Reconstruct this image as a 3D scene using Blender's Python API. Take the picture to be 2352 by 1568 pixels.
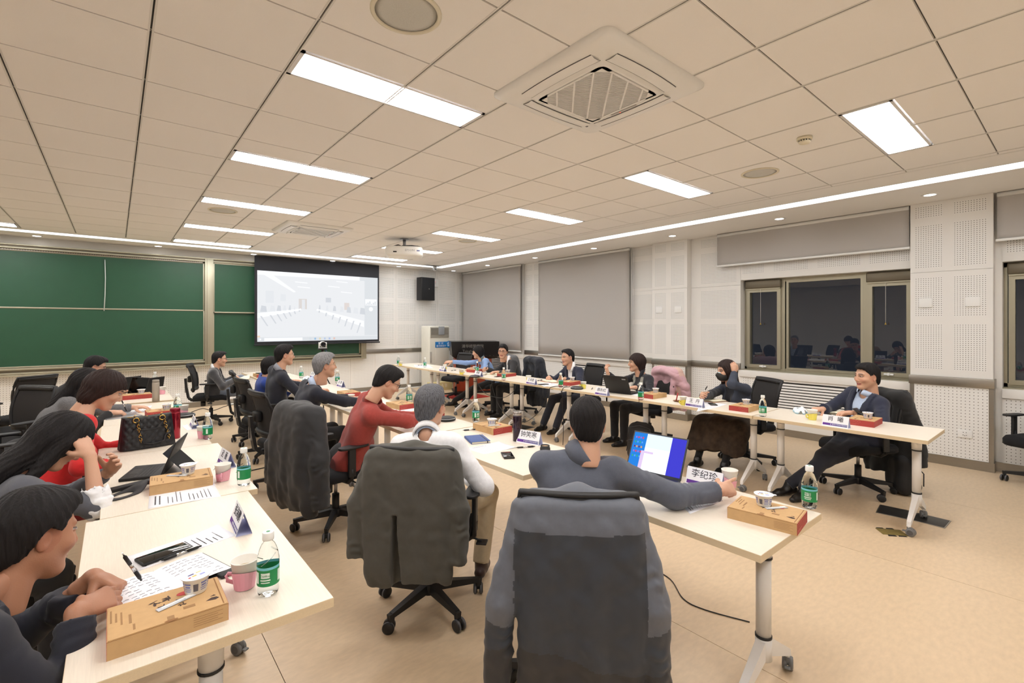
import bpy, bmesh, math, random
import numpy as np
from mathutils import Vector, Matrix, Euler

random.seed(7)
RNG = np.random.default_rng(11)
for _o in list(bpy.data.objects):
    bpy.data.objects.remove(_o, do_unlink=True)
SC = bpy.context.scene
COL = SC.collection
PI = math.pi

# ------------------------------------------------------------------ camera
YAW = 0.6897
FPX = 1101.05
CAM = Vector((-0.1335, -0.4953, 1.5904))
cd = bpy.data.cameras.new('camera')
cd.sensor_fit = 'HORIZONTAL'
cd.sensor_width = 36.0
cd.lens = 36.0 * FPX / 2352.0
cd.shift_x = 3.57 / 2352.0
cd.shift_y = -38.5 / 2352.0
cd.clip_start = 0.05
cam = bpy.data.objects.new('camera', cd)
COL.objects.link(cam)
cam.location = CAM
cam.rotation_euler = (PI / 2, 0, -YAW)
SC.camera = cam

# ------------------------------------------------------------------ world (night outside), exposure
w = bpy.data.worlds.new('night')
SC.world = w
w.use_nodes = True
w.node_tree.nodes['Background'].inputs[0].default_value = (0.012, 0.014, 0.02, 1)
w.node_tree.nodes['Background'].inputs[1].default_value = 1.0
SC.view_settings.view_transform = 'Standard'
SC.view_settings.look = 'None'
SC.view_settings.gamma = 1.0
SC.view_settings.use_curve_mapping = False
SC.view_settings.exposure = 0.42
PANEL_W = 19.0     # emission of the flat ceiling lights
SLOT_W = 4.0       # emission of the light slot round the ceiling
DOWN_W = 9.0       # emission of the round downlights

# ------------------------------------------------------------------ small helpers
_f = Vector((math.sin(YAW), math.cos(YAW), 0))
_r = Vector((math.cos(YAW), -math.sin(YAW), 0))


def _ray(px, py):
    return _f + _r * ((px - 1172.43) / FPX) + Vector((0, 0, 1)) * ((745.5 - py) / FPX)


def at(px, py, z):
    """the point of the level plane z seen at a pixel of the photograph"""
    d = _ray(px, py)
    return CAM + d * ((z - CAM.z) / d.z)


def atx(px, py, x):
    d = _ray(px, py)
    return CAM + d * ((x - CAM.x) / d.x)


def aty(px, py, y):
    d = _ray(px, py)
    return CAM + d * ((y - CAM.y) / d.y)


def atd(px, py, d):
    return CAM + _ray(px, py) * d


def lin(c):
    c = c / 255.0
    return c / 12.92 if c <= 0.04045 else ((c + 0.055) / 1.055) ** 2.4


def rgb(r, g, b):
    return (lin(r), lin(g), lin(b), 1.0)


_mats = {}


def mat(name, col=(128, 128, 128), rough=0.5, metal=0.0, noise=0.0, nscale=30.0, bump=0.0, bscale=200.0, spec=0.5, sheen=0.0, coat=0.0,
        stretch=None, emit=None, alpha=None, trans=0.0, ior=1.45, sss=0.0, wave=None):
    if name in _mats:
        return _mats[name]
    m = bpy.data.materials.new(name)
    m.use_nodes = True
    nt = m.node_tree
    b = nt.nodes['Principled BSDF']
    c = rgb(*col)
    b.inputs['Base Color'].default_value = c
    b.inputs['Roughness'].default_value = rough
    b.inputs['Metallic'].default_value = metal
    b.inputs['Specular IOR Level'].default_value = spec
    if sheen:
        b.inputs['Sheen Weight'].default_value = sheen
        b.inputs['Sheen Roughness'].default_value = 0.6
    if coat:
        b.inputs['Coat Weight'].default_value = coat
        b.inputs['Coat Roughness'].default_value = 0.1
    if trans:
        b.inputs['Transmission Weight'].default_value = trans
        b.inputs['IOR'].default_value = ior
    if alpha is not None:
        b.inputs['Alpha'].default_value = alpha
    if sss:
        b.inputs['Subsurface Weight'].default_value = sss
        b.inputs['Subsurface Radius'].default_value = (0.012, 0.005, 0.003)
    if emit:
        b.inputs['Emission Color'].default_value = c
        b.inputs['Emission Strength'].default_value = emit
    if noise or bump or stretch or wave:
        tc = nt.nodes.new('ShaderNodeTexCoord')
        mp = nt.nodes.new('ShaderNodeMapping')
        nt.links.new(tc.outputs['Object'], mp.inputs[0])
        if stretch:
            mp.inputs['Scale'].default_value = stretch
        if noise:
            n = nt.nodes.new('ShaderNodeTexNoise')
            n.inputs['Scale'].default_value = nscale
            n.inputs['Detail'].default_value = 4
            nt.links.new(mp.outputs[0], n.inputs['Vector'])
            mr = nt.nodes.new('ShaderNodeMapRange')
            mr.inputs['From Min'].default_value = 0.25
            mr.inputs['From Max'].default_value = 0.75
            mr.inputs['To Min'].default_value = 1 - noise
            mr.inputs['To Max'].default_value = 1 + noise
            nt.links.new(n.outputs[0], mr.inputs[0])
            mx = nt.nodes.new('ShaderNodeVectorMath')
            mx.operation = 'SCALE'
            mx.inputs[0].default_value = c[:3]
            nt.links.new(mr.outputs[0], mx.inputs['Scale'])
            nt.links.new(mx.outputs[0], b.inputs['Base Color'])
        if bump:
            n2 = nt.nodes.new('ShaderNodeTexNoise')
            n2.inputs['Scale'].default_value = bscale
            n2.inputs['Detail'].default_value = 3
            nt.links.new(mp.outputs[0], n2.inputs['Vector'])
            bp = nt.nodes.new('ShaderNodeBump')
            bp.inputs['Strength'].default_value = bump
            bp.inputs['Distance'].default_value = 0.004
            nt.links.new(n2.outputs[0], bp.inputs['Height'])
            nt.links.new(bp.outputs[0], b.inputs['Normal'])
    _mats[name] = m
    return m


def emis(name, col, s):
    if name in _mats:
        return _mats[name]
    m = bpy.data.materials.new(name)
    m.use_nodes = True
    nt = m.node_tree
    nt.nodes.clear()
    e = nt.nodes.new('ShaderNodeEmission')
    e.inputs[0].default_value = rgb(*col)
    e.inputs[1].default_value = s
    o = nt.nodes.new('ShaderNodeOutputMaterial')
    nt.links.new(e.outputs[0], o.inputs[0])
    _mats[name] = m
    return m


class MB:
    """collects faces; build() links them as ONE mesh object"""

    def __init__(s):
        s.v, s.f, s.m, s.mats, s.sm = [], [], [], [], []

    def mi(s, m):
        if m not in s.mats:
            s.mats.append(m)
        return s.mats.index(m)

    def add(s, vs, fs, m, smooth=False):
        o = len(s.v)
        s.v += [tuple(x) for x in vs]
        k = s.mi(m)
        for f in fs:
            s.f.append([o + i for i in f])
            s.m.append(k)
            s.sm.append(smooth)
        return s

    def box(s, x0, y0, z0, x1, y1, z1, m, mtx=None):
        vs = [(x, y, z) for z in (z0, z1) for y in (y0, y1) for x in (x0, x1)]
        if mtx is not None:
            vs = [mtx @ Vector(v) for v in vs]
        return s.add(vs, [(0, 2, 3, 1), (4, 5, 7, 6), (0, 1, 5, 4), (2, 6, 7, 3), (0, 4, 6, 2), (1, 3, 7, 5)], m)

    def rbox(s, x0, y0, z0, x1, y1, z1, m, r=0.005, mtx=None):
        """box with bevelled edges"""
        bm = bmesh.new()
        bmesh.ops.create_cube(bm, size=1)
        for v in bm.verts:
            v.co = Vector(((x0 + x1) / 2 + v.co.x * (x1 - x0), (y0 + y1) / 2 + v.co.y * (y1 - y0), (z0 + z1) / 2 + v.co.z * (z1 - z0)))
        r = min(r, 0.49 * min(abs(x1 - x0), abs(y1 - y0), abs(z1 - z0)))
        bmesh.ops.bevel(bm, geom=list(bm.edges), offset=r, segments=2, affect='EDGES', profile=0.6)
        bm.verts.index_update()
        vs = [mtx @ v.co if mtx is not None else v.co.copy() for v in bm.verts]
        fs = [[v.index for v in f.verts] for f in bm.faces]
        bm.free()
        return s.add(vs, fs, m, True)

    def prism(s, pts, z0, z1, m, mtx=None, smooth=False):
        n = len(pts)
        vs = [(p[0], p[1], z0) for p in pts] + [(p[0], p[1], z1) for p in pts]
        if mtx is not None:
            vs = [mtx @ Vector(v) for v in vs]
        fs = [list(range(n))[::-1], [n + i for i in range(n)]]
        s.add(vs, fs, m)
        o = len(s.v) - 2 * n
        k = s.mi(m)
        for i in range(n):
            j = (i + 1) % n
            s.f.append([o + i, o + j, o + n + j, o + n + i])
            s.m.append(k)
            s.sm.append(smooth)
        return s

    def lathe(s, prof, m, n=20, mtx=None, cap=True, smooth=True):
        """prof: (radius, z) from bottom to top"""
        vs = []
        for r, z in prof:
            for i in range(n):
                a = 2 * PI * i / n
                vs.append((r * math.cos(a), r * math.sin(a), z))
        if mtx is not None:
            vs = [mtx @ Vector(v) for v in vs]
        fs = []
        for j in range(len(prof) - 1):
            for i in range(n):
                a, b = j * n + i, j * n + (i + 1) % n
                fs.append((a, b, b + n, a + n))
        s.add(vs, fs, m, smooth)
        if cap:
            o = len(s.v) - len(vs)
            k = s.mi(m)
            s.f += [[o + i for i in range(n)][::-1], [o + (len(prof) - 1) * n + i for i in range(n)]]
            s.m += [k, k]
            s.sm += [False, False]
        return s

    def cyl(s, a, b, r0, m, r1=None, n=14, cap=True, smooth=True):
        a, b = Vector(a), Vector(b)
        d = b - a
        q = d.to_track_quat('Z', 'Y').to_matrix().to_4x4()
        q.translation = a
        return s.lathe([(r0, 0), (r0 if r1 is None else r1, d.length)], m, n, q, cap, smooth)

    def tube(s, pts, r, m, n=8, closed=False, rs=None, flat=1.0):
        pts = [Vector(p) for p in pts]
        N = len(pts)
        vs = []
        up = Vector((0, 0, 1))
        for i, p in enumerate(pts):
            if closed:
                t = pts[(i + 1) % N] - pts[i - 1]
            else:
                t = pts[min(i + 1, N - 1)] - pts[max(i - 1, 0)]
            if t.length < 1e-9:
                t = Vector((0, 0, 1))
            t.normalize()
            u = up if abs(t.dot(up)) < 0.95 else Vector((0, 1, 0))
            a = t.cross(u).normalized()
            b = a.cross(t).normalized()
            rr = rs[i] if rs else r
            for k in range(n):
                an = 2 * PI * k / n
                vs.append(p + a * (math.cos(an) * rr) + b * (math.sin(an) * rr * flat))
        fs = []
        for i in range(N if closed else N - 1):
            for k in range(n):
                a0, b0 = i * n + k, i * n + (k + 1) % n
                j = (i + 1) % N
                fs.append((a0, b0, j * n + (k + 1) % n, j * n + k))
        if not closed:
            fs.append(tuple(range(n))[::-1])
            fs.append(tuple((N - 1) * n + k for k in range(n)))
        return s.add(vs, fs, m, True)

    def build(s, name, parent=None, loc=None, rot=None, **props):
        me = bpy.data.meshes.new(name)
        me.from_pydata(s.v, [], s.f)
        for m in s.mats:
            me.materials.append(m)
        if s.f:
            me.polygons.foreach_set('material_index', s.m)
            me.polygons.foreach_set('use_smooth', s.sm)
        me.update()
        return link(name, me, parent, loc, rot, **props)


def link(name, me, parent=None, loc=None, rot=None, **props):
    o = bpy.data.objects.new(name, me)
    COL.objects.link(o)
    if parent is not None:
        o.parent = parent
    if loc is not None:
        o.location = loc
    if rot is not None:
        o.rotation_euler = rot if not isinstance(rot, (int, float)) else (0, 0, rot)
    for k, v in props.items():
        o[k] = v
    return o


def thing(name, label, cat, loc=(0, 0, 0), rot=0.0, group=None):
    o = bpy.data.objects.new(name, None)
    COL.objects.link(o)
    o.empty_display_size = 0.05
    o.location = loc
    o.rotation_euler = rot if not isinstance(rot, (int, float)) else (0, 0, rot)
    o['label'] = label
    o['category'] = cat
    if group:
        o['group'] = group
    return o


def tag(o, label, cat, group=None):
    o['label'] = label
    o['category'] = cat
    if group:
        o['group'] = group
    return o


def dup(root, loc=None, rot=None, label=None, group=None):
    def cp(o, parent):
        c = o.copy()
        COL.objects.link(c)
        if parent is not None:
            c.parent = parent
        for ch in [x for x in o.children]:
            cp(ch, c)
        return c
    r = cp(root, None)
    if loc is not None:
        r.location = loc
    if rot is not None:
        r.rotation_euler = rot if not isinstance(rot, (int, float)) else (0, 0, rot)
    if label:
        r['label'] = label
    if group:
        r['group'] = group
    return r


def text(s, size, m, parent=None, loc=(0, 0, 0), rot=(0, 0, 0), name='lettering', align='CENTER', ext=0.0003, res=1, sx=1.0):
    cu = bpy.data.curves.new('t', 'FONT')
    cu.body = s
    cu.size = size
    cu.align_x = align
    cu.align_y = 'CENTER'
    cu.resolution_u = res
    cu.extrude = ext
    o = bpy.data.objects.new('t', cu)
    COL.objects.link(o)
    me = bpy.data.meshes.new_from_object(o.evaluated_get(bpy.context.evaluated_depsgraph_get()))
    bpy.data.objects.remove(o)
    bpy.data.curves.remove(cu)
    me.name = name
    me.materials.clear()
    me.materials.append(m)
    if sx != 1.0:
        me.transform(Matrix.Diagonal((sx, 1, 1, 1)))
    return link(name, me, parent, loc, rot)


def T(x, y, z):
    return Matrix.Translation((x, y, z))


def R(a, ax='Z'):
    return Matrix.Rotation(a, 4, ax)
# ------------------------------------------------------------------ signed-distance modelling for bodies, clothes and hair
def v3(p):
    return np.array(p, dtype=np.float32)


def nrm(p):
    p = np.asarray(p, dtype=np.float64)
    return p / (np.linalg.norm(p) + 1e-12)


class Field:
    """a grid of distances; primitives are merged smoothly into it"""

    def __init__(s, lo, hi, h):
        s.h = h
        s.lo = np.array(lo, dtype=np.float32)
        s.n = np.maximum(np.ceil((np.array(hi) - np.array(lo)) / h).astype(int) + 1, 4)
        s.ax = [s.lo[i] + np.arange(s.n[i], dtype=np.float32) * h for i in range(3)]
        s.d = np.full(tuple(s.n), 1.0, dtype=np.float32)

    def win(s, lo, hi):
        a = np.clip(np.floor((np.array(lo) - s.lo) / s.h).astype(int), 0, s.n)
        b = np.clip(np.ceil((np.array(hi) - s.lo) / s.h).astype(int) + 1, 0, s.n)
        if np.any(b <= a):
            return None, None
        sl = tuple(slice(a[i], b[i]) for i in range(3))
        g = np.meshgrid(s.ax[0][sl[0]], s.ax[1][sl[1]], s.ax[2][sl[2]], indexing='ij', sparse=True)
        return sl, g

    def merge(s, sl, d, k=0.02, op='u'):
        o = s.d[sl]
        if op == 'u':
            if k > 0:
                h = np.clip(0.5 + 0.5 * (o - d) / k, 0, 1)
                s.d[sl] = o * (1 - h) + d * h - k * h * (1 - h)
            else:
                s.d[sl] = np.minimum(o, d)
        elif op == 's':
            if k > 0:
                h = np.clip(0.5 - 0.5 * (o + d) / k, 0, 1)
                s.d[sl] = o * (1 - h) - d * h + k * h * (1 - h)
            else:
                s.d[sl] = np.maximum(o, -d)
        elif op == 'i':
            s.d[sl] = np.maximum(o, d)

    def cone(s, a, b, r1, r2=None, k=0.02, op='u', sq=None, wr=0.0, wl=0.03, cut=None, ph=0.0):
        """rounded cone a-b; sq = (axis, factor) flattens it along an axis; wr wrinkles across it; cut = [(point, normal)] keeps the inner side"""
        r2 = r1 if r2 is None else r2
        a, b = v3(a), v3(b)
        mx = max(r1, r2) + k + 0.02
        lo, hi = np.minimum(a, b) - mx, np.maximum(a, b) + mx
        sl, g = s.win(lo, hi)
        if sl is None:
            return
        X, Y, Z = g[0] - a[0], g[1] - a[1], g[2] - a[2]
        ab = b - a
        L2 = float(ab @ ab) + 1e-9
        if sq is not None:
            n, fct = v3(nrm(sq[0])), sq[1]
            ab2 = ab + n * (float(ab @ n) * (fct - 1))
            pn = (X * n[0] + Y * n[1] + Z * n[2]) * (fct - 1)
            X, Y, Z = X + n[0] * pn, Y + n[1] * pn, Z + n[2] * pn
            ab = ab2
            L2 = float(ab @ ab) + 1e-9
        t = np.clip((X * ab[0] + Y * ab[1] + Z * ab[2]) / L2, 0, 1)
        dx, dy, dz = X - ab[0] * t, Y - ab[1] * t, Z - ab[2] * t
        r = np.sqrt(dx * dx + dy * dy + dz * dz)
        d = r - (r1 + (r2 - r1) * t)
        if wr:
            L = math.sqrt(L2)
            q = np.arctan2(dz + dx * 0.7, dy - dx * 0.3)
            d = d + wr * np.sin((t + .12 * np.sin(9 * t + ph)) * (L / wl) * 6.28 + 2.2 * np.sin(q * 1 + ph) + 1.2 * np.sin(q * 3 + ph) + ph) * (0.5 + 0.5 * np.sin(q * 2 + 7 * t + ph))
        if cut:
            for p, nn in cut:
                nn = v3(nrm(nn))
                p = v3(p)
                d = np.maximum(d, (g[0] - p[0]) * nn[0] + (g[1] - p[1]) * nn[1] + (g[2] - p[2]) * nn[2])
        s.merge(sl, d, k, op)

    def ell(s, c, rad, k=0.02, op='u', M=None):
        """ellipsoid; M = 3x3 rows of its axes"""
        c, rad = v3(c), v3(rad)
        m = float(rad.max()) + k + 0.02
        sl, g = s.win(c - m, c + m)
        if sl is None:
            return
        X, Y, Z = g[0] - c[0], g[1] - c[1], g[2] - c[2]
        if M is not None:
            M = np.asarray(M, dtype=np.float32)
            X, Y, Z = (M[0, 0] * X + M[0, 1] * Y + M[0, 2] * Z, M[1, 0] * X + M[1, 1] * Y + M[1, 2] * Z, M[2, 0] * X + M[2, 1] * Y + M[2, 2] * Z)
        k0 = np.sqrt((X / rad[0]) ** 2 + (Y / rad[1]) ** 2 + (Z / rad[2]) ** 2)
        k1 = np.sqrt((X / rad[0] ** 2) ** 2 + (Y / rad[1] ** 2) ** 2 + (Z / rad[2] ** 2) ** 2) + 1e-6
        d = k0 * (k0 - 1.0) / k1
        s.merge(sl, d, k, op)

    def func(s, fn, op='i', k=0.0):
        g = np.meshgrid(*s.ax, indexing='ij', sparse=True)
        s.merge((slice(None),) * 3, np.broadcast_to(fn(*g), s.d.shape), k, op)

    def displace(s, fn):
        g = np.meshgrid(*s.ax, indexing='ij', sparse=True)
        s.d += fn(*g)

    def mesh(s):
        """surface nets -> verts (n,3), quads (m,4)"""
        d = s.d
        d[0], d[-1] = 1, 1
        d[:, 0], d[:, -1] = 1, 1
        d[:, :, 0], d[:, :, -1] = 1, 1
        ins = d < 0
        c = ins.astype(np.int8)
        cnt = c[:-1, :-1, :-1] + c[1:, :-1, :-1] + c[:-1, 1:, :-1] + c[:-1, :-1, 1:] + c[1:, 1:, :-1] + c[1:, :-1, 1:] + c[:-1, 1:, 1:] + c[1:, 1:, 1:]
        ii = np.argwhere((cnt > 0) & (cnt < 8))
        if len(ii) == 0:
            return np.zeros((0, 3)), np.zeros((0, 4), int)
        idx = np.full(cnt.shape, -1, dtype=np.int32)
        idx[ii[:, 0], ii[:, 1], ii[:, 2]] = np.arange(len(ii))
        off = np.array([[0, 0, 0], [1, 0, 0], [0, 1, 0], [1, 1, 0], [0, 0, 1], [1, 0, 1], [0, 1, 1], [1, 1, 1]])
        val = np.stack([d[ii[:, 0] + o[0], ii[:, 1] + o[1], ii[:, 2] + o[2]] for o in off], 1)
        acc = np.zeros((len(ii), 3))
        num = np.zeros(len(ii))
        for a, b in ((0, 1), (2, 3), (4, 5), (6, 7), (0, 2), (1, 3), (4, 6), (5, 7), (0, 4), (1, 5), (2, 6), (3, 7)):
            va, vb = val[:, a], val[:, b]
            m = (va < 0) != (vb < 0)
            t = np.where(m, va / np.where(m, va - vb, 1), 0)
            acc += np.where(m[:, None], off[a] + (off[b] - off[a]) * t[:, None], 0)
            num += m
        v = (ii + acc / num[:, None]) * s.h + s.lo
        quads = []
        for ax in range(3):
            u, w_ = (ax + 1) % 3, (ax + 2) % 3
            sl0 = [slice(None)] * 3
            sl1 = [slice(None)] * 3
            sl0[ax] = slice(0, -1)
            sl1[ax] = slice(1, None)
            e0, e1 = ins[tuple(sl0)], ins[tuple(sl1)]
            for flip in (0, 1):
                p = np.argwhere(e0 & ~e1 if not flip else ~e0 & e1)
                if len(p) == 0:
                    continue
                p = p[(p[:, u] > 0) & (p[:, w_] > 0)]
                du, dw = np.zeros(3, int), np.zeros(3, int)
                du[u], dw[w_] = 1, 1
                q = [p - du - dw, p - dw, p, p - du]
                q = np.stack([idx[a[:, 0], a[:, 1], a[:, 2]] for a in q], 1)
                quads.append(q if not flip else q[:, ::-1])
        return v, np.concatenate(quads)


def relax(v, q, it=1, lam=0.5):
    for _ in range(it):
        acc = np.zeros_like(v)
        n = np.zeros(len(v))
        for i in range(4):
            a, b = q[:, i], q[:, (i + 1) % 4]
            for c in range(3):
                acc[:, c] += np.bincount(a, v[b, c], len(v)) + np.bincount(b, v[a, c], len(v))
            n += np.bincount(a, minlength=len(v)) + np.bincount(b, minlength=len(v))
        v = v + lam * (acc / np.maximum(n, 1)[:, None] - v)
    return v


def np_mesh(name, v, q, mats, mi=None):
    me = bpy.data.meshes.new(name)
    me.vertices.add(len(v))
    me.vertices.foreach_set('co', np.ascontiguousarray(v, dtype=np.float32).ravel())
    me.loops.add(len(q) * 4)
    me.loops.foreach_set('vertex_index', np.ascontiguousarray(q, dtype=np.int32).ravel())
    me.polygons.add(len(q))
    me.polygons.foreach_set('loop_start', np.arange(len(q), dtype=np.int32) * 4)
    me.polygons.foreach_set('use_smooth', np.ones(len(q), bool))
    for m in mats:
        me.materials.append(m)
    if mi is not None:
        me.polygons.foreach_set('material_index', np.ascontiguousarray(mi, dtype=np.int32))
    me.update(calc_edges=True)
    return me


def fbm(X, Y, Z, f, seed=0.0):
    """cheap smooth pseudo-noise in about -1..1"""
    a = np.sin(f * (X + 0.7 * Y) + 1.3 * np.sin(f * 0.8 * (Z - 0.4 * X) + seed) + seed)
    b = np.sin(f * (Y - 0.6 * Z) + 1.1 * np.sin(f * 0.9 * (X + 0.5 * Z) + 2 * seed) + 1.7 * seed)
    c = np.sin(f * (Z + 0.5 * X) + 1.2 * np.sin(f * 0.7 * (Y + 0.6 * X) + 3 * seed) + 2.3 * seed)
    return (a + b + c) / 3
# ------------------------------------------------------------------ materials of the room
WHITE = mat('white_paint', (236, 234, 230), 0.55, noise=0.015, nscale=3)
TILE = mat('ceiling_tile', (244, 242, 240), 0.9, noise=0.03, nscale=240, bump=0.25, bscale=420)
PLASTER = mat('ceiling_plaster', (242, 240, 237), 0.8, noise=0.01, nscale=3)
BARW = mat('grid_bar', (222, 220, 216), 0.45)
BARD = mat('grid_groove', (60, 58, 56), 0.7)
STEEL = mat('brushed_steel', (168, 164, 156), 0.36, 1.0, noise=0.06, nscale=6, stretch=(1, 1, 30))
ALU = mat('champagne_aluminium', (172, 167, 147), 0.38, 0.55)
ALUD = mat('bronze_aluminium', (112, 104, 88), 0.4, 0.5)
BLIND = mat('roller_blind_fabric', (186, 182, 178), 0.9, noise=0.03, nscale=500, bump=0.1, bscale=700)
PVC = mat('white_plastic', (240, 240, 238), 0.35)
BLACKP = mat('black_plastic', (22, 22, 24), 0.45)
GLASS = mat('window_glass', (235, 240, 240), 0.0, trans=1.0, ior=1.5)
PANEL = emis('ceiling_light_glow', (255, 252, 250), PANEL_W)
SLOT = emis('light_slot_glow', (244, 250, 255), SLOT_W)
DOWN = emis('downlight_glow', (255, 250, 246), DOWN_W)


def dots(name, pitch, r, plane, base=(238, 237, 234), dark=(120, 116, 110)):
    m = bpy.data.materials.new(name)
    m.use_nodes = True
    nt = m.node_tree
    b = nt.nodes['Principled BSDF']
    b.inputs['Roughness'].default_value = 0.55
    tc = nt.nodes.new('ShaderNodeTexCoord')
    mul = nt.nodes.new('ShaderNodeVectorMath')
    mul.operation = 'MULTIPLY'
    k = 1.0 / pitch
    mul.inputs[1].default_value = (0, k, k) if plane == 'x' else (k, 0, k)
    fr = nt.nodes.new('ShaderNodeVectorMath')
    fr.operation = 'FRACTION'
    sub = nt.nodes.new('ShaderNodeVectorMath')
    sub.operation = 'SUBTRACT'
    sub.inputs[1].default_value = (0, .5, .5) if plane == 'x' else (.5, 0, .5)
    ln = nt.nodes.new('ShaderNodeVectorMath')
    ln.operation = 'LENGTH'
    lt = nt.nodes.new('ShaderNodeMath')
    lt.operation = 'LESS_THAN'
    lt.inputs[1].default_value = r / pitch
    mx = nt.nodes.new('ShaderNodeMix')
    mx.data_type = 'RGBA'
    mx.inputs['A'].default_value = rgb(*base)
    mx.inputs['B'].default_value = rgb(*dark)
    nt.links.new(tc.outputs['Object'], mul.inputs[0])
    nt.links.new(mul.outputs[0], fr.inputs[0])
    nt.links.new(fr.outputs[0], sub.inputs[0])
    nt.links.new(sub.outputs[0], ln.inputs[0])
    nt.links.new(ln.outputs['Value'], lt.inputs[0])
    nt.links.new(lt.outputs[0], mx.inputs['Factor'])
    nt.links.new(mx.outputs['Result'], b.inputs['Base Color'])
    return m


DU = 0.0225
DL = 0.0345
DOTX, DOTY = dots('perforation_side', DU, 0.0042, 'x'), dots('perforation_front', DU, 0.0042, 'y')
DOTXL, DOTYL = dots('wainscot_perforation_side', DL, 0.0045, 'x'), dots('wainscot_perforation_front', DL, 0.0045, 'y')

# ------------------------------------------------------------------ floor: sheets of linoleum with open seams
ZC = 3.01
XW, YF, XL, YB = 7.28, 10.5, -5.6, -3.4
LINO = mat('linoleum', (214, 190, 158), 0.38, noise=0.07, nscale=26, bump=0.05, bscale=60, stretch=(0.7, 1.6, 1))
SEAM = mat('floor_seam', (96, 80, 62), 0.8)
fl = MB().box(XL - .2, YB - .2, -0.12, XW + .5, YF + .3, -0.004, SEAM).build('floor', kind='structure')
xs = [XL - .2] + [0.45 + 1.722 * i for i in range(-3, 4)] + [XW + .5]
for i in range(len(xs) - 1):
    g = 0.0016
    MB().box(xs[i] + g, YB - .2, -0.004, xs[i + 1] - g, YF + .3, 0.0, LINO).build('linoleum_sheet', fl)

# ------------------------------------------------------------------ ceiling
def gx(L):
    return 0.6 * L if L <= 3 else 1.8 + (L - 3) * 0.611


def gy(M):
    return 0.6 * M if M <= 4 else 2.4 + (M - 4) * 0.609


LMIN, LMAX, MMIN, MMAX = -9, 9, -5, 15
XE, YE = 5.56, gy(15) + .43
ce = MB()
ce.box(XL - .2, YB - .2, ZC + 0.16, XW + .5, YF + .3, ZC + 0.3, PLASTER)      # slab above the hung ceiling
ce.box(XE, YB, ZC, 5.97, 9.66, ZC + .16, PLASTER)                             # plaster border, right
ce.box(XL, YE, ZC, 5.97, 9.68, ZC + .16, PLASTER)                             # plaster border, front
ce.box(6.2, YB, ZC, XW + .3, YF + .2, ZC + .16, PLASTER)                      # soffit along the windows
ce.box(XL, 9.93, ZC, 6.2, YF + .2, ZC + .16, PLASTER)                         # soffit along the board wall
CEI = ce.build('ceiling', kind='structure')
st = MB()
st.box(5.97, YB, ZC + .05, 6.2, 9.93, ZC + .06, SLOT)
st.box(XL, 9.68, ZC + .05, 5.97, 9.93, ZC + .06, SLOT)
st.build('light_slot', CEI)
# lights: (L of the left edge, M of the far edge)
LIGHTS = [(1, 4), (1, 7), (1, 10), (1, 13), (1, 15.6), (6, 1), (6, 4), (6, 7), (6, 10), (6, 13), (6, 15.4),
          (-4, 4), (-4, 7), (-4, 10), (-4, 13), (-4, 15.6), (-4, 1), (1, 1), (6, -2), (1, -2), (-4, -2)]


def gyf(M):
    a = int(math.floor(M))
    return gy(a) + (M - a) * (gy(a + 1) - gy(a))


tiles = []
for L in range(LMIN, LMAX + 1):
    for M in range(MMIN, MMAX + 1):
        x0, y0, y1 = gx(L), gy(M), gy(M + 1)
        x1 = gx(L + 1) if L < LMAX else XE
        if M == MMAX:
            y1 = YE
        for (l, m) in LIGHTS:
            if l <= L < l + 2:
                yl1 = gyf(m)
                yl0 = yl1 - 0.3
                if yl0 < y1 - .02 and yl1 > y0 + .02:
                    if yl1 >= y1 - .05:
                        y1 = yl0
                    else:
                        y0 = yl1
        if y1 - y0 < .04 or x1 - x0 < .04:
            continue
        cx, cy = (x0 + x1) / 2, (y0 + y1) / 2
        d = Vector((cx, cy, ZC)) - CAM
        dep = d.dot(_f)
        vis = -1
        if dep > 0.2:
            px, py = d.dot(_r) / dep * FPX, -d.z / dep * FPX + 745.5
            if abs(px) < 1400 and -250 < py < 1600:
                vis = 1 / dep ** 3
        tiles.append((vis, x0, y0, x1, y1))
tiles.sort(key=lambda t: -t[0])
unit = MB().box(-.5, -.5, 0, .5, .5, 1, TILE)
tm = None
rest = MB()
for i, (vis, x0, y0, x1, y1) in enumerate(tiles):
    a = 0.011
    b = 0.005
    if i < 298 and vis > 0:
        if tm is None:
            o = unit.build('tile', CEI)
            tm = o.data
        else:
            o = link('tile', tm, CEI)
        o.location = ((x0 + x1) / 2, (y0 + y1) / 2, ZC)
        o.scale = (x1 - x0 - 2 * a, y1 - y0 - 2 * b, 0.015)
    else:
        rest.box(x0 + a, y0 + b, ZC, x1 - a, y1 - b, ZC + .015, TILE)
rest.build('tile_field', CEI, kind='stuff')
for L in range(LMIN, LMAX + 2):
    x = gx(L) if L <= LMAX else XE
    m = MB()
    m.box(x - .0125, YB, ZC - .001, x - .004, YE, ZC + .02, BARW).box(x + .004, YB, ZC - .001, x + .0125, YE, ZC + .02, BARW)
    m.box(x - .004, YB, ZC + .008, x + .004, YE, ZC + .02, BARD)
    m.build('ceiling_bar', CEI)
for M in range(MMIN, MMAX + 2):
    y = gy(M) if M <= MMAX else YE
    m = MB().box(XL, y - .009, ZC + .006, XE, y + .009, ZC + .02, BARW)
    m.box(XL, y - .0018, ZC + .0045, XE, y + .0018, ZC + .007, BARD)
    m.build('cross_bar', CEI)

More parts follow.
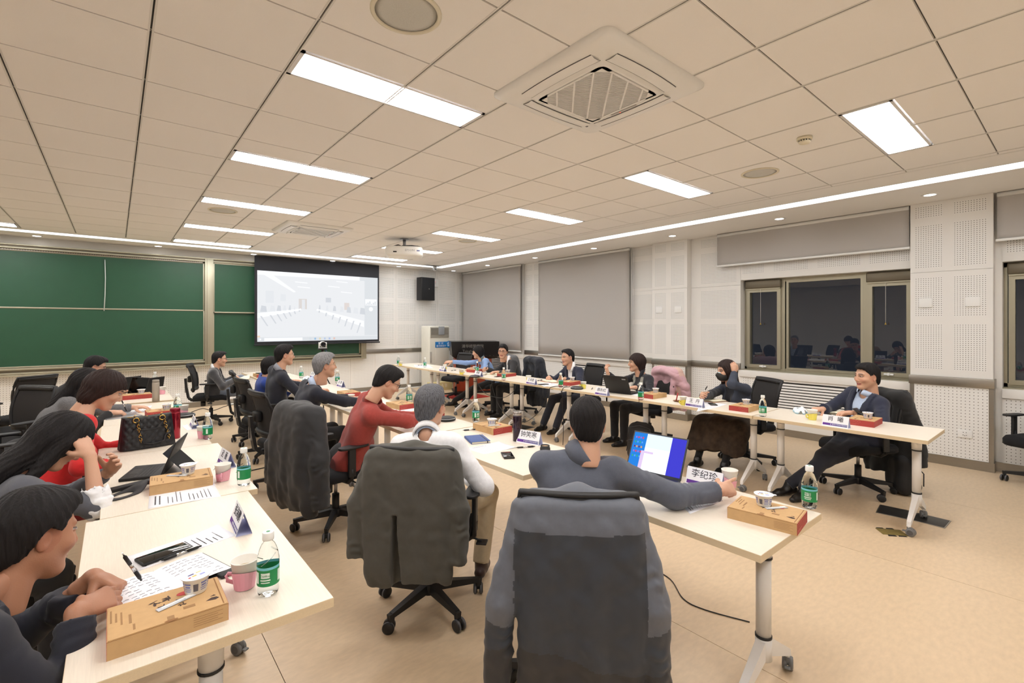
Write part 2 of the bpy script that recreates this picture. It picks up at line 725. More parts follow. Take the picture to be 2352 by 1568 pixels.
# ------------------------------------------------------------------ walls
wl = MB().box(XL - .2, YB - .2, 0, XL, YF + .2, ZC + .2, WHITE)
wl.build('wall_left', kind='structure')
wb = MB().box(XL, YB - .2, 0, XW + .5, YB, ZC + .2, WHITE)
wb.build('wall_back', kind='structure')
wf = MB().box(XL, YF, 0, XW + .5, YF + .2, ZC + .2, WHITE).build('wall_front', kind='structure')
ZROW = [(1.085, 1.607), (1.692, 2.145), (2.25, 2.747), (2.837, 2.96)]


def snap(a, p):
    return round(a / p) * p


def perf(parent, plane, c, u0, u1, z0, z1, patches, low=False, sgn=-1):
    """one wall panel: a slab 12 mm thick standing on plane c, with dotted patches (u0, u1, z0, z1)"""
    m = MB()
    p = DL if low else DU
    g = 0.0015
    th = 0.012
    dm = {('x', 0): DOTX, ('x', 1): DOTXL, ('y', 0): DOTY, ('y', 1): DOTYL}[(plane, int(low))]
    c0, c1 = sorted((c, c + sgn * th))
    f = c + sgn * (th + .0006)
    if plane == 'x':
        m.box(c0, u0 + g, z0 + g, c1, u1 - g, z1 - g, WHITE)
    else:
        m.box(u0 + g, c0, z0 + g, u1 - g, c1, z1 - g, WHITE)
    for (a, b, za, zb) in patches:
        a, b, za, zb = snap(max(a, u0 + .004), p), snap(min(b, u1 - .004), p), snap(max(za, z0 + .01), p), snap(min(zb, z1 - .01), p)
        if b <= a or zb <= za:
            continue
        if plane == 'x':
            m.add([(f, a, za), (f, a, zb), (f, b, zb), (f, b, za)], [(0, 1, 2, 3)], dm)
        else:
            m.add([(a, f, za), (b, f, za), (b, f, zb), (a, f, zb)], [(0, 1, 2, 3)], dm)
    return m.build('wall_panel', parent)


# front wall: right part with panels, the bright bare strip over the board
for (a, b, pa, pb) in ((4.45, 5.24, 4.50, 5.2), (5.24, 5.84, 5.28, 5.8), (5.84, 6.44, 5.88, 6.4), (6.44, 7.06, 6.47, 6.98), (7.06, 7.28, 7.1, 7.2)):
    perf(wf, 'y', YF, a, b, 1.0, 2.2, [(pa, pb, z0, z1) for z0, z1 in ZROW])
    perf(wf, 'y', YF, a, b, 2.2, ZC, [(pa, pb, z0, z1) for z0, z1 in ZROW])
for i in range(22):
    a = XL + .1 + i * .6
    if a > -3.6 and a < 7.1:
        perf(wf, 'y', YF, a, min(a + .6, 7.28), 0.1, 0.9, [(a + .03, a + .57, .12, .88)], low=True)
MB().rbox(4.45, YF - .03, .9, 7.27, YF, 1.0, STEEL, .004).build('steel_band', wf)
MB().box(XL, YF - .022, 0, 7.27, YF, .1, STEEL).build('baseboard_front', kind='structure')
MB().rbox(1.6, YF - .14, 0, 6.1, YF - .06, .022, PVC, .004).build('trunking', wf)

# right wall
W2, W3 = (0.875, 2.93), (-2.2, 0.12)
ZS, ZH = 0.9, 2.27
wr = MB()
X1 = XW + .32
wr.box(XW, W2[1], 0, X1, YF + .2, ZC + .2, WHITE)
wr.box(XW, W3[1], 0, X1, W2[0], ZC + .2, WHITE)
wr.box(XW, YB, 0, X1, W3[0], ZC + .2, WHITE)
for a, b in (W2, W3):
    wr.box(XW, a, 0, X1, b, ZS, WHITE)
    wr.box(XW, a, ZH, X1, b, ZC + .2, WHITE)
WR = wr.build('wall_right', kind='structure')
PIL = ((0.177, 0.875), (3.75, 4.415))
for (a, b) in PIL:
    pl = MB().box(7.16, a, 0, XW, b, ZC, WHITE).build('pillar', WR)
    w_ = b - a
    cols = [(a + .045, a + .45 * w_), (a + .58 * w_, b - .04)]
    perf(pl, 'x', 7.16, a, b, 1.0, 2.2, [(c0, c1, z0, z1) for c0, c1 in cols for z0, z1 in ZROW])
    perf(pl, 'x', 7.16, a, b, 2.2, ZC, [(c0, c1, z0, z1) for c0, c1 in cols for z0, z1 in ZROW])
    perf(pl, 'x', 7.16, a + .035, b - .035, 0.1, .9, [(a + .04, b - .04, .12, .88)], low=True)
    MB().rbox(7.128, a - .012, .9, XW + .01, b + .012, 1.0, STEEL, .004).build('steel_band', pl)
    for e in (a, b):
        s_ = 1 if e == a else -1
        MB().box(7.146, min(e - .004 * s_, e + .035 * s_), .1, XW, max(e - .004 * s_, e + .035 * s_), .9, STEEL).build('corner_strip', pl)
    MB().box(7.138, a - .012, 0, XW, b + .012, .1, STEEL).build('plinth', pl)
    for zz in ((a + .1, a + .22), (b - .2, b - .08)):
        MB().rbox(7.136, zz[0], 1.79, 7.149, zz[1], 1.9, PVC, .004).build('cover_plate', pl)
ou = MB().rbox(7.137, .34, .335, 7.148, .46, .42, PVC, .004)
for dy, dz in ((-.012, .018), (.012, .018), (-.014, -.012), (.014, -.012), (0, -.018)):
    ou.box(7.1362, .4 + dy - .004, .378 + dz - .003, 7.138, .4 + dy + .004, .378 + dz + .003, BLACKP)
tag(ou.build('power_socket'), 'white power socket low on the pillar right of the last table', 'socket')

for (a, b, pt, low_) in ((2.93, 3.75, [(2.99, 3.58)], True), (4.415, 4.95, [(4.45, 4.92)], True), (7.36, 7.95, [(7.4, 7.63), (7.69, 7.92)], True), (10.38, 10.5, [], True)):
    perf(WR, 'x', XW, a, b, 1.0, 2.2, [(c0, c1, z0, z1) for c0, c1 in pt for z0, z1 in ZROW])
    perf(WR, 'x', XW, a, b, 2.2, ZC, [(c0, c1, z0, z1) for c0, c1 in pt for z0, z1 in ZROW])
    perf(WR, 'x', XW, a, b, .1, .9, [(a + .02, b - .02, .12, .88)], low=True)
    MB().rbox(XW - .03, a, .9, XW, b, 1.0, STEEL, .004).build('steel_band', WR)
perf(WR, 'x', XW, W2[0], W2[1], ZH, ZC, [(c0, c1, 2.37, 2.53) for c0, c1 in ((.9, 1.3), (1.4, 1.88), (2.0, 2.46), (2.58, 2.9))])
perf(WR, 'x', XW, W3[0], W3[1], ZH, ZC, [(-1.0, .1, 2.37, 2.53)])
for (a, b) in ((4.95, 7.36), (7.95, 10.38)):
    MB().box(XW - .012, a, .1, XW, b, ZC, WHITE).build('wall_lining', WR)
MB().box(XW - .026, YB, 0, XW, YF, .1, STEEL).build('baseboard_right', kind='structure')


def radiator(y0, y1, l0, l1):
    """louvred cover below a window, with the white sill over it"""
    perf(WR, 'x', XW - .012, y0, l0, .1, .8, [(y0 + .02, l0 - .02, .12, .78)], low=True)
    perf(WR, 'x', XW - .012, l1, y1, .1, .8, [(l1 + .02, y1 - .02, .12, .78)], low=True)
    fr = MB()
    fr.box(XW - .03, l0, .1, XW - .012, l0 + .03, .8, WHITE).box(XW - .03, l1 - .03, .1, XW - .012, l1, .8, WHITE)
    fr.box(XW - .03, l0, .1, XW - .012, l1, .28, WHITE).box(XW - .03, l0, .77, XW - .012, l1, .8, WHITE)
    fr.box(XW - .012, l0, .28, XW - .008, l1, .77, mat('louvre_dark', (52, 50, 48), 0.8))
    lo = fr.build('louvre_frame', WR)
    sl = None
    n = 12
    for i in range(n):
        z = .3 + i * (.47 / n)
        if sl is None:
            o = MB().box(-.016, l0 + .03, -.012, -.002, l1 - .03, .013, WHITE).build('slat', lo)
            sl = o.data
        else:
            o = link('slat', sl, lo)
        o.location = (XW - .012, 0, z)
        o.rotation_euler = (0, .25, 0)
    MB().rbox(XW - .05, y0, .8, XW + .02, y1, .9, WHITE, .006).build('sill', WR)


radiator(W2[0], W2[1], .92, 2.62)
radiator(4.95, 7.36, 5.5, 6.75)
radiator(7.95, 10.38, 8.2, 9.9)
radiator(W3[0], W3[1], -2.0, -.1)


def window(n, y0, y1, parts, label):
    """aluminium window in the opening y0-y1: parts = (y0, y1, casement?)"""
    m = MB()
    xa, xb = XW + .13, XW + .2
    m.box(xa, y0, ZS, xb, y1, ZS + .05, ALU).box(xa, y0, ZH - .05, xb, y1, ZH, ALU)
    m.box(xa, y0, ZS, xb, y0 + .03, ZH, ALU).box(xa, y1 - .03, ZS, xb, y1, ZH, ALU)
    W = m.build('window_%d' % n, kind='structure')
    MB().box(XW, y0, ZS - .001, XW + .13, y1, ZS + .012, ALU).build('window_sill', W)
    for (a, b, cas) in parts:
        f = MB()
        t = .05 if cas else .03
        xo = xa - (.035 if cas else .012)
        top = ZH - (.14 if cas else .04)
        f.box(xo, a, ZS + .04, xb - .01, a + t, top, ALU).box(xo, b - t, ZS + .04, xb - .01, b, top, ALU)
        f.box(xo, a + t, ZS + .04, xb - .01, b - t, ZS + .04 + t, ALU).box(xo, a + t, top - t, xb - .01, b - t, top, ALU)
        F = f.build('sash', W)
        MB().box(xa + .02, a + t, ZS + .04 + t, xa + .026, b - t, top - t, GLASS).build('pane', F)
        if cas:
            q = MB().rbox(xo - .035, a - .01, top + .005, xa, b + .01, ZH - .012, ALUD, .015)
            q.box(xo - .022, a, top - .01, xo, b, top + .01, ALU)
            q.build('screen_cassette', W)
            hm = MB().rbox(xo - .02, (a + b) / 2 - .05, ZS + .055, xo, (a + b) / 2 + .05, ZS + .078, PVC, .006)
            hm.rbox(xo - .03, (a + b) / 2 - .012, ZS + .05, xo, (a + b) / 2 + .012, ZS + .084, PVC, .006)
            hm.build('handle', F)
            yc = (a + b) / 2 + (.03 if n == 1 else 0)
            cm = MB().tube([(xo - .015, yc, top - .01), (xo - .015, yc, 1.62)], .0022, mat('cord_white', (225, 222, 215), .6), 5)
            cm.lathe([(.003, .03), (.009, .01), (.012, 0)], mat('brass', (196, 164, 84), .3, .9), 10, T(xo - .015, yc, 1.59))
            cm.build('pull_cord', W)
        if a > y0 + .04:
            MB().box(xa - .01, a - .05, ZS + .02, xb, a, ZH - .02, ALU).build('mullion', W)
    return W


window(1, W2[0], W2[1], [(.905, 1.35, True), (1.40, 2.33, False), (2.4, 2.89, True)], '')
window(2, W3[0], W3[1], [(-.5, .08, True), (-1.6, -.56, False), (-2.17, -1.66, True)], '')


def blind(y0, y1, z0, label, folds=0.0):
    n = 26
    m = MB()
    vs = []
    for j in range(9):
        z = z0 + (ZC - z0) * j / 8
        for i in range(n + 1):
            y = y0 + (y1 - y0) * i / n
            dx = folds * (math.sin(y * 9.0 + z) * .5 + math.sin(y * 4.1 - z * 1.3)) * (1 - (z - z0) / (ZC - z0)) 
            vs.append((7.17 + dx, y, z))
    k = (n + 1)
    m.add(vs, [(j * k + i, j * k + i + 1, (j + 1) * k + i + 1, (j + 1) * k + i) for j in range(8) for i in range(n)], BLIND, True)
    o = m.build('fabric')
    e = thing('roller_blind', label, 'blind', (0, 0, 0), 0, None)
    o.parent = e
    md = o.modifiers.new('t', 'SOLIDIFY')
    md.thickness = .0015
    MB().rbox(7.158, y0 - .01, z0 - .018, 7.182, y1 + .01, z0 + .01, PVC, .006).build('bottom_rail', e)
    MB().cyl((7.17, y0, ZC - .03), (7.17, y1, ZC - .03), .022, PVC).build('roller', e)
    if z0 < 2:
        MB().tube([(7.19, y0 - .035, ZC), (7.19, y0 - .035, z0 - .1)], .004, PVC, 6).tube([(7.2, y0 - .06, ZC), (7.2, y0 - .06, z0 - .1)], .004, PVC, 6).build('pull_chain', e)


blind(W2[0] + .015, 3.25, 2.51, 'grey roller blind rolled up above the window with dark panes')
blind(4.92, 7.37, .93, 'wide grey roller blind pulled down behind the man in the navy suit with white shirt', .006)
blind(7.98, 10.42, .97, 'grey roller blind pulled down in the far corner beside the lectern', .012)
blind(-1.6, .15, 2.5, 'grey roller blind rolled up over the window beyond the pillar, cut by the frame')

# ------------------------------------------------------------------ ceiling fittings
FR = mat('light_frame', (224, 224, 226), .4)
lm = None
for i, (L, M) in enumerate(LIGHTS):
    x0, x1 = gx(L) + .01, gx(L + 2) - .01
    y1 = gyf(M)
    lab = {(1, 4): 'long ceiling light panel nearest the big air cassette, largest in view', (1, 7): 'long ceiling light panel second in the left line',
           (1, 10): 'long ceiling light panel third in the left line, beside a round speaker', (1, 13): 'long ceiling light panel fourth in the left line, left of the far air cassette',
           (1, 15.6): 'long ceiling light panel last in the left line, by the board', (6, 1): 'short-looking ceiling light panel beside the smoke detector',
           (6, 4): 'ceiling light panel second in the right line, left of the round speaker', (6, 7): 'ceiling light panel third in the right line',
           (6, 10): 'ceiling light panel fourth in the right line, over a round speaker', (6, 13): 'ceiling light panel partly hidden behind the projector',
           (6, 15.4): 'ceiling light panel before the projection screen, last in the right line', (-4, 15.6): 'ceiling light panel cut off at the left, above the board'}.get((L, M))
    t = thing('ceiling_light', lab or 'ceiling light panel out of view, column %d, line %d from the board' % (L + 5, int(17 - M)), 'ceiling light', ((x0 + x1) / 2, y1 - .15, ZC), 0, 'ceiling light panels')
    hx, hy = (x1 - x0) / 2, .145
    f = MB()
    f.box(-hx, -hy, -.004, hx, -hy + .018, .04, FR).box(-hx, hy - .018, -.004, hx, hy, .04, FR)
    f.box(-hx, -hy, -.004, -hx + .022, hy, .04, FR).box(hx - .022, -hy, -.004, hx, hy, .04, FR)
    f.build('frame', t)
    MB().box(-hx + .022, -hy + .018, .004, hx - .022, hy - .018, .012, PANEL).build('diffuser', t)
# round downlights in the soffit
DLS = [(6.74, y) for y in (-1.0, .63, 2.17, 3.77, 5.4, 7.02, 8.7, 10.2)] + [(x, 10.25) for x in (5.2, 3.6, 2.02, .47, -1.1, -2.7, -4.3)]
dl = None
for i, (x, y) in enumerate(DLS):
    lab = 'round downlight in the ceiling edge, ' + (['behind the camera', 'above the wall pillar at the right', 'above the roller blind of the open window', 'above the white pillar left of the window', 'above the wide lowered blind',
                                                   'at the far end of the wide lowered blind', 'above the corner blind', 'in the far right corner', 'right of the projection screen', 'above the projection screen', 'at the left edge of the screen', 'above the right end of the left board', 'above the left board by the photo edge',
                                                   'beyond the left of the view', 'near the left wall'][i])
    if dl is None:
        dl = thing('downlight', lab, 'downlight', (x, y, ZC), 0, 'downlights round the ceiling edge')
        MB().lathe([(.05, .004), (.052, -.004), (.072, -.006), (.078, 0), (.078, .004)], PVC, 24).build('ring', dl)
        MB().lathe([(.051, -.002), (.051, .002)], DOWN, 24).build('lamp', dl)
    else:
        dup(dl, (x, y, ZC), 0, lab)


def cspeaker(x, y, label, r=.16):
    t = thing('ceiling_speaker', label, 'speaker', (x, y, ZC), 0, 'round ceiling speakers')
    MB().lathe([(r, 0), (r, -.005), (r - .012, -.009), (r - .02, -.006), (r - .02, 0)], mat('speaker_ring', (226, 220, 200), .5), 40).build('ring', t)
    MB().lathe([(r - .02, -.001), (r - .05, -.005), (.001, -.006)], mat('speaker_grille', (205, 205, 200), .7, noise=.2, nscale=600, bump=.4, bscale=600), 40).build('grille', t)


cspeaker(.89, 1.49, 'large round ceiling speaker cut by the top of the photo')
cspeaker(.9, 6.38, 'round ceiling speaker just behind the third left light panel')
cspeaker(4.52, 1.48, 'round ceiling speaker beside the right ceiling light')
cspeaker(4.48, 6.24, 'small far round ceiling speaker under the fourth right light')

sd = thing('smoke_detector', 'small white smoke detector on the ceiling near the right light', 'smoke detector', (3.9, .89, ZC))
CRM = mat('cream_plastic', (226, 219, 196), .45)
MB().lathe([(.052, 0), (.052, -.018), (.048, -.022)], CRM, 24).build('base', sd)
s_ = MB().lathe([(.04, -.022), (.042, -.036), (.034, -.046), (.001, -.048)], CRM, 24)
for k in range(14):
    a = 2 * PI * k / 14
    s_.box(-.0035, .036, -.034, .0035, .0425, -.024, BLACKP, R(a))
s_.build('chamber', sd)


def cassette(x, y, label, rot=0):
    t = thing('air_cassette', label, 'air conditioner', (x, y, ZC), rot, 'ceiling air cassettes')
    H = .46
    def rsq(h, r, n=6):
        p = []
        for (sx, sy, a0) in ((1, 1, 0), (-1, 1, PI / 2), (-1, -1, PI), (1, -1, 1.5 * PI)):
            for k in range(n + 1):
                a = a0 + PI / 2 * k / n
                p.append((sx * (h - r) + r * math.cos(a), sy * (h - r) + r * math.sin(a)))
        return p
    W_ = mat('cassette_white', (236, 236, 234), .35)
    m = MB()
    rings = [(H, .06, 0), (H, .06, -.012), (H - .03, .07, -.03), (H - .075, .075, -.034), (.285, .05, -.036), (.275, .045, -.046), (.262, .04, -.048), (.25, .04, -.04), (.25, .04, -.02)]
    vs, n = [], 0
    for h, r, z in rings:
        p = rsq(h, r)
        n = len(p)
        vs += [(a, b, z) for a, b in p]
    m.add(vs, [(j * n + i, j * n + (i + 1) % n, (j + 1) * n + (i + 1) % n, (j + 1) * n + i) for j in range(len(rings) - 1) for i in range(n)], W_, True)
    m.add([(a, b, -.021) for a, b in rsq(.25, .04)], [tuple(range(n))], mat('cassette_dark', (34, 33, 34), .8))
    m.build('panel', t)
    for k in range(4):
        q = R(k * PI / 2)
        vs = []
        for j, (yy, zz) in enumerate(((.292, -.040), (.31, -.044), (.335, -.044), (.362, -.037))):
            for i in range(9):
                xx = -.27 + .54 * i / 8
                vs.append(q @ Vector((xx, yy + .012 * (1 - (xx / .27) ** 2), zz)))
        MB().add(vs, [(j * 9 + i, j * 9 + i + 1, (j + 1) * 9 + i + 1, (j + 1) * 9 + i) for j in range(3) for i in range(8)], W_, True).build('louvre', t)
        g = MB()
        gm = mat('cassette_gap', (96, 95, 98), .7)
        g.tube([q @ Vector((-.27 + .54 * i / 8, .365 + .012 * (1 - ((-.27 + .54 * i / 8) / .27) ** 2), -.0365)) for i in range(9)], .0022, gm, 5)
        g.tube([q @ Vector((-.27 + .54 * i / 8, .289 + .012 * (1 - ((-.27 + .54 * i / 8) / .27) ** 2), -.0375)) for i in range(9)], .0015, gm, 5)
        g.build('louvre_gap', t)
    gr = MB()
    c = .235
    ch = .43
    for ang, step, wd, z in ((PI / 4, .0125, .0021, -.0455), (-PI / 4, .1, .005, -.0465)):
        q = R(ang)
        k = -.34
        while k < .34:
            # line x*sin.. clipped to the square with chamfered corners
            d = Vector((-math.sin(ang), math.cos(ang)))
            nn = Vector((math.cos(ang), math.sin(ang)))
            lo, hi = -9, 9
            for (a, b, cc) in ((1, 0, c), (-1, 0, c), (0, 1, c), (0, -1, c), (.7071, .7071, ch * .7071), (-.7071, .7071, ch * .7071), (.7071, -.7071, ch * .7071), (-.7071, -.7071, ch * .7071)):
                den = a * d.x + b * d.y
                num = cc - (a * nn.x + b * nn.y) * k
                if abs(den) < 1e-6:
                    if num < 0:
                        lo, hi = 1, 0
                    continue
                if den > 0:
                    hi = min(hi, num / den)
                else:
                    lo = max(lo, num / den)
            if hi - lo > .01:
                gr.box(k - wd, lo, z, k + wd, hi, z + .012, W_, q)
            k += step
    gr.build('grille', t)
    fr = MB()
    p0, p1 = rsq(.25, .04), []
    fr.box(-.25, -.25, -.047, .25, -.236, -.03, W_).box(-.25, .236, -.047, .25, .25, -.03, W_).box(-.25, -.25, -.047, -.236, .25, -.03, W_).box(.236, -.25, -.047, .25, .25, -.03, W_)
    for k in range(4):
        fr.prism([(.25, .25), (.25, .17), (.17, .25)], -.047, -.03, W_, R(k * PI / 2))
    fr.build('grille_frame', t)
    dp = MB().rbox(-.1, -.275, -.05, .1, -.255, -.046, mat('display_grey', (190, 188, 186), .3), .003)
    dp.lathe([(.004, -.0515), (.004, -.05)], emis('led_red', (255, 90, 70), 2.0), 10, T(.03, -.265, 0))
    dp.build('display', t, rot=PI / 2)
    MB().rbox(.27, .33, -.0375, .3, .345, -.035, mat('tiny_mark', (90, 90, 96), .5), .001).build('maker_mark', t)


cassette(2.115, 1.41, 'large white ceiling air cassette with dark slatted grille, near the camera')
cassette(2.13, 6.88, 'white ceiling air cassette at the far end, before the screen')

# projector hanging from the ceiling
pj = thing('projector', 'white projector hanging from the ceiling in front of the screen', 'projector', (3.56, 6.74, 0), -.5)
PW = mat('projector_white', (238, 238, 234), .4)
pm = MB()
pts = []
for sx, sy, a0 in ((1, 1, 0), (-1, 1, PI / 2), (-1, -1, PI), (1, -1, 1.5 * PI)):
    for k in range(7):
        a = a0 + PI / 2 * k / 6
        pts.append((sx * .2 + .1 * math.cos(a), sy * .13 + .1 * math.sin(a)))
n = len(pts)
vs = []
for s0, z in ((.82, 2.70), (.95, 2.715), (1.0, 2.74), (1.0, 2.83), (.95, 2.855), (.85, 2.862)):
    vs += [(x * s0, y * s0, z) for x, y in pts]
pm.add(vs, [(j * n + i, j * n + (i + 1) % n, (j + 1) * n + (i + 1) % n, (j + 1) * n + i) for j in range(5) for i in range(n)], PW, True)
pm.add(vs[:n], [tuple(range(n))[::-1]], PW)
pm.add(vs[-n:], [tuple(range(n))], PW)
pm.build('body', pj)
text('EPSON', .05, mat('print_grey', (150, 150, 155), .6), pj, (.09, -.2315, 2.79), (PI / 2, 0, 0))
MB().rbox(-.17, -.236, 2.752, -.115, -.225, 2.772, BLACKP, .003).build('sensor_window', pj)
gq = MB()
for k in range(5):
    gq.box(-.302, -.1 + k * .02, 2.76, -.297, -.09 + k * .02, 2.82, mat('vent_grey', (150, 150, 150), .6))
gq.build('vent', pj)
MB().rbox(.2, -.2335, 2.777, .25, -.2275, 2.795, mat('label_blue', (110, 120, 170), .5), .002).build('maker_label', pj)
mm = MB().cyl((0, 0, 2.86), (0, 0, ZC), .025, mat('bracket_grey', (150, 152, 156), .35, .7))
mm.box(-.12, -.1, 2.862, .12, .1, 2.874, BLACKP).rbox(-.04, -.03, 2.874, .04, .03, 2.9, BLACKP, .005)
mm.lathe([(.07, 2.995), (.07, ZC)], mat('bracket_grey', (150, 152, 156)), 20)
mm.build('ceiling_mount', pj)
cb = MB()
for k in range(3):
    cb.tube([(.02, .02 * k, 2.9), (.12, .03 + .03 * k, 2.91), (.22, .02 * k, 2.895), (.27, -.05 + .04 * k, 2.87), (.24, -.06, 2.86)], .006, BLACKP, 6)
    cb.tube([(-.02, .02 * k, 2.89), (-.1, .02 - .03 * k, 2.905), (-.2, .02, 2.885), (-.24, .0, 2.865)], .005, BLACKP, 6)
cb.build('cables', pj)

dc = thing('dome_camera', 'small white dome camera in the far ceiling corner', 'camera', (5.86, 9.66, ZC))
MB().lathe([(.05, 0), (.05, -.03), (.035, -.045)], PVC, 20).build('base', dc)
MB().lathe([(.042, -.03), (.05, -.06), (.042, -.095), (.02, -.115), (.001, -.118)], mat('dome_grey', (196, 198, 200), .25), 20).build('dome', dc)
MB().rbox(-.02, -.05, -.085, .02, -.04, -.06, BLACKP, .004).build('lens', dc)
# ------------------------------------------------------------------ sliding chalkboards
GREEN = mat('chalkboard_green', (32, 78, 54), 0.42, noise=0.05, nscale=5, bump=0.06, bscale=900)
bb = thing('chalkboard', 'wide green sliding chalkboard with champagne metal frame on the far wall', 'chalkboard', (0, 0, 0))
yb = YF
B0, B1 = -3.4, 4.42
f = MB()
f.rbox(B0, yb - .16, 2.85, B1, yb, 2.875, ALU, .004).rbox(B0, yb - .15, 2.80, B1, yb - .02, 2.825, ALU, .004)
f.box(B0, yb - .13, 2.825, B1, yb - .02, 2.85, ALUD)
f.build('top_rail', bb)
f = MB()
f.rbox(B0, yb - .17, .80, B1, yb, .825, ALU, .004).rbox(B0, yb - .15, .865, B1, yb - .02, .895, ALU, .004).box(B0, yb - .13, .825, B1, yb - .02, .865, ALUD)
f.rbox(B0, yb - .2, .775, 1.1, yb - .12, .79, ALU, .003)
f.build('bottom_rail', bb)
for a, b in ((1.2, 1.34), (B0, B0 + .12), (4.3, B1)):
    MB().rbox(a, yb - .16, .81, b, yb, 2.86, ALU, .004).box(a + .03, yb - .163, .82, a + .036, yb - .158, 2.85, ALUD).build('upright', bb)


def board(x0, x1, z0, z1, y, t=.024):
    o = MB().box(x0 + t, y, z0 + t, x1 - t, y + .012, z1 - t, GREEN).build('board', bb)
    g = MB()
    g.rbox(x0, y - .008, z0, x1, y + .014, z0 + t, ALU, .003).rbox(x0, y - .008, z1 - t, x1, y + .014, z1, ALU, .003)
    g.rbox(x0, y - .008, z0, x0 + t, y + .014, z1, ALU, .003).rbox(x1 - t, y - .008, z0, x1, y + .014, z1, ALU, .003)
    g.build('board_frame', o)
    return o


board(B0 + .12, 1.2, 1.845, 2.79, yb - .075)
board(B0 + .12, 1.2, .9, 1.875, yb - .11)
board(1.34, 4.3, 1.82, 2.8, yb - .11)
board(1.34, 4.3, .9, 1.86, yb - .075)
g = MB().rbox(B0 + .12, yb - .1, 2.775, 1.17, yb - .06, 2.80, STEEL, .003)
for k in range(150):
    x = B0 + .2 + k * .03
    if x < 1.1:
        g.box(x, yb - .103, 2.786, x + .008, yb - .099, 2.796, BLACKP)
g.build('toothed_rail', bb)
tag(MB().tube([(-.27, yb - .09, 2.72), (-.262, yb - .1, 2.4), (-.268, yb - .1, 2.1), (-.28, yb - .12, 1.83)], .007, mat('cord_grey', (196, 200, 196), .6), 6).build('cord'),
    'pale cord hanging down the left half of the green chalkboard', 'cord')

# ------------------------------------------------------------------ projection screen with the picture thrown on it
ps = thing('projection_screen', 'pulled-down projection screen with black border showing a pale video call', 'screen', (0, 0, 0))
ysn = 10.22
SBL = mat('screen_black', (28, 29, 36), .75)
S0, S1, SZ0, SZ1 = 2.03, 4.68, 1.2, 2.99
MB().box(S0, ysn, SZ0, S1, ysn + .003, SZ1, SBL).build('border', ps)
MB().rbox(S0 - .01, ysn - .015, SZ0 - .035, S1 + .02, ysn + .015, SZ0 - .005, SBL, .01).build('weight_bar', ps)
IMG0, IMG1, IZ0, IZ1 = S0 + .05, S1 - .035, SZ0 + .045, 2.69
im = MB()
W0 = emis('picture_white', (252, 253, 255), .76)


def pe(nm, c):
    return emis("picture_" + nm, c, .70)


yy = [ysn - .0008]


def q(x0, z0, x1, z1, m):
    """a rectangle of the thrown picture, in picture fractions from the lower left"""
    yy[0] -= .00004
    X = lambda u: IMG0 + (IMG1 - IMG0) * u
    Z = lambda v: IZ0 + (IZ1 - IZ0) * v
    im.add([(X(x0), yy[0], Z(z0)), (X(x1), yy[0], Z(z0)), (X(x1), yy[0], Z(z1)), (X(x0), yy[0], Z(z1))], [(0, 1, 2, 3)], m)


def poly(pts, m):
    yy[0] -= .00004
    im.add([(IMG0 + (IMG1 - IMG0) * u, yy[0], IZ0 + (IZ1 - IZ0) * v) for u, v in pts], [tuple(range(len(pts)))], m)


G1, G2, G3, G4 = pe('a', (232, 236, 240)), pe('b', (240, 243, 247)), pe('c', (222, 226, 232)), pe('d', (246, 248, 251))
q(0, 0, 1, 1, G4)
q(0, .94, .83, 1, W0)
q(.83, .94, 1, 1, G1)
q(.875, .07, 1, .94, G1)
q(.88, .55, .99, .65, W0)
for k in range(6):
    q(.885 + .017 * k, .56, .897 + .017 * k, .575 + .02 * (k % 3), G1)
poly([(.935 + .02 * math.cos(a * PI / 8), .49 + .035 * math.sin(a * PI / 8)) for a in range(16)], W0)
q(0, 0, 1, .06, G1)
q(.05, .008, .34, .052, W0)
for k, c in enumerate(((232, 236, 240), (226, 232, 238), (170, 205, 235), (240, 226, 190), (200, 215, 240), (190, 205, 240), (240, 205, 195))):
    q(.355 + .04 * k, .015, .37 + .04 * k, .045, pe('icon%d' % k, c))
q(.015, .02, .028, .045, W0)
q(.0, .062, .02, .085, pe('orange', (250, 225, 200)))
text_rows = [(.30, .78), (.42, .72), (.55, .83)]
poly([(.05, .94), (.12, .94), (.29, .72), (.27, .71)], W0)            # the far room's cove light
for x, z in ((.28, .86), (.3, .79), (.55, .82), (.62, .9), (.66, .74)):
    poly([(x, z), (x + .1, z - .01), (x + .1, z + .004), (x, z + .014)], W0)
q(.06, .55, .12, .72, G2)
q(.17, .58, .21, .68, G2)
q(.31, .47, .375, .62, pe('door', (232, 226, 222)))
q(.335, .47, .36, .61, G2)
q(.69, .47, .735, .58, pe('door2', (236, 226, 222)))
q(.53, .58, .575, .65, G3)
poly([(.0, .40), (.33, .48), (.33, .45), (.0, .33)], W0)                # left row of tables
poly([(.46, .48), (.87, .30), (.87, .2), (.45, .455)], W0)              # right row of tables
for k in range(7):
    t = k / 6
    x = .02 + .29 * t ** .8
    h = .12 * (1 - t) + .02
    poly([(x, .36 + .09 * t), (x + .012, .36 + .09 * t), (x + .05 * (1 - t) + .01, .36 + .09 * t - h), (x + .05 * (1 - t), .36 + .09 * t - h)], G3)
    poly([(x, .42 + .05 * t), (x + .045 * (1.1 - t), .42 + .05 * t), (x + .04 * (1.1 - t), .50 + .03 * t), (x + .01, .51 + .02 * t)], G2 if k % 2 else G3)
    x2 = .47 + .36 * t
    h2 = .03 + .13 * t
    poly([(x2, .45 - .18 * t), (x2 + .012, .45 - .18 * t), (x2 - .03 * t + .01, .45 - .18 * t - h2), (x2 - .03 * t, .45 - .18 * t - h2)], G3)
    poly([(x2, .47 - .06 * t), (x2 + .035 * (.5 + t), .47 - .07 * t), (x2 + .03 * (.5 + t), .53 - .03 * t), (x2 + .008, .54 - .03 * t)], G2 if k % 2 else G3)
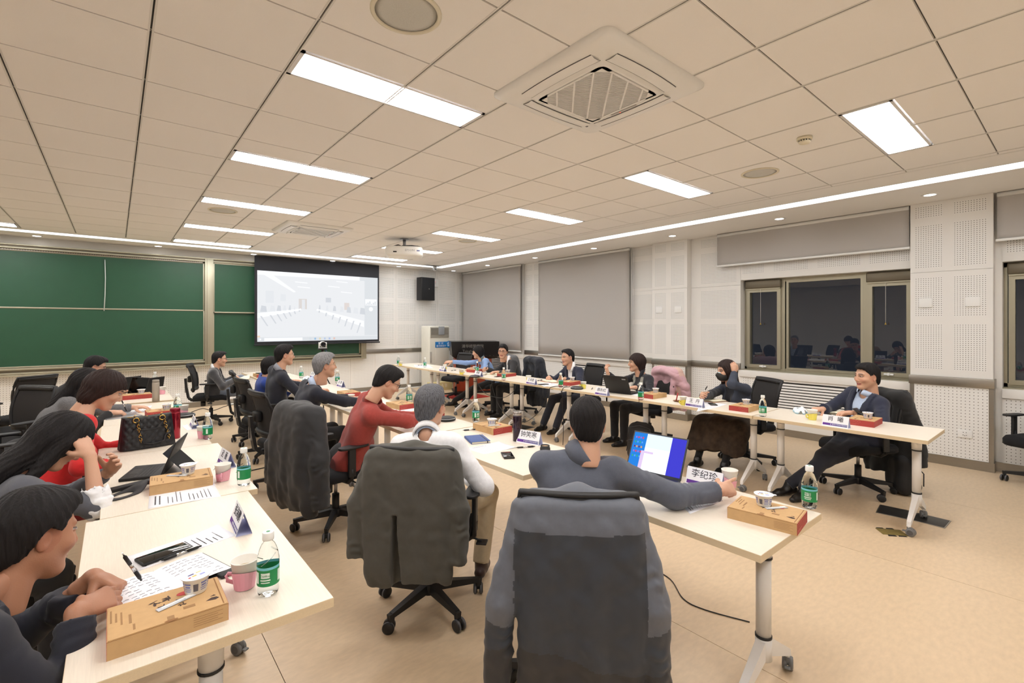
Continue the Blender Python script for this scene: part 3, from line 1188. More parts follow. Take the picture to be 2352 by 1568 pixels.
im.build('projected_picture', ps)

# ------------------------------------------------------------------ loudspeaker and router on the far wall
sp = thing('loudspeaker', 'black box loudspeaker hung high on the far right wall', 'loudspeaker', (6.0, 10.24, 2.5), .12)
MB().rbox(-.205, -.02, -.29, .205, .2, .29, BLACKP, .012).build('cabinet', sp)
MB().rbox(-.19, -.028, -.275, .19, -.018, .275, mat('speaker_cloth', (26, 26, 28), .9, bump=.4, bscale=900), .006).build('front_grille', sp)
MB().lathe([(.014, 0), (.012, .004)], mat('chrome', (210, 210, 210), .2, 1), 14, T(.02, -.028, 0) @ R(PI / 2, 'X')).build('badge', sp)
MB().box(-.03, .2, -.05, .03, .3, .05, BLACKP).build('wall_bracket', sp)
ro = thing('router', 'white wireless router on the wall right of the loudspeaker', 'router', (6.33, YF - .012, 2.68))
MB().rbox(-.1, -.05, -.11, .1, 0, .11, PVC, .03).build('case', ro)
MB().rbox(-.035, -.054, -.03, .03, -.048, .04, mat('router_inset', (228, 224, 224), .3), .02).build('inset', ro)
MB().lathe([(.008, 0), (.008, .003)], emis('router_led', (255, 170, 180), 1.2), 10, T(0, -.055, .03) @ R(PI / 2, 'X')).build('led', ro)
MB().tube([(.03, -.01, .1), (.04, -.008, .2), (.03, -.006, .33)], .004, PVC, 6).build('cable', ro)
wt = thing('wall_thermostat', 'small wall thermostat right of the standing air conditioner', 'thermostat', (6.66, YF - .012, 1.5))
MB().rbox(-.05, -.02, -.055, .05, 0, .055, PVC, .004).build('plate', wt)
MB().box(-.03, -.022, -.035, -.004, -.0195, .03, BLACKP).build('display', wt)
MB().box(.006, -.022, -.03, .03, -.0195, .035, mat('label_blue')).build('key', wt)

# ------------------------------------------------------------------ floor-standing air conditioner
ac = thing('standing_air_conditioner', 'tall cream floor-standing air conditioner with blue sticker on the far wall', 'air conditioner', (6.06, 9.97, 0), 0)
ACW = mat('cabinet_cream', (222, 220, 208), .45, noise=.03, nscale=8)
a = MB().rbox(-.28, -.2, .0, .28, .22, 1.56, ACW, .02)
a.build('cabinet', ac)
MB().rbox(-.262, -.212, 1.27, .268, -.195, 1.53, mat('ac_grille', (164, 160, 148), .5), .01).build('outlet_frame', ac)
g = MB()
for k in range(9):
    g.box(-.25, -.222, 1.355 + k * .018, .255, -.205, 1.363 + k * .018, mat('ac_slat', (146, 142, 134), .5))
g.build('outlet_grille', ac)
MB().rbox(-.11, -.205, .03, .24, -.196, 1.22, mat('ac_front', (216, 214, 203), .35), .006).build('front_panel', ac)
MB().rbox(-.272, -.206, .66, -.222, -.196, .93, mat('ac_handle', (178, 176, 168), .5), .004).build('handle', ac)
MB().rbox(-.04, -.232, 1.34, .125, -.216, 1.55, mat('paper_grey', (150, 154, 158), .8), .004).build('hung_cloth', ac)
st_ = MB().rbox(-.125, -.212, 1.025, .3, -.204, 1.17, mat('sticker_blue', (32, 120, 190), .4), .002)
st_.lathe([(.087, 0), (.087, .002)], mat('sticker_blue2', (28, 130, 205), .4), 28, T(.265, -.212, 1.1) @ R(PI / 2, 'X'))
st_.build('sticker', ac)
WT = mat('print_white', (240, 244, 248), .6)
text('针 对', .062, WT, ac, (.03, -.2125, 1.128), (PI / 2, 0, 0))
text('重污染设计', .056, WT, ac, (.04, -.2125, 1.063), (PI / 2, 0, 0))
sb = MB()
for (x, z, w_, h_) in ((-.03, .03, .045, .016), (.03, .03, .03, .016), (-.03, 0, .03, .02), (.025, 0, .045, .02), (-.02, -.034, .05, .02), (.035, -.034, .022, .02), (0, .058, .06, .008)):
    sb.box(.265 + x - w_ / 2, -.2155, 1.1 + z - h_ / 2, .265 + x + w_ / 2, -.2145, 1.1 + z + h_ / 2, WT)
sb.build('sticker_print', ac)

bx = thing('carton', 'yellowish cardboard carton on the floor before the standing air conditioner', 'carton', (5.98, 9.62, 0), 0)
YC = mat('yellow_card', (214, 202, 150), .7, noise=.03, nscale=20)
MB().rbox(-.3, -.1, 0, .3, .1, .2, YC, .006).build('box', bx)
text('A B', .12, mat('print_pale', (236, 232, 214), .7), bx, (.06, -.1005, .11), (PI / 2, 0, 0))
MB().box(-.3, -.003, .2, .3, .003, .2012, mat('tape', (180, 166, 120), .4)).build('tape', bx)

# ------------------------------------------------------------------ lectern in the corner
lc = thing('lectern', 'lectern with black desk top and reddish wooden body in the far corner', 'lectern', (6.44, 8.92, 0), -.50)
REDW = mat('red_wood', (150, 62, 34), .4, noise=.12, nscale=8, stretch=(6, 6, .6))
BLK = mat('lectern_black', (20, 18, 19), .3)
MB().rbox(-.42, -.26, .04, .44, .3, .80, REDW, .01).build('body', lc)
MB().box(-.46, -.3, 0, .48, .34, .04, BLK).build('plinth', lc)
m = MB()
vs = []
for z, s0, s1 in ((.80, .8, .86), (.86, .98, 1.0), (1.20, 1.04, 1.0)):
    vs += [(-.5 * s0, -.36 * s0, z), (.6 * s1, -.36 * s0, z), (.6 * s1, .34 * s1, z + (.0 if z < 1 else -.0)), (-.5 * s0, .34 * s1, z)]
fs = []
for j in range(2):
    for i in range(4):
        fs.append((j * 4 + i, j * 4 + (i + 1) % 4, (j + 1) * 4 + (i + 1) % 4, (j + 1) * 4 + i))
fs += [(3, 2, 1, 0), (8, 9, 10, 11)]
m.add(vs, fs, BLK)
m.build('desk_top', lc)
GT = mat('print_dim_silver', (132, 130, 126), .4, .4)
text('清华经管学院', .085, GT, lc, (-.02, -.374, 1.09), (PI / 2, 0, 0), sx=1.0)
text('Tsinghua SEM', .085, GT, lc, (-.02, -.374, .98), (PI / 2, 0, 0))
sk = MB()
for k in range(4):
    sk.lathe([(.008, 0), (.008, .004)], mat('chrome'), 10, T(.2 + .09 * k, -.36, .87) @ R(PI / 2, 'X'))
sk.build('stud', lc)
tag(MB().rbox(5.45, 7.95, 0, 6.25, 8.75, .012, mat('red_mat', (176, 40, 28), .9, bump=.3, bscale=500), .004).build('floor_mat'), 'red mat on the floor under the empty chair by the lectern', 'mat')

# ------------------------------------------------------------------ conference camera on a tripod in front of the board
p = atd(741, 792, 8.9)
pc = thing('conference_camera', 'white and black video camera on a tripod under the projection screen', 'camera', (p.x, p.y, 0), -.15)
z = p.z
MB().rbox(-.075, -.07, z - .085, .075, .07, z - .06, BLACKP, .006).build('base', pc)
h = MB().rbox(-.07, -.03, z - .06, -.052, .03, z + .05, PVC, .008).rbox(.052, -.03, z - .06, .07, .03, z + .05, PVC, .008).rbox(-.07, -.035, z - .065, .07, .035, z - .045, PVC, .008)
h.build('yoke', pc)
b = MB().lathe([(.03, -.06), (.052, -.05), (.055, .0), (.052, .05), (.03, .06)], PVC, 24, T(0, 0, z + .015) @ R(PI / 2, 'X'))
b.lathe([(.046, 0), (.046, .03), (.034, .036), (.03, .028), (.001, .028)], BLACKP, 24, T(0, -.05, z + .015) @ R(PI / 2, 'X'))
b.lathe([(.022, 0), (.001, .006)], mat('lens_glass', (18, 20, 30), .05), 20, T(0, -.079, z + .015) @ R(PI / 2, 'X'))
b.build('head', pc)
t = MB().cyl((0, 0, .35), (0, 0, z - .085), .012, BLACKP).cyl((0, 0, z - .13), (0, 0, z - .085), .022, BLACKP)
t.build('column', pc)
for k in range(3):
    a = k * 2 * PI / 3 + .4
    MB().cyl((0, 0, .75), (.4 * math.cos(a), .4 * math.sin(a), .01), .011, BLACKP).build('leg', pc)
tag(MB().tube([(p.x + .04, p.y, z - .06), (p.x + .1, p.y - .05, z - .2), (p.x + .02, p.y - .12, z - .5), (p.x - .25, p.y - .3, .6), (p.x - .6, p.y - .6, .02)], .006, mat('blue_cable', (70, 80, 150), .5), 6).build('cable'),
    'blue cable running down from the video camera on the tripod', 'cable')
# ------------------------------------------------------------------ office chairs
CHB = mat('chair_nylon', (26, 26, 28), .5)
CHF = mat('chair_fabric', (18, 18, 21), .95, bump=.3, bscale=900)
CHM = mat('chair_mesh', (44, 42, 42), .85, bump=.5, bscale=1400, alpha=.93)
CHS = mat('chair_silver', (170, 170, 172), .35, .8)
TYRE = mat('castor_rim', (92, 92, 96), .5)


def make_chair():
    t = thing('office_chair', 'black office chair', 'chair', (0, 0, 0))
    # seat
    v = []
    N = 8
    m = MB()
    prof = [(.92, .405), (1.0, .42), (1.0, .455), (.95, .475), (.7, .48)]
    ring = []
    for sx, sy, a0 in ((1, 1, 0), (-1, 1, PI / 2), (-1, -1, PI), (1, -1, 1.5 * PI)):
        for k in range(5):
            a = a0 + PI / 2 * k / 4
            ring.append((sx * .16 + .08 * math.cos(a), sy * .165 + .08 * math.sin(a)))
    n = len(ring)
    vs = []
    for s, z in prof:
        for x, y in ring:
            zz = z - (.035 * max(0, (x * s - .12) / .12) ** 2 if x > .12 else 0)
            vs.append((x * s + .01, y * s, zz))
    m.add(vs, [(j * n + i, j * n + (i + 1) % n, (j + 1) * n + (i + 1) % n, (j + 1) * n + i) for j in range(4) for i in range(n)], CHF, True)
    m.add(vs[-n:], [tuple(range(n))], CHF, True).add(vs[:n], [tuple(range(n))[::-1]], CHF)
    m.build('seat', t)
    MB().rbox(-.14, -.1, .375, .12, .1, .408, CHB, .01).rbox(-.05, -.05, .35, .05, .05, .38, CHB, .01).cyl((-.1, -.06, .3), (-.1, -.06, .38), .035, CHB).build('mechanism', t)
    MB().tube([(.02, -.1, .39), (.02, -.26, .385), (.02, -.3, .37)], .006, CHB, 6).rbox(-.01, -.33, .36, .05, -.27, .372, CHB, .005).build('lever', t)
    MB().cyl((0, 0, .08), (0, 0, .25), .028, CHB).cyl((0, 0, .25), (0, 0, .37), .014, CHS).build('gas_lift', t)
    b = MB().lathe([(.045, .075), (.05, .13), (.035, .14)], CHB, 16)
    for k in range(5):
        q = R(k * 2 * PI / 5 + .2)
        vs = [(.03, -.024, .085), (.03, .024, .085), (.03, .022, .135), (.03, -.022, .135), (.29, -.015, .075), (.29, .015, .075), (.29, .013, .1), (.29, -.013, .1)]
        b.add([q @ Vector(c) for c in vs], [(0, 1, 5, 4), (3, 7, 6, 2), (0, 4, 7, 3), (1, 2, 6, 5), (4, 5, 6, 7)], CHB)
        b.add([q @ Vector(c) for c in ((.275, -.014, .098), (.31, -.012, .098), (.31, .012, .098), (.275, .014, .098), (.28, -.012, .052), (.305, -.01, .052), (.305, .01, .052), (.28, .012, .052))],
              [(0, 1, 5, 4), (1, 2, 6, 5), (2, 3, 7, 6), (3, 0, 4, 7), (0, 3, 2, 1), (4, 5, 6, 7)], CHB)
    b.build('star_base', t)
    cm = None
    for k in range(5):
        a = k * 2 * PI / 5 + .2
        if cm is None:
            c = MB()
            for s in (-1, 1):
                c.lathe([(.001, -.011), (.022, -.011), (.031, -.006), (.031, .006), (.022, .011), (.001, .011)], CHB, 18, T(0, s * .017, .031) @ R(PI / 2, 'X'))
                c.lathe([(.0315, -.0055), (.0315, .0055)], TYRE, 18, T(0, s * .017, .031) @ R(PI / 2, 'X'), cap=False)
            c.rbox(-.015, -.008, .03, .015, .008, .066, CHB, .004)
            o = c.build('castor', t)
            cm = o.data
        else:
            o = link('castor', cm, t)
        o.location = (.29 * math.cos(a) - .012 * math.cos(a + 1.1 * k), .29 * math.sin(a) - .012 * math.sin(a + 1.1 * k), 0)
        o.rotation_euler = (0, 0, a + 1.1 * k)
    # back: curved frame + mesh
    def bp(u, v):
        """u across -1..1, v up 0..1"""
        w = .205 + .022 * math.sin(v * PI * .9) - .012 * (1 - v)
        z = .545 + .42 * v
        x = -.235 - .075 * v + .03 * math.sin(v * PI) + .028 * u * u - .008
        return Vector((x, u * w, z))
    m = MB()
    k1, k2 = 10, 10
    vs = [bp(-.93 + 1.86 * i / k1, .05 + .87 * j / k2) for j in range(k2 + 1) for i in range(k1 + 1)]
    o_ = [p + Vector((-.006, 0, 0)) for p in vs]
    fs = [(j * (k1 + 1) + i, j * (k1 + 1) + i + 1, (j + 1) * (k1 + 1) + i + 1, (j + 1) * (k1 + 1) + i) for j in range(k2) for i in range(k1)]
    m.add(vs, fs, CHM, True).add(o_, [f[::-1] for f in fs], CHM, True)
    m.build('back_mesh', t)
    path = [bp(-1 + 2 * i / 10, 0) for i in range(11)] + [bp(1, i / 8) for i in range(1, 8)] + [bp(1 - 2 * i / 10, 1) for i in range(11)] + [bp(-1, 1 - i / 8) for i in range(1, 8)]
    m = MB().tube(path, .017, CHB, 8, closed=True, flat=.7)
    top = [bp(-.97 + 1.94 * i / 10, .95) for i in range(11)]
    m.tube(top, .024, CHB, 8, flat=1.0)
    bot = [bp(-.97 + 1.94 * i / 10, .06) for i in range(11)]
    m.tube(bot, .028, CHB, 8)
    m.build('back_frame', t)
    s = MB()
    pts = [(-.08, .385), (-.25, .385), (-.305, .43), (-.335, .6), (-.345, .74)]
    for i in range(4):
        a, c = pts[i], pts[i + 1]
        d = Vector((c[0] - a[0], 0, c[1] - a[1]))
        nn = Vector((-d.z, 0, d.x)).normalized() * .014
        w0, w1 = .045 - .003 * i, .045 - .003 * (i + 1)
        A, Cc = Vector((a[0], 0, a[1])), Vector((c[0], 0, c[1]))
        Y0, Y1 = Vector((0, w0, 0)), Vector((0, w1, 0))
        vs = [A - nn - Y0, A - nn + Y0, A + nn + Y0, A + nn - Y0, Cc - nn - Y1, Cc - nn + Y1, Cc + nn + Y1, Cc + nn - Y1]
        s.add(vs, [(0, 1, 5, 4), (1, 2, 6, 5), (2, 3, 7, 6), (3, 0, 4, 7), (0, 3, 2, 1), (4, 5, 6, 7)], CHB)
    s.rbox(-.315, -.06, .68, -.255, .06, .78, CHB, .02)
    s.build('back_post', t)
    q = MB()
    for y in (-.03, .03):
        q.rbox(-.352, y - .005, .52, -.334, y + .005, .64, CHS, .003)
    q.rbox(-.35, -.03, .52, -.33, .03, .532, CHS, .003)
    q.build('slot_trim', t)
    for sgn in (-1, 1):
        am = MB()
        am.tube([(-.02, sgn * .12, .385), (-.02, sgn * .22, .39), (-.02, sgn * .262, .42), (-.02, sgn * .268, .5)], .016, CHB, 8)
        am.rbox(-.05, sgn * .268 - .012, .44, .01, sgn * .268 + .012, .655, CHB, .008)
        am.build('arm', t)
        pts = []
        for i in range(16):
            a = 2 * PI * i / 16
            pts.append((-.0 + .125 * abs(math.cos(a)) ** .6 * math.copysign(1, math.cos(a)), sgn * .262 + .043 * abs(math.sin(a)) ** .7 * math.copysign(1, math.sin(a))))
        MB().prism(pts, .655, .672, CHB, smooth=True).build('arm_pad', t)
    return t


CH0 = make_chair()
_first = [True]


def chair(x, y, rz, label, group='black office chairs'):
    if _first[0]:
        _first[0] = False
        CH0.location = (x, y, 0)
        CH0.rotation_euler = (0, 0, rz)
        CH0['label'] = label
        CH0['group'] = group
        return CH0
    return dup(CH0, (x, y, 0), rz, label, group)


# ------------------------------------------------------------------ folding tables on castors
TZ = .745
WOOD = mat('pale_maple', (232, 222, 206), .38, noise=.05, nscale=14, stretch=(24, .9, 24))
EDGE = mat('maple_edge', (222, 203, 170), .45, noise=.04, nscale=14, stretch=(20, 1, 20))
LEGW = mat('leg_white', (228, 226, 224), .35)
CAST = mat('castor_grey', (112, 112, 112), .5)


def make_table(L=1.24, D=.62):
    """long axis along Y, origin on the floor in the middle"""
    t = thing('folding_table', 'table', 'table', (0, 0, 0))
    m = MB().box(-D / 2, -L / 2, TZ - .028, D / 2, L / 2, TZ - .0012, EDGE)
    m.box(-D / 2 + .0012, -L / 2 + .0012, TZ - .0012, D / 2 - .0012, L / 2 - .0012, TZ, WOOD)
    m.build('table_top', t)
    u = MB().rbox(-.03, -L / 2 + .15, TZ - .07, .03, L / 2 - .15, TZ - .03, LEGW, .008)
    for sx in (-1, 1):
        for yy in (-.42, .4):
            u.box(sx * (D / 2 - .06) - .02, yy - .03, TZ - .04, sx * (D / 2 - .06) + .02, yy + .03, TZ - .028, BLACKP)
    u.build('crossbeam', t)
    for s in (-1, 1):
        y = s * (L / 2 - .12)
        k = MB()
        k.rbox(-.09, y - .03, TZ - .06, .09, y + .03, TZ - .028, LEGW, .008)
        k.lathe([(.032, TZ - .14), (.034, TZ - .06), (.05, TZ - .03)], LEGW, 20, T(0, y, 0))
        k.lathe([(.03, .27), (.03, TZ - .1)], LEGW, 20, T(0, y, 0))
        k.lathe([(.0335, .262), (.0335, .272)], BLACKP, 20, T(0, y, 0))
        k.lathe([(.0345, TZ - .146), (.0345, TZ - .138)], BLACKP, 20, T(0, y, 0))
        k.lathe([(.033, .17), (.033, .265)], LEGW, 20, T(0, y, 0))
        for q in (-1, 1):
            vs = [(q * .018, y - .02, .262), (q * .018, y + .02, .262), (q * .018, y + .02, .18), (q * .018, y - .02, .18),
                  (q * .255, y - .013, .105), (q * .255, y + .013, .105), (q * .262, y + .013, .07), (q * .262, y - .013, .07)]
            k.add(vs, [(0, 1, 5, 4), (1, 2, 6, 5), (2, 3, 7, 6), (3, 0, 4, 7), (4, 5, 6, 7)] if q > 0 else [(4, 5, 1, 0), (5, 6, 2, 1), (6, 7, 3, 2), (7, 4, 0, 3), (7, 6, 5, 4)], LEGW)
        for q in (-1, 1):
            k.cyl((q * .254, y, .055), (q * .254, y, .085), .009, LEGW)
        k.build('leg', t)
        for q in (-1, 1):
            c = MB()
            for e in (-1, 1):
                c.lathe([(.001, -.009), (.026, -.009), (.03, -.005), (.03, .005), (.026, .009), (.001, .009)], CAST, 18, T(.012, e * .013, .03) @ R(PI / 2, 'X'))
                c.lathe([(.019, -.0098), (.019, .0098)], mat('castor_dark', (82, 82, 84), .5), 16, T(.012, e * .013, .03) @ R(PI / 2, 'X'))
            c.rbox(-.012, -.009, .03, .024, .009, .066, CAST, .005).rbox(-.04, -.012, .026, -.018, .012, .034, CAST, .003)
            o = c.build('castor', t, (q * .254, y, 0), .25 + .9 * s + q)
    return t


def row(xs, y0s, lab, grp):
    global TB0
    for i, (x, y0) in enumerate(zip(xs, y0s)):
        lb = lab[i]
        if TB0 is None:
            TB0 = make_table()
            t = TB0
        else:
            t = dup(TB0)
        t.location = (x, y0 + .62, 0)
        t.rotation_euler = (0, 0, 0)
        t['label'], t['group'] = lb, grp


TB0 = None
orr = ['first', 'second', 'third', 'fourth', 'fifth', 'sixth', 'seventh']
row([4.74] * 7, [.262 + 1.25 * i for i in range(7)],
    ['pale table of the window row, %s' % s for s in ('at its near end, under the man in light blue', 'before the woman with the face mask', 'under the black laptop and the woman in the patterned vest',
     'before the man in the navy suit and white shirt', 'before the smiling man in the dark suit', 'before the woman in the light blue sweater', 'at its far end, with a bottle and a sheet of paper')], 'tables of the window row')
row([2.0, 1.94, 1.93, 1.92, 1.92, 1.92, 1.9], [.275, 1.53, 2.785, 4.04, 5.295, 6.55, 7.805],
    ['pale table of the middle row, %s' % s for s in ('nearest, under the laptop and fleece arm', 'under the thermos and blue notebook', 'before the man in the rust-red fleece',
     'before the grey-haired man in the navy suit', 'before the man in the dark suit with grey collar', 'before the person in the blue sweater', 'at its far end, with an open red box')], 'tables of the middle row')
row([.08, .125, .09, .1], [1.0, 2.245, 3.49, 4.735],
    ['pale table of the left row, %s' % s for s in ('nearest one, with the open notebook and the brown box at its edge', 'under the tablet with keyboard', 'under the black quilted handbag', 'before the person in the grey knit')], 'tables of the left row')
t = dup(TB0, (.07, 6.72, 0), .0, 'pale table of the left row, far one carrying the laptops', 'tables of the left row')
# ------------------------------------------------------------------ things on the tables
CARD = mat('kraft_card', (201, 164, 116), .75, noise=.05, nscale=40)
CARDD = mat('kraft_dark', (150, 108, 66), .8)
REDC = mat('red_card', (172, 62, 56), .6, noise=.03, nscale=40)
INK = mat('ink_brown', (70, 54, 48), .8)
INKL = mat('ink_light', (160, 124, 84), .8)
INKR = mat('ink_red', (196, 70, 70), .7)
PAPER = mat('paper', (243, 244, 250), .7)
PAPERC = mat('cream_paper', (240, 232, 206), .75)
INKG = mat('ink_grey', (150, 152, 162), .8)
INKB = mat('ink_black', (52, 54, 66), .7)
PVIO = mat('card_violet', (96, 44, 138), .6)
PBLU = mat('card_blue', (62, 66, 140), .6)
LILAC = mat('card_lilac', (206, 210, 240), .6)
WATER = mat('water', (236, 246, 250), .0, trans=1.0, ior=1.33)
PET = mat('bottle_plastic', (236, 243, 245), .06, trans=1.0, ior=1.12)
GRNL = mat('label_green', (22, 138, 78), .45)
AQUA = mat('label_aqua', (120, 200, 214), .35)
CAPW = mat('cap_white', (244, 246, 244), .4)
CUPW = mat('cup_paper', (244, 243, 238), .6)
PINK = mat('holder_pink', (240, 174, 190), .45)
YELL = mat('holder_yellow', (240, 226, 104), .45)
DARKG = mat('dark_glass', (14, 14, 16), .06)
SILV = mat('silver_case', (176, 178, 182), .3, .8)
BLKM = mat('black_matte', (20, 20, 22), .55)


def make_bottle():
    t = thing('water_bottle', 'bottle', 'bottle')
    H = [(.006, .006), (.022, .0), (.029, .006), (.031, .016), (.030, .028), (.0315, .034), (.0315, .088), (.0325, .094), (.0322, .11), (.0295, .126), (.0245, .145), (.0185, .158), (.0135, .164), (.0135, .172)]
    MB().lathe(H, PET, 24).build('body', t)
    MB().lathe([(.0325, .036), (.0325, .086)], GRNL, 24, cap=False).lathe([(.0326, .086), (.0326, .094)], AQUA, 24, cap=False).build('label_band', t)
    m = MB()
    for a0 in (.3, 2.5):
        for (u, z0, z1, w_) in ((0, .062, .078, .026), (0, .054, .058, .03), (0, .047, .05, .026), (.045, .045, .08, .012)):
            vs = []
            for k in range(5):
                a = a0 + (u + (k / 4 - .5) * w_) / .0328
                vs += [(.0329 * math.cos(a), .0329 * math.sin(a), z0), (.0329 * math.cos(a), .0329 * math.sin(a), z1)]
            m.add(vs, [(2 * k, 2 * k + 2, 2 * k + 3, 2 * k + 1) for k in range(4)], mat('label_print', (226, 240, 232), .5), True)
    m.build('label_print', t)
    for a0, wd in ((.3, '怡宝'), (2.5, "C'estbon")):
        text(wd, .016 if a0 < 1 else .009, GRNL, t, (.0332 * math.cos(a0), .0332 * math.sin(a0), .07), (PI / 2, 0, a0 + PI / 2), 'lettering', res=1)
    MB().lathe([(.0165, .17), (.0172, .174), (.017, .192), (.0155, .195)], CAPW, 20).lathe([(.006, .1951), (.006, .1955)], GRNL, 12).build('cap', t)
    w_ = MB()
    for k in range(3):
        a = k * 2.1
        w_.tube([(.0316 * math.cos(a + .5 * j) * (1 - .03 * j), .0316 * math.sin(a + .5 * j) * (1 - .03 * j), .10 + .011 * j) for j in range(4)], .0013, PET, 5)
    w_.build('twist_rib', t)
    return t


def make_yogurt():
    t = thing('yogurt_cup', 'cup', 'cup')
    MB().lathe([(.026, 0), (.0275, .002), (.0335, .044), (.0375, .046), (.0378, .049)], CAPW, 28).build('cup', t)
    m = MB().lathe([(.0395, .0492), (.0395, .0502)], mat('foil_white', (240, 242, 248), .3), 28)
    m.prism([(.03, -.012), (.05, -.006), (.05, .006), (.03, .012)], .0495, .0503, mat('foil_white', (240, 242, 248)))
    for (x, y, w_, h_, c) in ((-.01, .008, .016, .006, PBLU), (-.008, -.006, .012, .008, mat('gold_print', (214, 196, 110), .5)), (.012, .008, .014, .005, mat('gold_print', (214, 196, 110))), (-.022, -.008, .006, .006, INKR), (.012, -.012, .014, .008, mat('pale_blue_print', (150, 160, 220), .5))):
        m.box(x - w_ / 2, y - h_ / 2, .0502, x + w_ / 2, y + h_ / 2, .0505, c)
    m.build('foil_lid', t)
    p = MB()
    for k in range(9):
        a = k * 2 * PI / 9
        for (z0, z1, w_) in ((.012, .014, .016), (.018, .020, .018), (.024, .028, .014), (.032, .036, .017)) if k % 3 else ((.012, .034, .012),):
            vs = []
            for j in range(4):
                b = a + (j / 3 - .5) * w_ / .03
                for z in (z0, z1):
                    r = .0275 + (z - .002) * .006 / .042 + .0004
                    vs.append((r * math.cos(b), r * math.sin(b), z))
            p.add(vs, [(2 * j, 2 * j + 2, 2 * j + 3, 2 * j + 1) for j in range(3)], mat('print_blue', (112, 122, 196), .5) if k % 3 else mat('print_dark', (96, 98, 110), .5), True)
    p.build('print', t)
    return t


def make_cup(colm):
    t = thing('paper_cup', 'cup', 'cup')
    MB().lathe([(.001, .004), (.0265, .004), (.0265, .0), (.0275, .0), (.0395, .088), (.041, .0885), (.0412, .091), (.0395, .0915), (.0385, .089), (.0272, .006), (.001, .006)], CUPW, 32, cap=False).build('cup', t)
    MB().lathe([(.001, .062), (.0352, .062)], mat('tea', (206, 186, 150), .1), 24, cap=False).build('tea', t)
    k_ = MB()
    n = 36
    vs = []
    for j in range(5):
        for i in range(n):
            a = 2 * PI * i / n
            top = .05 + .012 * math.sin(a)
            z = .002 + (top - .002) * j / 4
            r = .0278 + z * .0118 / .088 + .0016 + .0005 * (i % 2)
            vs.append((r * math.cos(a), r * math.sin(a), z))
    k_.add(vs, [(j * n + i, j * n + (i + 1) % n, (j + 1) * n + (i + 1) % n, (j + 1) * n + i) for j in range(4) for i in range(n)], colm, False)
    k_.build('holder', t)
    MB().tube([(.034, 0, .045), (.05, 0, .047), (.056, 0, .041), (.052, 0, .025), (.032, 0, .018)], .0042, colm, 6, flat=1.6).build('holder_handle', t)
    p = MB()
    for k in range(6):
        p.tube([(-.02 + .008 * k, -.0385, .066 + .004 * (k % 2)), (-.016 + .008 * k, -.0388, .071), (-.014 + .008 * k, -.0388, .066)], .0006, INKG, 4)
    p.build('print', t)
    return t


def make_card(word, full=True):
    """folded name card facing +x ... its long side along y"""
    t = thing('name_card', 'card', 'name card')
    L, H, D = .095, .09, .03
    tt = .0008
    m = MB()
    for s in (-1, 1):
        m.add([(s * D, -L, 0), (s * D, L, 0), (0, L, H), (0, -L, H)], [(0, 1, 2, 3) if s > 0 else (3, 2, 1, 0)], PAPER)
        m.add([(s * (D - tt * 2), -L, 0), (s * (D - tt * 2), L, 0), (0, L, H - .003), (0, -L, H - .003)], [(3, 2, 1, 0) if s > 0 else (0, 1, 2, 3)], LILAC)
    m.add([(-D, -L, .0004), (D, -L, .0004), (D, L, .0004), (-D, L, .0004)], [(0, 1, 2, 3)], LILAC)
    m.build('card', t)
    tilt = math.atan2(D, H)
    for s in (-1, 1):
        b = MB()
        k = lambda z, o=.0004: s * (D * (1 - z / H) + o)
        n = 8
        for i in range(n):
            y0, y1 = -L + .006 + (2 * L - .012) * i / n, -L + .006 + (2 * L - .012) * (i + 1) / n
            f = (i + .5) / n
            if s < 0:
                f = 1 - f
            c = mat('card_band_%d' % int(f * 8), (int(104 - 44 * f), int(46 + 22 * f), int(150 - 2 * f)), .6)
            b.add([(k(.008), y0, .008), (k(.008), y1, .008), (k(.026), y1, .026), (k(.026), y0, .026)], [(0, 1, 2, 3) if s > 0 else (3, 2, 1, 0)], c)
        b.build('band', t)
        ro = (PI / 2 - s * 0, 0, PI / 2 * s)
        Mx = R(PI / 2 * s) @ R(PI / 2 - tilt, 'X')
        o = text(word, .046, INKB, t, (s * (D * (1 - .06 / H) + .0008), 0, .06), (0, 0, 0), 'name', res=1)
        o.rotation_euler = Mx.to_euler()
        o = text('◎ 清华大学经济管理学院', .0115, PAPER, t, (s * (D * (1 - .017 / H) + .001), s * .03, .017), (0, 0, 0), 'line', res=0)
        o.rotation_euler = Mx.to_euler()
    return t


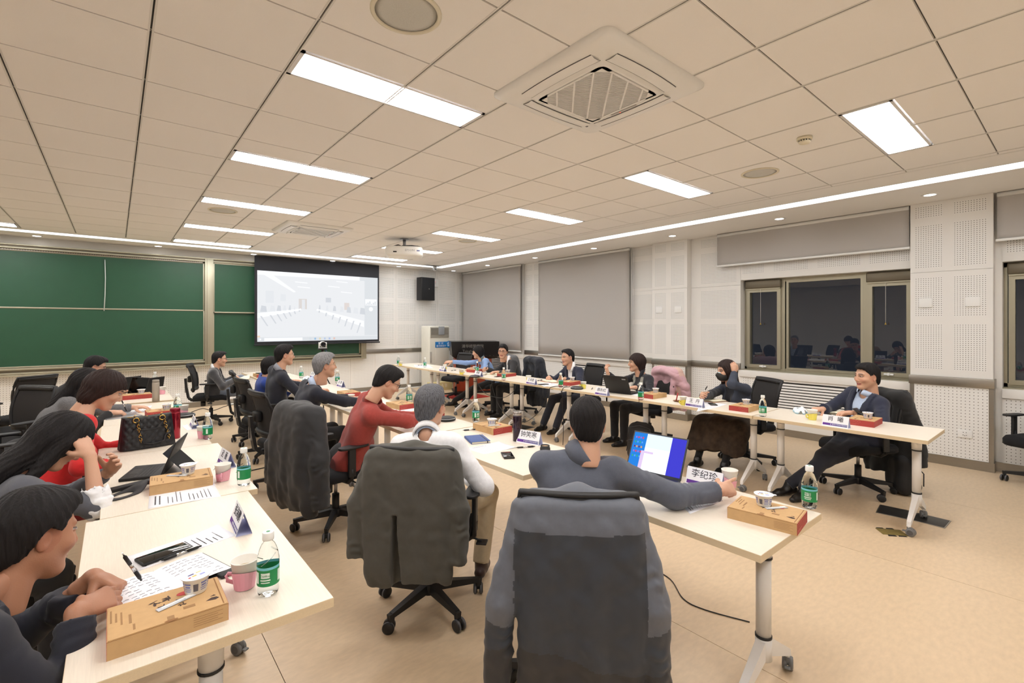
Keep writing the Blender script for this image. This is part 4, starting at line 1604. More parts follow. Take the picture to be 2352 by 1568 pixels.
def make_box():
    """flat meal box: long side along x (.29), depth y .2; red ends at +x and -x"""
    t = thing('meal_box', 'box', 'box')
    a, b, h = .1335, .093, .05
    m = MB().box(-a, -b, 0, a, b, h - .002, CARD)
    m.box(-a + .002, -b + .001, h - .002, a - .002, b - .002, h, CARD)
    m.build('box', t)
    e = MB()
    for s in (-1, 1):
        e.box(min(s * a, s * (a + .0006)), -b, 0, max(s * a, s * (a + .0006)), b, h - .002, REDC)
        for k in range(4):
            e.lathe([(.009, 0), (.0075, .0003)], mat('print_rose', (206, 112, 100), .6), 14, T(s * (a + .0006), -.075 + .022 * k, .034) @ R(s * PI / 2, 'Y'), cap=False)
        e.box(min(s * a, s * (a + .0008)), -.08, .014, max(s * a, s * (a + .0008)), -.01, .016, mat('print_rose', (206, 112, 100)))
        e.box(min(s * a, s * (a + .0008)), -.08, .009, max(s * a, s * (a + .0008)), -.03, .0105, mat('print_rose', (206, 112, 100)))
    e.box(-a, b, 0, a, b + .0006, h - .002, REDC)
    for k in range(4):
        e.lathe([(.009, 0), (.0075, .0003)], mat('print_rose', (206, 112, 100), .6), 14, T(.1 - .022 * k, b + .0006, .034) @ R(-PI / 2, 'X'), cap=False) if True else None
    e.build('red_end', t)
    f = MB()
    f.lathe([(.012, -.0003), (.012, .0003)], CARDD, 16, T(.0, -b + .004, h) @ Matrix.Diagonal((1.3, .45, 1, 1)))
    f.box(-a, -b - .0004, h - .0035, a, -b + .001, h - .0025, CARDD)
    f.box(a - .012, -b + .006, h + .0001, a - .009, b - .006, h + .0005, CARDD)
    f.build('flap_slot', t)
    p = MB()
    z = h + .0003
    for (x, y, w_, d_, c) in [(-.125 + .011 * k, .03 - .012 * (k % 3), .004, .07 - .02 * (k % 2), INKL) for k in range(3)] + [(-.085, -.01, .006, .05, INKL), (-.078, -.06, .005, .03, INKL), (.045, -.045, .028, .014, INKL), (.0, -.075, .016, .02, INKL)]:
        p.box(x - w_ / 2, y - d_ / 2, z, x + w_ / 2, y + d_ / 2, z + .0003, c)
    p.lathe([(.017, z), (.017, z + .0004)], INKR, 20, T(.04, .045, 0) @ Matrix.Diagonal((1, .7, 1, 1)))
    for (pts) in ([(.085, -.045), (.108, -.052), (.118, -.046), (.112, -.036), (.1, -.034)], [(.098, -.026), (.112, -.028), (.108, -.02)]):
        p.prism(pts, z, z + .0003, INK)
    for k in range(5):
        p.box(.05, -b - .0006, .012 + .006 * k, .05 + .07 - .012 * (k % 2), -b, .0128 + .006 * k, INKL)
        p.box(-.12, b, .012 + .006 * k, -.05 - .012 * (k % 2), b + .0006, .0128 + .006 * k, INKL)
    p.build('print', t)
    # the brush-written sign on the lid, ink strokes
    br = MB()
    z2 = z + .0002
    for ox, oy, k in ((-.03, .034, 1.0), (.0, .04, 1.0), (-.012, .0, .85), (.024, .008, .8), (.03, -.02, .7)):
        rr = random.Random(int(ox * 1000) + 50)
        for j in range(6):
            a0 = (0, PI / 2, .5, -.6, PI / 2, .1)[j] + rr.uniform(-.2, .2)
            l_ = k * rr.uniform(.006, .013)
            w_ = k * rr.uniform(.0012, .0028)
            x, y = ox + k * rr.uniform(-.008, .008), oy + k * rr.uniform(-.01, .01)
            q = T(x, y, 0) @ R(a0)
            br.prism([(-l_, -w_ * .4), (-l_ * .5, -w_), (l_ * .8, -w_ * .6), (l_, 0), (l_ * .7, w_ * .8), (-l_ * .6, w_)], z2, z2 + .0003, INK, q)
    br.build('brush_lettering', t)
    return t


def make_spoon():
    t = MB().rbox(-.05, -.009, 0, .05, .009, .003, mat('spoon_wrap', (222, 226, 236), .25, alpha=.85), .0014)
    t.rbox(-.04, -.003, .0028, .03, .003, .004, CAPW, .0006).rbox(.02, -.007, .0028, .044, .007, .0042, CAPW, .0006)
    return t.build('spoon')


def make_pen():
    t = thing('pen', 'pen', 'pen')
    q = R(PI / 2, 'Y')
    MB().lathe([(.001, -.07), (.0025, -.06), (.0052, -.055), (.0052, -.018)], BLKM, 12, q).lathe([(.0052, .02), (.0052, .055), (.003, .06), (.003, .068)], BLKM, 12, q).build('grip', t)
    MB().lathe([(.0048, -.018), (.0048, .02)], mat('chrome'), 12, q).lathe([(.0012, -.074), (.002, -.066)], mat('chrome'), 8, q).rbox(.012, -.0025, .005, .055, .0025, .0072, mat('chrome'), .001).build('barrel', t)
    return t


def make_phone(dark=True):
    t = thing('phone', 'phone', 'phone')
    MB().rbox(-.075, -.037, 0, .075, .037, .0085, SILV if not dark else BLKM, .004).build('case', t)
    MB().rbox(-.071, -.0345, .0078, .071, .0345, .0092, DARKG, .0012).build('screen', t)
    return t


def make_puck():
    t = thing('conference_speaker', 'puck', 'speakerphone')
    MB().lathe([(.075, 0), (.082, .004), (.084, .016), (.082, .02)], BLKM, 32).build('base', t)
    MB().lathe([(.083, .0195), (.0845, .022), (.082, .025)], SILV, 32).build('rim', t)
    MB().lathe([(.081, .0245), (.06, .032), (.001, .035)], mat('puck_top', (30, 30, 34), .5, bump=.4, bscale=900), 32).build('top', t)
    return t


def sheet(name, pts, z, m=PAPER, lines=True, label='', cat='paper', cor=.004, group=None):
    """paper on the table: pts = four world corners (x, y), text along the first edge; one corner lifts a little"""
    n = 8
    a, b, c, d = [Vector((p[0], p[1], 0)) for p in pts]
    mb = MB()
    vs = []
    for j in range(n + 1):
        for i in range(n + 1):
            u, v = i / n, j / n
            p = a * (1 - u) * (1 - v) + b * u * (1 - v) + c * u * v + d * (1 - u) * v
            lift = cor * max(0, u + v - 1.4) ** 2 * 4 + .6 * cor * max(0, (1 - u) + v - 1.6) ** 2 * 4
            vs.append((p.x, p.y, z + .0006 + lift))
    mb.add(vs, [(j * (n + 1) + i, j * (n + 1) + i + 1, (j + 1) * (n + 1) + i + 1, (j + 1) * (n + 1) + i) for j in range(n) for i in range(n)], m, True)
    o = mb.build(name)
    tag(o, label, cat, group)
    md = o.modifiers.new('t', 'SOLIDIFY')
    md.thickness = .0006
    md.offset = -1
    if lines:
        L = MB()
        rr = random.Random(len(label))
        for r in range(14):
            u0 = .08 + .06 * r
            w_ = .012 if r > 1 else .02
            v0, v1 = .1 + .04 * rr.random(), .45 + .4 * rr.random()
            if r in (2, 7):
                continue
            segs = int((v1 - v0) / .05)
            for k in range(segs):
                va, vb = v0 + k * .05, v0 + k * .05 + .036
                q = []
                for (u, v) in ((u0, va), (u0 + w_, va), (u0 + w_, vb), (u0, vb)):
                    p = a * (1 - u) * (1 - v) + b * u * (1 - v) + c * u * v + d * (1 - u) * v
                    lift = cor * max(0, u + v - 1.4) ** 2 * 4 + .6 * cor * max(0, (1 - u) + v - 1.6) ** 2 * 4
                    q.append((p.x, p.y, z + .0011 + lift))
                L.add(q, [(0, 1, 2, 3), (3, 2, 1, 0)], INKG if r > 1 else INKB)
        L.build('printed_lines', o)
    return o


def make_laptop(W=.32, D=.22, ang=1.9, screen=None, body=BLKM, key=None):
    """hinge along y at x=0, keyboard towards -x, screen leaning towards +x"""
    t = thing('laptop', 'laptop', 'laptop')
    MB().rbox(-D, -W / 2, 0, 0, W / 2, .016, body, .005).build('base', t)
    k = MB()
    for r in range(5):
        for c in range(13):
            k.box(-D * .93 + D * .62 + -.017 * r + .0, -W * .45 + c * W * .0695, .0158, -D * .93 + D * .62 - .017 * r + .014, -W * .45 + c * W * .0695 + W * .058, .0172, key or mat('key_black', (30, 30, 32), .5))
    k.box(-D + .02, -.05, .0158, -D + .075, .05, .0166, mat('pad_dark', (36, 36, 38), .35))
    k.build('keyboard', t)
    q = T(0, 0, .012) @ R(ang - PI / 2, 'Y')
    MB().rbox(-.0035, -W / 2, 0, .0035, W / 2, D, body, .003, q).build('lid', t)
    s = MB()
    scr(s, W, D, q, screen)
    s.build('screen', t)
    return t


def scr(s, W, D, q, screen, x=-.0038):
    def r(u0, v0, u1, v1, m, o=0):
        X = x - .0002 - o * .0001
        pts = [q @ Vector((X, -W / 2 + .008 + (W - .016) * u, .012 + (D - .02) * v)) for u, v in ((u0, v0), (u1, v0), (u1, v1), (u0, v1))]
        s.add(pts, [(0, 1, 2, 3), (3, 2, 1, 0)], m)
    if screen is None:
        r(0, 0, 1, 1, DARKG)
    elif screen == 'desktop':
        B = emis('screen_blue', (40, 120, 205), 1.0)
        r(0, 0, 1, 1, B)
        r(.0, 0, .26, 1, emis('screen_indigo', (62, 60, 190), 1.0), 1)
        r(.26, 0, .74, .999, emis('screen_pale', (250, 252, 255), 1.05), 1)
        r(.26, .62, .74, .999, emis('screen_sky', (214, 232, 250), 1.0), 2)
        r(.56, 0, .80, .52, emis('screen_lilac', (206, 186, 220), 1.0), 1.5)
        r(.28, 0, .73, .46, emis('screen_pale', (250, 252, 255), 1.05), 3)
        cs = ((230, 60, 70), (120, 40, 50), (90, 160, 240), (150, 110, 220), (240, 160, 60), (60, 170, 120))
        for i in range(4):
            for j in range(5):
                c = cs[(i * 3 + j * 2) % 6]
                r(.80 + .045 * i, .84 - .13 * j, .825 + .045 * i, .89 - .13 * j, emis('icon_%d' % ((i * 3 + j * 2) % 6), c, .9), 4)
    elif screen == 'page':
        r(0, 0, 1, 1, emis('screen_page', (176, 176, 204), .62))
        r(.0, .9, 1, 1, emis('screen_page_top', (120, 118, 140), .5), 1)
        r(.0, .86, 1, .89, emis('screen_page_red', (150, 60, 70), .6), 1)
        for k in range(7):
            r(.12, .7 - .09 * k, .5 + .1 * (k % 3), .715 - .09 * k, emis('screen_text', (140, 140, 168), .6), 1)
    elif screen == 'call':
        r(0, 0, 1, 1, emis('screen_slate', (74, 80, 98), .7))
        r(.3, .2, .58, .8, emis('screen_window', (190, 220, 250), .95), 1)
        for k in range(6):
            r(.86, .3 + .1 * k, .9, .34 + .1 * k, emis('icon_2', (90, 160, 240), .9), 2)
        r(.94, .94, .99, .99, emis('icon_5', (60, 170, 120), .9), 2)


def make_thermos(m, capm, r=.036, H=.215):
    t = thing('thermos', 'thermos', 'thermos')
    MB().lathe([(r - .004, 0), (r, .004), (r, H - .035), (r - .001, H - .03)], m, 32).build('body', t)
    MB().lathe([(r - .0015, H - .03), (r - .0015, H - .004), (r - .005, H)], capm, 32).build('lid', t)
    return t


def place(proto, used, loc, rz, label, group=None):
    """first use moves the prototype, later ones copy it with its parts"""
    if proto.name not in used:
        used.add(proto.name)
        proto.location = loc
        proto.rotation_euler = (0, 0, rz)
        proto['label'] = label
        if group:
            proto['group'] = group
        return proto
    return dup(proto, loc, rz, label, group)


USED = set()
# ------------------------------------------------------------------ people
SKIN = mat('skin', (206, 160, 132), .48, bump=.12, bscale=260, sss=.1)
_at = SKIN.node_tree.nodes.new('ShaderNodeVertexColor')
_at.layer_name = 'tone'
SKIN.node_tree.links.new(_at.outputs[0], SKIN.node_tree.nodes['Principled BSDF'].inputs['Base Color'])
HAIRS = {'black': mat('hair_black', (24, 21, 22), .62, spec=.25, bump=.6, bscale=70, stretch=(3, 3, .35), noise=.35, nscale=60),
         'brown': mat('hair_brown', (44, 30, 27), .62, spec=.25, bump=.6, bscale=70, stretch=(3, 3, .35), noise=.35, nscale=60),
         'grey': mat('hair_grey', (128, 128, 130), .62, spec=.25, bump=.6, bscale=60, stretch=(3, 3, .5), noise=.45, nscale=55),
         'pepper': mat('hair_pepper', (96, 97, 102), .62, spec=.25, bump=.6, bscale=70, stretch=(3, 3, .5), noise=.6, nscale=70)}


def cloth(name, col, **k):
    d = dict(rough=.92, bump=.16, bscale=900, noise=.05, nscale=60, sheen=.12)
    d.update(k)
    return mat(name, col, **d)


def head_M(yaw, pitch, roll):
    """columns: right, forward, up of the head in the world; yaw 0 looks along +x, turning left is positive"""
    fwd = np.array([math.cos(yaw) * math.cos(pitch), math.sin(yaw) * math.cos(pitch), math.sin(pitch)])
    rt0 = np.array([math.sin(yaw), -math.cos(yaw), 0.0])
    up0 = np.cross(rt0, fwd)
    rt = rt0 * math.cos(roll) + up0 * math.sin(roll)
    up = -rt0 * math.sin(roll) + up0 * math.cos(roll)
    return np.stack([rt, fwd, up], 1)


def head_mesh(M, c, s, h, smile=0.0, mouth=0.0, neck=None, ears=True, tan=False):
    """head in its own frame (right, forward, up), then turned; returns world verts, quads, material index"""
    F = Field((-.1, -.125, -.19), (.1, .14, .135), h / s)
    F.ell((0, -.012, .032), (.073, .092, .088), 0)
    F.ell((0, .02, .0), (.068, .07, .085), .02)
    F.cone((0, .03, -.03), (0, .05, -.088), .056, .03, .03)
    F.cone((-.042, .0, -.05), (-.02, .055, -.092), .022, .016, .03)
    F.cone((.042, .0, -.05), (.02, .055, -.092), .022, .016, .03)
    F.ell((0, .07, -.093), (.017, .014, .014), .015)
    for sx in (-1, 1):
        F.ell((sx * .042, .058, -.025 + .004 * smile), (.024, .022, .02), .02)
        F.ell((sx * .031, .082, .013), (.021, .013, .013), .014, 's')
        F.cone((sx * .014, .084, .028), (sx * .046, .071, .03), .008, .006, .012)
        F.ell((sx * .0305, .0775, .0115), (.0155, .0095, .0085), .004)
        F.ell((sx * .013, .086, -.034), (.0085, .01, .008), .006)
        if ears:
            F.ell((sx * .074, -.012, -.005), (.009, .017, .03), .006, M=head_M(0, 0, 0).T if False else None)
            F.ell((sx * .0805, -.006, -.003), (.005, .009, .017), .003, 's')
    F.cone((0, .083, .02), (0, .1, -.022), .0085, .0115, .012)
    F.ell((0, .1, -.028), (.012, .011, .0095), .007)
    zl = -.058
    F.ell((0, .081, zl + .005), (.023 + .006 * smile, .0095, .0052), .004)
    F.ell((0, .08, zl - .007 - .014 * mouth), (.019 + .005 * smile, .0095, .0062), .005)
    F.ell((0, .09, zl - .0005 - .006 * mouth), (.021 + .007 * smile, .008, .0022 + .009 * mouth), .002, 's')
    F.cone((0, -.03, -.045), (0, -.045, -.17), .053, .055, .03)
    v, q = F.mesh()
    v = relax(v, q, 1, .35)
    x, y, z = np.abs(v[:, 0]), v[:, 1], v[:, 2]
    ss = lambda e0, e1, t: np.clip((t - e0) / (e1 - e0), 0, 1)
    col = np.tile(np.array(TONES[tan][0]), (len(v), 1))

    def lay(c_, m):
        col[:] = col * (1 - m[:, None]) + np.array(c_) * m[:, None]
    lay(TONES[tan][2], .45 * ss(1, .2, ((x - .043) / .026) ** 2 + ((z + .03) / .026) ** 2) * (y > .03))
    lay(TONES[tan][2], .4 * ss(1, .3, (x / .016) ** 2 + ((z + .026) / .016) ** 2) * (y > .085))
    lay(TONES[tan][2], .5 * (x > .07) * (np.abs(z) < .04))
    e = (x / (.0245 + .007 * smile)) ** 2 + ((z - zl + .002 + .008 * mouth + smile * .004 * (1 - (x / .024) ** 2)) / (.0112 + .012 * mouth)) ** 2
    lay(TONES[tan][1], ss(1.15, .75, e) * (y > .066))
    lay((.05, .018, .016), .85 * ss(1.0, .35, np.abs(z - (zl - .0005 - .006 * mouth)) / (.0022 + .0095 * mouth)) * (x < .019 + .006 * smile) * (y > .06))
    ex = (x - .0305) / .0155
    ez = (z - .0105 - .0012 * ex) / (.0052 - .0016 * smile)
    e = ex ** 2 + ez ** 2
    lay((.55, .5, .46), ss(1.15, .8, e) * (y > .06))
    lay((.018, .012, .01), ss(1.2, .8, ((x - .0305) ** 2 + (z - .0105) ** 2) / .0076 ** 2) * ss(1.2, .9, e) * (y > .06))
    lay((.03, .02, .018), .9 * ss(1.0, .4, np.abs(z - (.0108 + .006 * np.sqrt(np.maximum(0, 1 - (ex / 1.2) ** 2)))) / .0026) * (np.abs(ex) < 1.12) * (y > .055))
    zb = .033 - .0035 * ((x - .03) / .02) ** 2
    lay((.02, .016, .015), .95 * ss(1.0, .4, np.abs(z - zb) / (.0056 - .03 * np.maximum(0, x - .036))) * ss(.009, .014, x) * ss(.053, .046, x) * (y > .05))
    mi = col
    return (v * s) @ M.T + c, q, mi


def hand_prims(F, wrist, fdir, pnorm, side, curl=.35, spread=.12, thumb=.5, s=1.0, point=False, pinch=0.0):
    """fdir: towards the fingertips, pnorm: out of the palm; side +1 right, -1 left"""
    f = nrm(fdir)
    n = np.asarray(pnorm, float)
    n = nrm(n - f * (n @ f))
    u = np.cross(n, f) * side          # towards the little finger
    w = np.asarray(wrist, float)
    F.cone(w, w + f * .035 * s, .024 * s, .026 * s, .015, sq=(n, 1.35))
    for k in range(4):
        o = (-.026 + .0175 * k)
        F.cone(w + f * .03 * s + u * o * .7 * s, w + f * (.088 - .004 * abs(k - 1)) * s + u * o * s, .0135 * s, .0115 * s, .012)
    L = (.075, .083, .077, .06)
    for k in range(4):
        o = -.026 + .0175 * k
        c = curl if not (point and k == 0) else .08
        a = (k - 1.2) * spread * (1 - .6 * c)
        d = f * math.cos(a) + u * math.sin(a)
        p = w + f * (.088 - .004 * abs(k - 1)) * s + u * o * s
        ang = c * .9
        for j, fr in enumerate((.45, .31, .24)):
            dd = d * math.cos(ang) + n * math.sin(ang)
            p2 = p + dd * L[k] * fr * s
            r = (.0092, .0084, .0074, .0068)
            F.cone(p, p2, r[j] * s, r[j + 1] * s, .003)
            p = p2
            ang += c * (1.25 if j == 0 else .9)
    # thumb: leaves the side of the palm near its base
    b = w + f * .022 * s - u * .022 * s + n * .004 * s
    d1 = nrm(f * (.75 - .2 * thumb) - u * (.8 - .25 * thumb) + n * (.25 + .5 * thumb))
    p1 = b + d1 * .042 * s
    d2 = nrm(f * (.9 + .2 * pinch) - u * (.25 - .5 * pinch) + n * (.35 + .4 * thumb))
    p2 = p1 + d2 * .032 * s
    p3 = p2 + nrm(d2 + u * .25 * thumb) * .026 * s
    F.cone(b, p1, .0145 * s, .0115 * s, .012)
    F.cone(p1, p2, .0112 * s, .0098 * s, .004)
    F.cone(p2, p3, .0098 * s, .0078 * s, .003)


def ik(a, b, l1, l2, pole):
    a, b = np.asarray(a, float), np.asarray(b, float)
    d = b - a
    D = np.linalg.norm(d)
    if D > (l1 + l2) * .995:
        k = D / ((l1 + l2) * .995)
        l1, l2 = l1 * k, l2 * k
    x = (l1 * l1 - l2 * l2 + D * D) / (2 * D)
    h = math.sqrt(max(l1 * l1 - x * x, 1e-6))
    e = d / D
    p = np.asarray(pole, float)
    p = p - e * (p @ e)
    return a + e * x + nrm(p) * h


def hair_mesh(style, M, c, s, h, seed=1.0, vol=.012, part=0.0, back=None):
    """hair shell in the head's frame, turned into the world"""
    lo, hi = np.array((-.125, -.15, -.12)), np.array((.125, .135, .15))
    if style in ('bob', 'bowl'):
        lo[2] = -.2
    if style == 'long':
        lo = np.array((-.15, -.2, -.42))
    F = Field(lo, hi, h / s)
    F.ell((0, -.012, .034), (.073 + vol, .093 + vol, .089 + vol * 1.1), 0)
    if style in ('short', 'short_m'):
        F.ell((0, .052, .09), (.05, .045, .03 + vol * .5), .03)
        F.ell((0, -.07, -.035), (.06, .035, .055), .03)
        pts_y = [-.2, -.1, -.075, -.04, -.022, -.004, .022, .036, .058, .074, .2]
        pts_z = [-.085, -.085, -.07, -.045, .012, .03, .012, .035, .068, .082, .098]
        if style == 'short_m':       # receding a little at the temples
            pts_z = [-.085, -.085, -.068, -.042, .016, .034, .02, .05, .08, .092, .11]
    elif style == 'bowl':            # short round woman's cut
        F.ell((0, -.02, .02), (.098, .112, .105), .02)
        F.ell((0, -.055, -.06), (.082, .06, .07), .03)
        pts_y = [-.2, -.1, -.05, -.03, -.012, .01, .035, .055, .075, .2]
        pts_z = [-.13, -.13, -.12, -.10, -.055, -.03, -.002, .03, .046, .05]
    elif style == 'bob':
        F.ell((0, -.02, .02), (.1, .112, .106), .02)
        F.cone((0, -.04, -.03), (0, -.05, -.115), .088, .082, .03)
        F.cone((-.075, .01, .0), (-.068, .02, -.105), .03, .022, .03)
        F.cone((.075, .01, .0), (.068, .02, -.105), .03, .022, .03)
        pts_y = [-.2, -.05, -.01, .015, .035, .05, .07, .2]
        pts_z = [-.17, -.16, -.155, -.14, -.11, -.05, .055, .07]
    elif style == 'long':
        F.ell((0, -.02, .02), (.098, .112, .106), .02)
        ln = (back if back is not None else -.3)
        F.cone((0, -.05, -.03), (0, -.095, ln), .085, .068, .04, sq=((0, 1, 0), 1.25))
        F.cone((-.078, .0, .0), (-.088, -.005, ln + .04), .03, .024, .03)
        F.cone((.078, .0, .0), (.088, -.005, ln + .04), .03, .024, .03)
        pts_y = [-.25, .012, .03, .042, .05, .07, .2]
        pts_z = [-.5, -.5, -.3, -.1, .0, .068, .09]
    py, pz = np.array(pts_y), np.array(pts_z)

    def cut(X, Y, Z):
        zc = np.interp(Y, py, pz)
        zc = zc + .0022 * np.sin(X * 150 + 3 * np.sin(X * 60 + seed) + seed) + .003 * np.sin(X * 47 + 2 * seed) + part * X
        return (zc - Z) * .75
    F.func(cut, 'i')

    def strands(X, Y, Z):
        a = np.arctan2(X, Y + .03 - .0)
        r = np.sqrt(X * X + (Y + .03) ** 2)
        q = np.where(Z > .05, a * 9, a * 17)
        n = np.sin(a * 23 + 6 * np.sin(Z * 22 + seed) + seed) * .45 + np.sin(a * 47 + 5 * np.sin(Z * 31 + 2 * seed) + 2 * seed) * .35 + np.sin(a * 11 + 30 * Z) * .4
        amp = .0022 if style.startswith('short') else .0032
        return -n * amp * np.clip(r / .05, 0, 1) + .0 * q
    F.displace(strands)
    v, q = F.mesh()
    return (v * s) @ M.T + c, q


def frame_of(a, b, rt):
    up = nrm(np.asarray(b, float) - np.asarray(a, float))
    rt = np.asarray(rt, float)
    rt = nrm(rt - up * (rt @ up))
    fw_ = np.cross(up, rt)
    return rt, fw_, up


PEOPLE = {}
TONES = {False: [rgb(209, 163, 136)[:3], rgb(176, 104, 96)[:3], rgb(204, 140, 116)[:3]], True: [rgb(176, 126, 99)[:3], rgb(140, 84, 76)[:3], rgb(168, 106, 84)[:3]]}


def person(label, P):
    """P: pelvis, neck (base of the neck), sh (shoulder yaw: facing direction of the chest), head, look=(yaw,pitch,roll), wl/wr wrists, hl/hr hands,
    al/ar ankles, top/bottom garments ..."""
    g = lambda k, d=None: P.get(k, d)
    s = g('s', 1.0)
    h = g('h', .009)              # grid for clothes
    hh = g('hh', .0036)           # grid for head
    pel, nk = np.array(g('pelvis'), float), np.array(g('neck'), float)
    sh = g('sh')
    fwd = np.array([math.cos(sh), math.sin(sh), 0.0])
    rt = np.array([math.sin(sh), -math.cos(sh), 0.0])       # the person's own right
    r3, f3, u3 = frame_of(pel, nk, rt)
    hc = np.array(g('head'), float)
    M = head_M(*g('look'))
    sw = g('sw', .16) * s
    shp = nk - u3 * g('drop', .062) * s
    S = {-1: shp - r3 * sw + f3 * g('fl', 0.0), 1: shp + r3 * sw + f3 * g('fr', 0.0)}
    fem = g('fem', False)
    W = {-1: np.array(g('wl'), float), 1: np.array(g('wr'), float)}
    poles = {-1: g('pl', -r3 * .6 - u3 - f3 * .3), 1: g('pr', r3 * .6 - u3 - f3 * .3)}
    E = {k: ik(S[k], W[k], .275 * s, .245 * s, poles[k]) for k in (-1, 1)}
    spread = g('hipw', .09) * s
    fy = g('legyaw', sh)
    lf = np.array([math.cos(fy), math.sin(fy), 0.0])
    lr = np.array([math.sin(fy), -math.cos(fy), 0.0])
    Hp = {-1: pel - lr * spread, 1: pel + lr * spread}
    A = {-1: g('al'), 1: g('ar')}
    for k in (-1, 1):
        if A[k] is None:
            A[k] = Hp[k] + lf * .42 + lr * .03 * k + np.array([0, 0, -.0])
            A[k][2] = .09
        A[k] = np.array(A[k], float)
    K = {k: ik(Hp[k], A[k], .42 * s, .40 * s, lf * .8 + np.array([0, 0, 1.0]) + lr * k * g('kneeout', .1)) for k in (-1, 1)}
    root = None
    up = np.array([0, 0, 1.0])
    tan = g('tan', False)
    skins = [SKIN]

    # ---- the body: one mesh of head, neck, hands and the figure under the clothes
    vv, qq, mm = [], [], []

    def put(v, q, mi=None):
        o = sum(len(a) for a in vv)
        vv.append(v)
        qq.append(q + o)
        mm.append(np.tile(np.array(TONES[tan][0]), (len(v), 1)) if mi is None else mi)
    put(*head_mesh(M, hc, s, hh, g('smile', 0), g('mouth', 0), tan=tan))
    allp = np.array([pel, nk, hc] + list(S.values()) + list(E.values()) + list(W.values()) + list(K.values()) + list(A.values()))
    B = Field(allp.min(0) - .18, allp.max(0) + .18, .0125)
    torso_w = (.115 if fem else .125) * s
    def torso(F, o, k=.05, belly=g('belly', 0.0)):
        ch = pel + (nk - pel) * .68
        wa = pel + (nk - pel) * .28
        for e in (-1, 1):
            F.cone(pel + r3 * .06 * e * s, ch + r3 * .065 * e * s, (.095 if fem else .1) * s + o, .098 * s + o, k, sq=(f3, 1.18))
            F.cone(ch + r3 * .05 * e * s, S[e] - r3 * .03 * e, .085 * s + o, .05 * s + o, k, sq=(f3, 1.12))
            F.cone(nk - u3 * .035, S[e] - r3 * .01 * e + u3 * .008, .046 * s + o, .038 * s + o, k)
        F.ell(wa + f3 * (.05 + belly * .3), np.array((.12, .09 + belly, .12)) * s + o, k, M=np.stack([r3, f3, u3]))
        if fem:
            for e in (-1, 1):
                F.ell(pel + (nk - pel) * .62 + f3 * .085 + r3 * .06 * e, np.array((.055, .05, .055)) * s + o, .04)
        for e in (-1, 1):
            F.ell(Hp[e] - lf * .02, np.array((.105, .11, .1)) * s + o, k)
    torso(B, -.022)
    for e in (-1, 1):
        B.cone(S[e], E[e], .03, .027, .03)
        B.cone(E[e], W[e], .027, .022, .02)
        B.cone(Hp[e], K[e], .06, .045, .04)
        B.cone(K[e], A[e], .042, .03, .03)
    B.cone(nk, hc + M @ np.array((0, -.04, -.09)) * s, .045 * s, .043 * s, .03)
    v, q = B.mesh()
    put(v, q)
    bare = g('bare', {})
    for e, key in ((-1, 'hl'), (1, 'hr')):
        hd = g(key)
        if hd is None:
            continue
        fd, pn = hd[0], hd[1]
        kw = hd[2] if len(hd) > 2 else {}
        pts = np.array([W[e], W[e] + nrm(fd) * .2])
        fb = bare.get(e)
        if fb is not None:
            pts = np.vstack([pts, [W[e] + (E[e] - W[e]) * fb]])
        F = Field(pts.min(0) - .1, pts.max(0) + .1, g('hh2', hh * 1.05))
        st = W[e] + (E[e] - W[e]) * (fb if fb is not None else .22)
        F.cone(st, W[e], (.024 + .014 * (fb or .2)) * s, .0225 * s, .015)
        hand_prims(F, W[e], fd, pn, e, s=s * g('hs', 1.0), **kw)
        v, q = F.mesh()
        v = relax(v, q, 1, .3)
        put(v, q)
    me = np_mesh('person', np.vstack(vv), np.vstack(qq), skins)
    ca = me.color_attributes.new('tone', 'FLOAT_COLOR', 'POINT')
    cc_ = np.vstack(mm)
    ca.data.foreach_set('color', np.hstack([cc_, np.ones((len(cc_), 1))]).astype(np.float32).ravel())
    root = link('person', me)
    tag(root, label, 'person')

    def child(name, v, q, m, mi=None, **k):
        return link(name, np_mesh(name, v, q, m if isinstance(m, list) else [m], mi), root, **k)

    # ---- garments
    def sleeve(F, e, r, cutw=.05, wr=.003, o=0.0, from_=None):
        n = nrm(W[e] - E[e])
        wc = W[e] - n * cutw
        ph = 1.3 * e + g('seed', 1.0)
        F.cone(S[e], E[e], (.05 + r) * s, (.042 + r) * s, .03, wr=wr * .7, wl=.08, ph=ph)
        F.cone(E[e], W[e], (.043 + r) * s, (.033 + r) * s, .025, wr=wr, wl=.055, ph=ph + 2, cut=[(wc, n)])

    cn = nrm(hc + M @ np.array((0, -.03, -.12)) * s - nk)
    def neck_hole(F, r, lower=.0, front=0.0):
        F.cone(nk - cn * (.02 + lower) + f3 * .012, nk + cn * .25 + f3 * .03, r, r + .03, .01, 's')

    def fit(extra=.14):
        return Field(allp.min(0) - extra, allp.max(0) + extra, h)

    def upper_field(extra=.15):
        a = np.array([pel, nk] + list(S.values()) + list(E.values()) + list(W.values()))
        lo, hi = a.min(0) - extra, a.max(0) + extra
        return Field(lo, hi, h)

    def tl(X, Y, Z):
        """torso frame coordinates: right, forward, up from the neck base"""
        X, Y, Z = X - nk[0], Y - nk[1], Z - nk[2]
        return X * r3[0] + Y * r3[1] + Z * r3[2], X * f3[0] + Y * f3[1] + Z * f3[2], X * u3[0] + Y * u3[1] + Z * u3[2]

    hemz = g('hem', -.10)
    TL = np.linalg.norm(nk - pel)

    def folds(F, amp, sd):
        F.displace(lambda X, Y, Z: amp * fbm(X, Y, Z, 26, sd) + amp * .6 * fbm(X, Y, Z, 55, sd + 2))

    top = g('top')
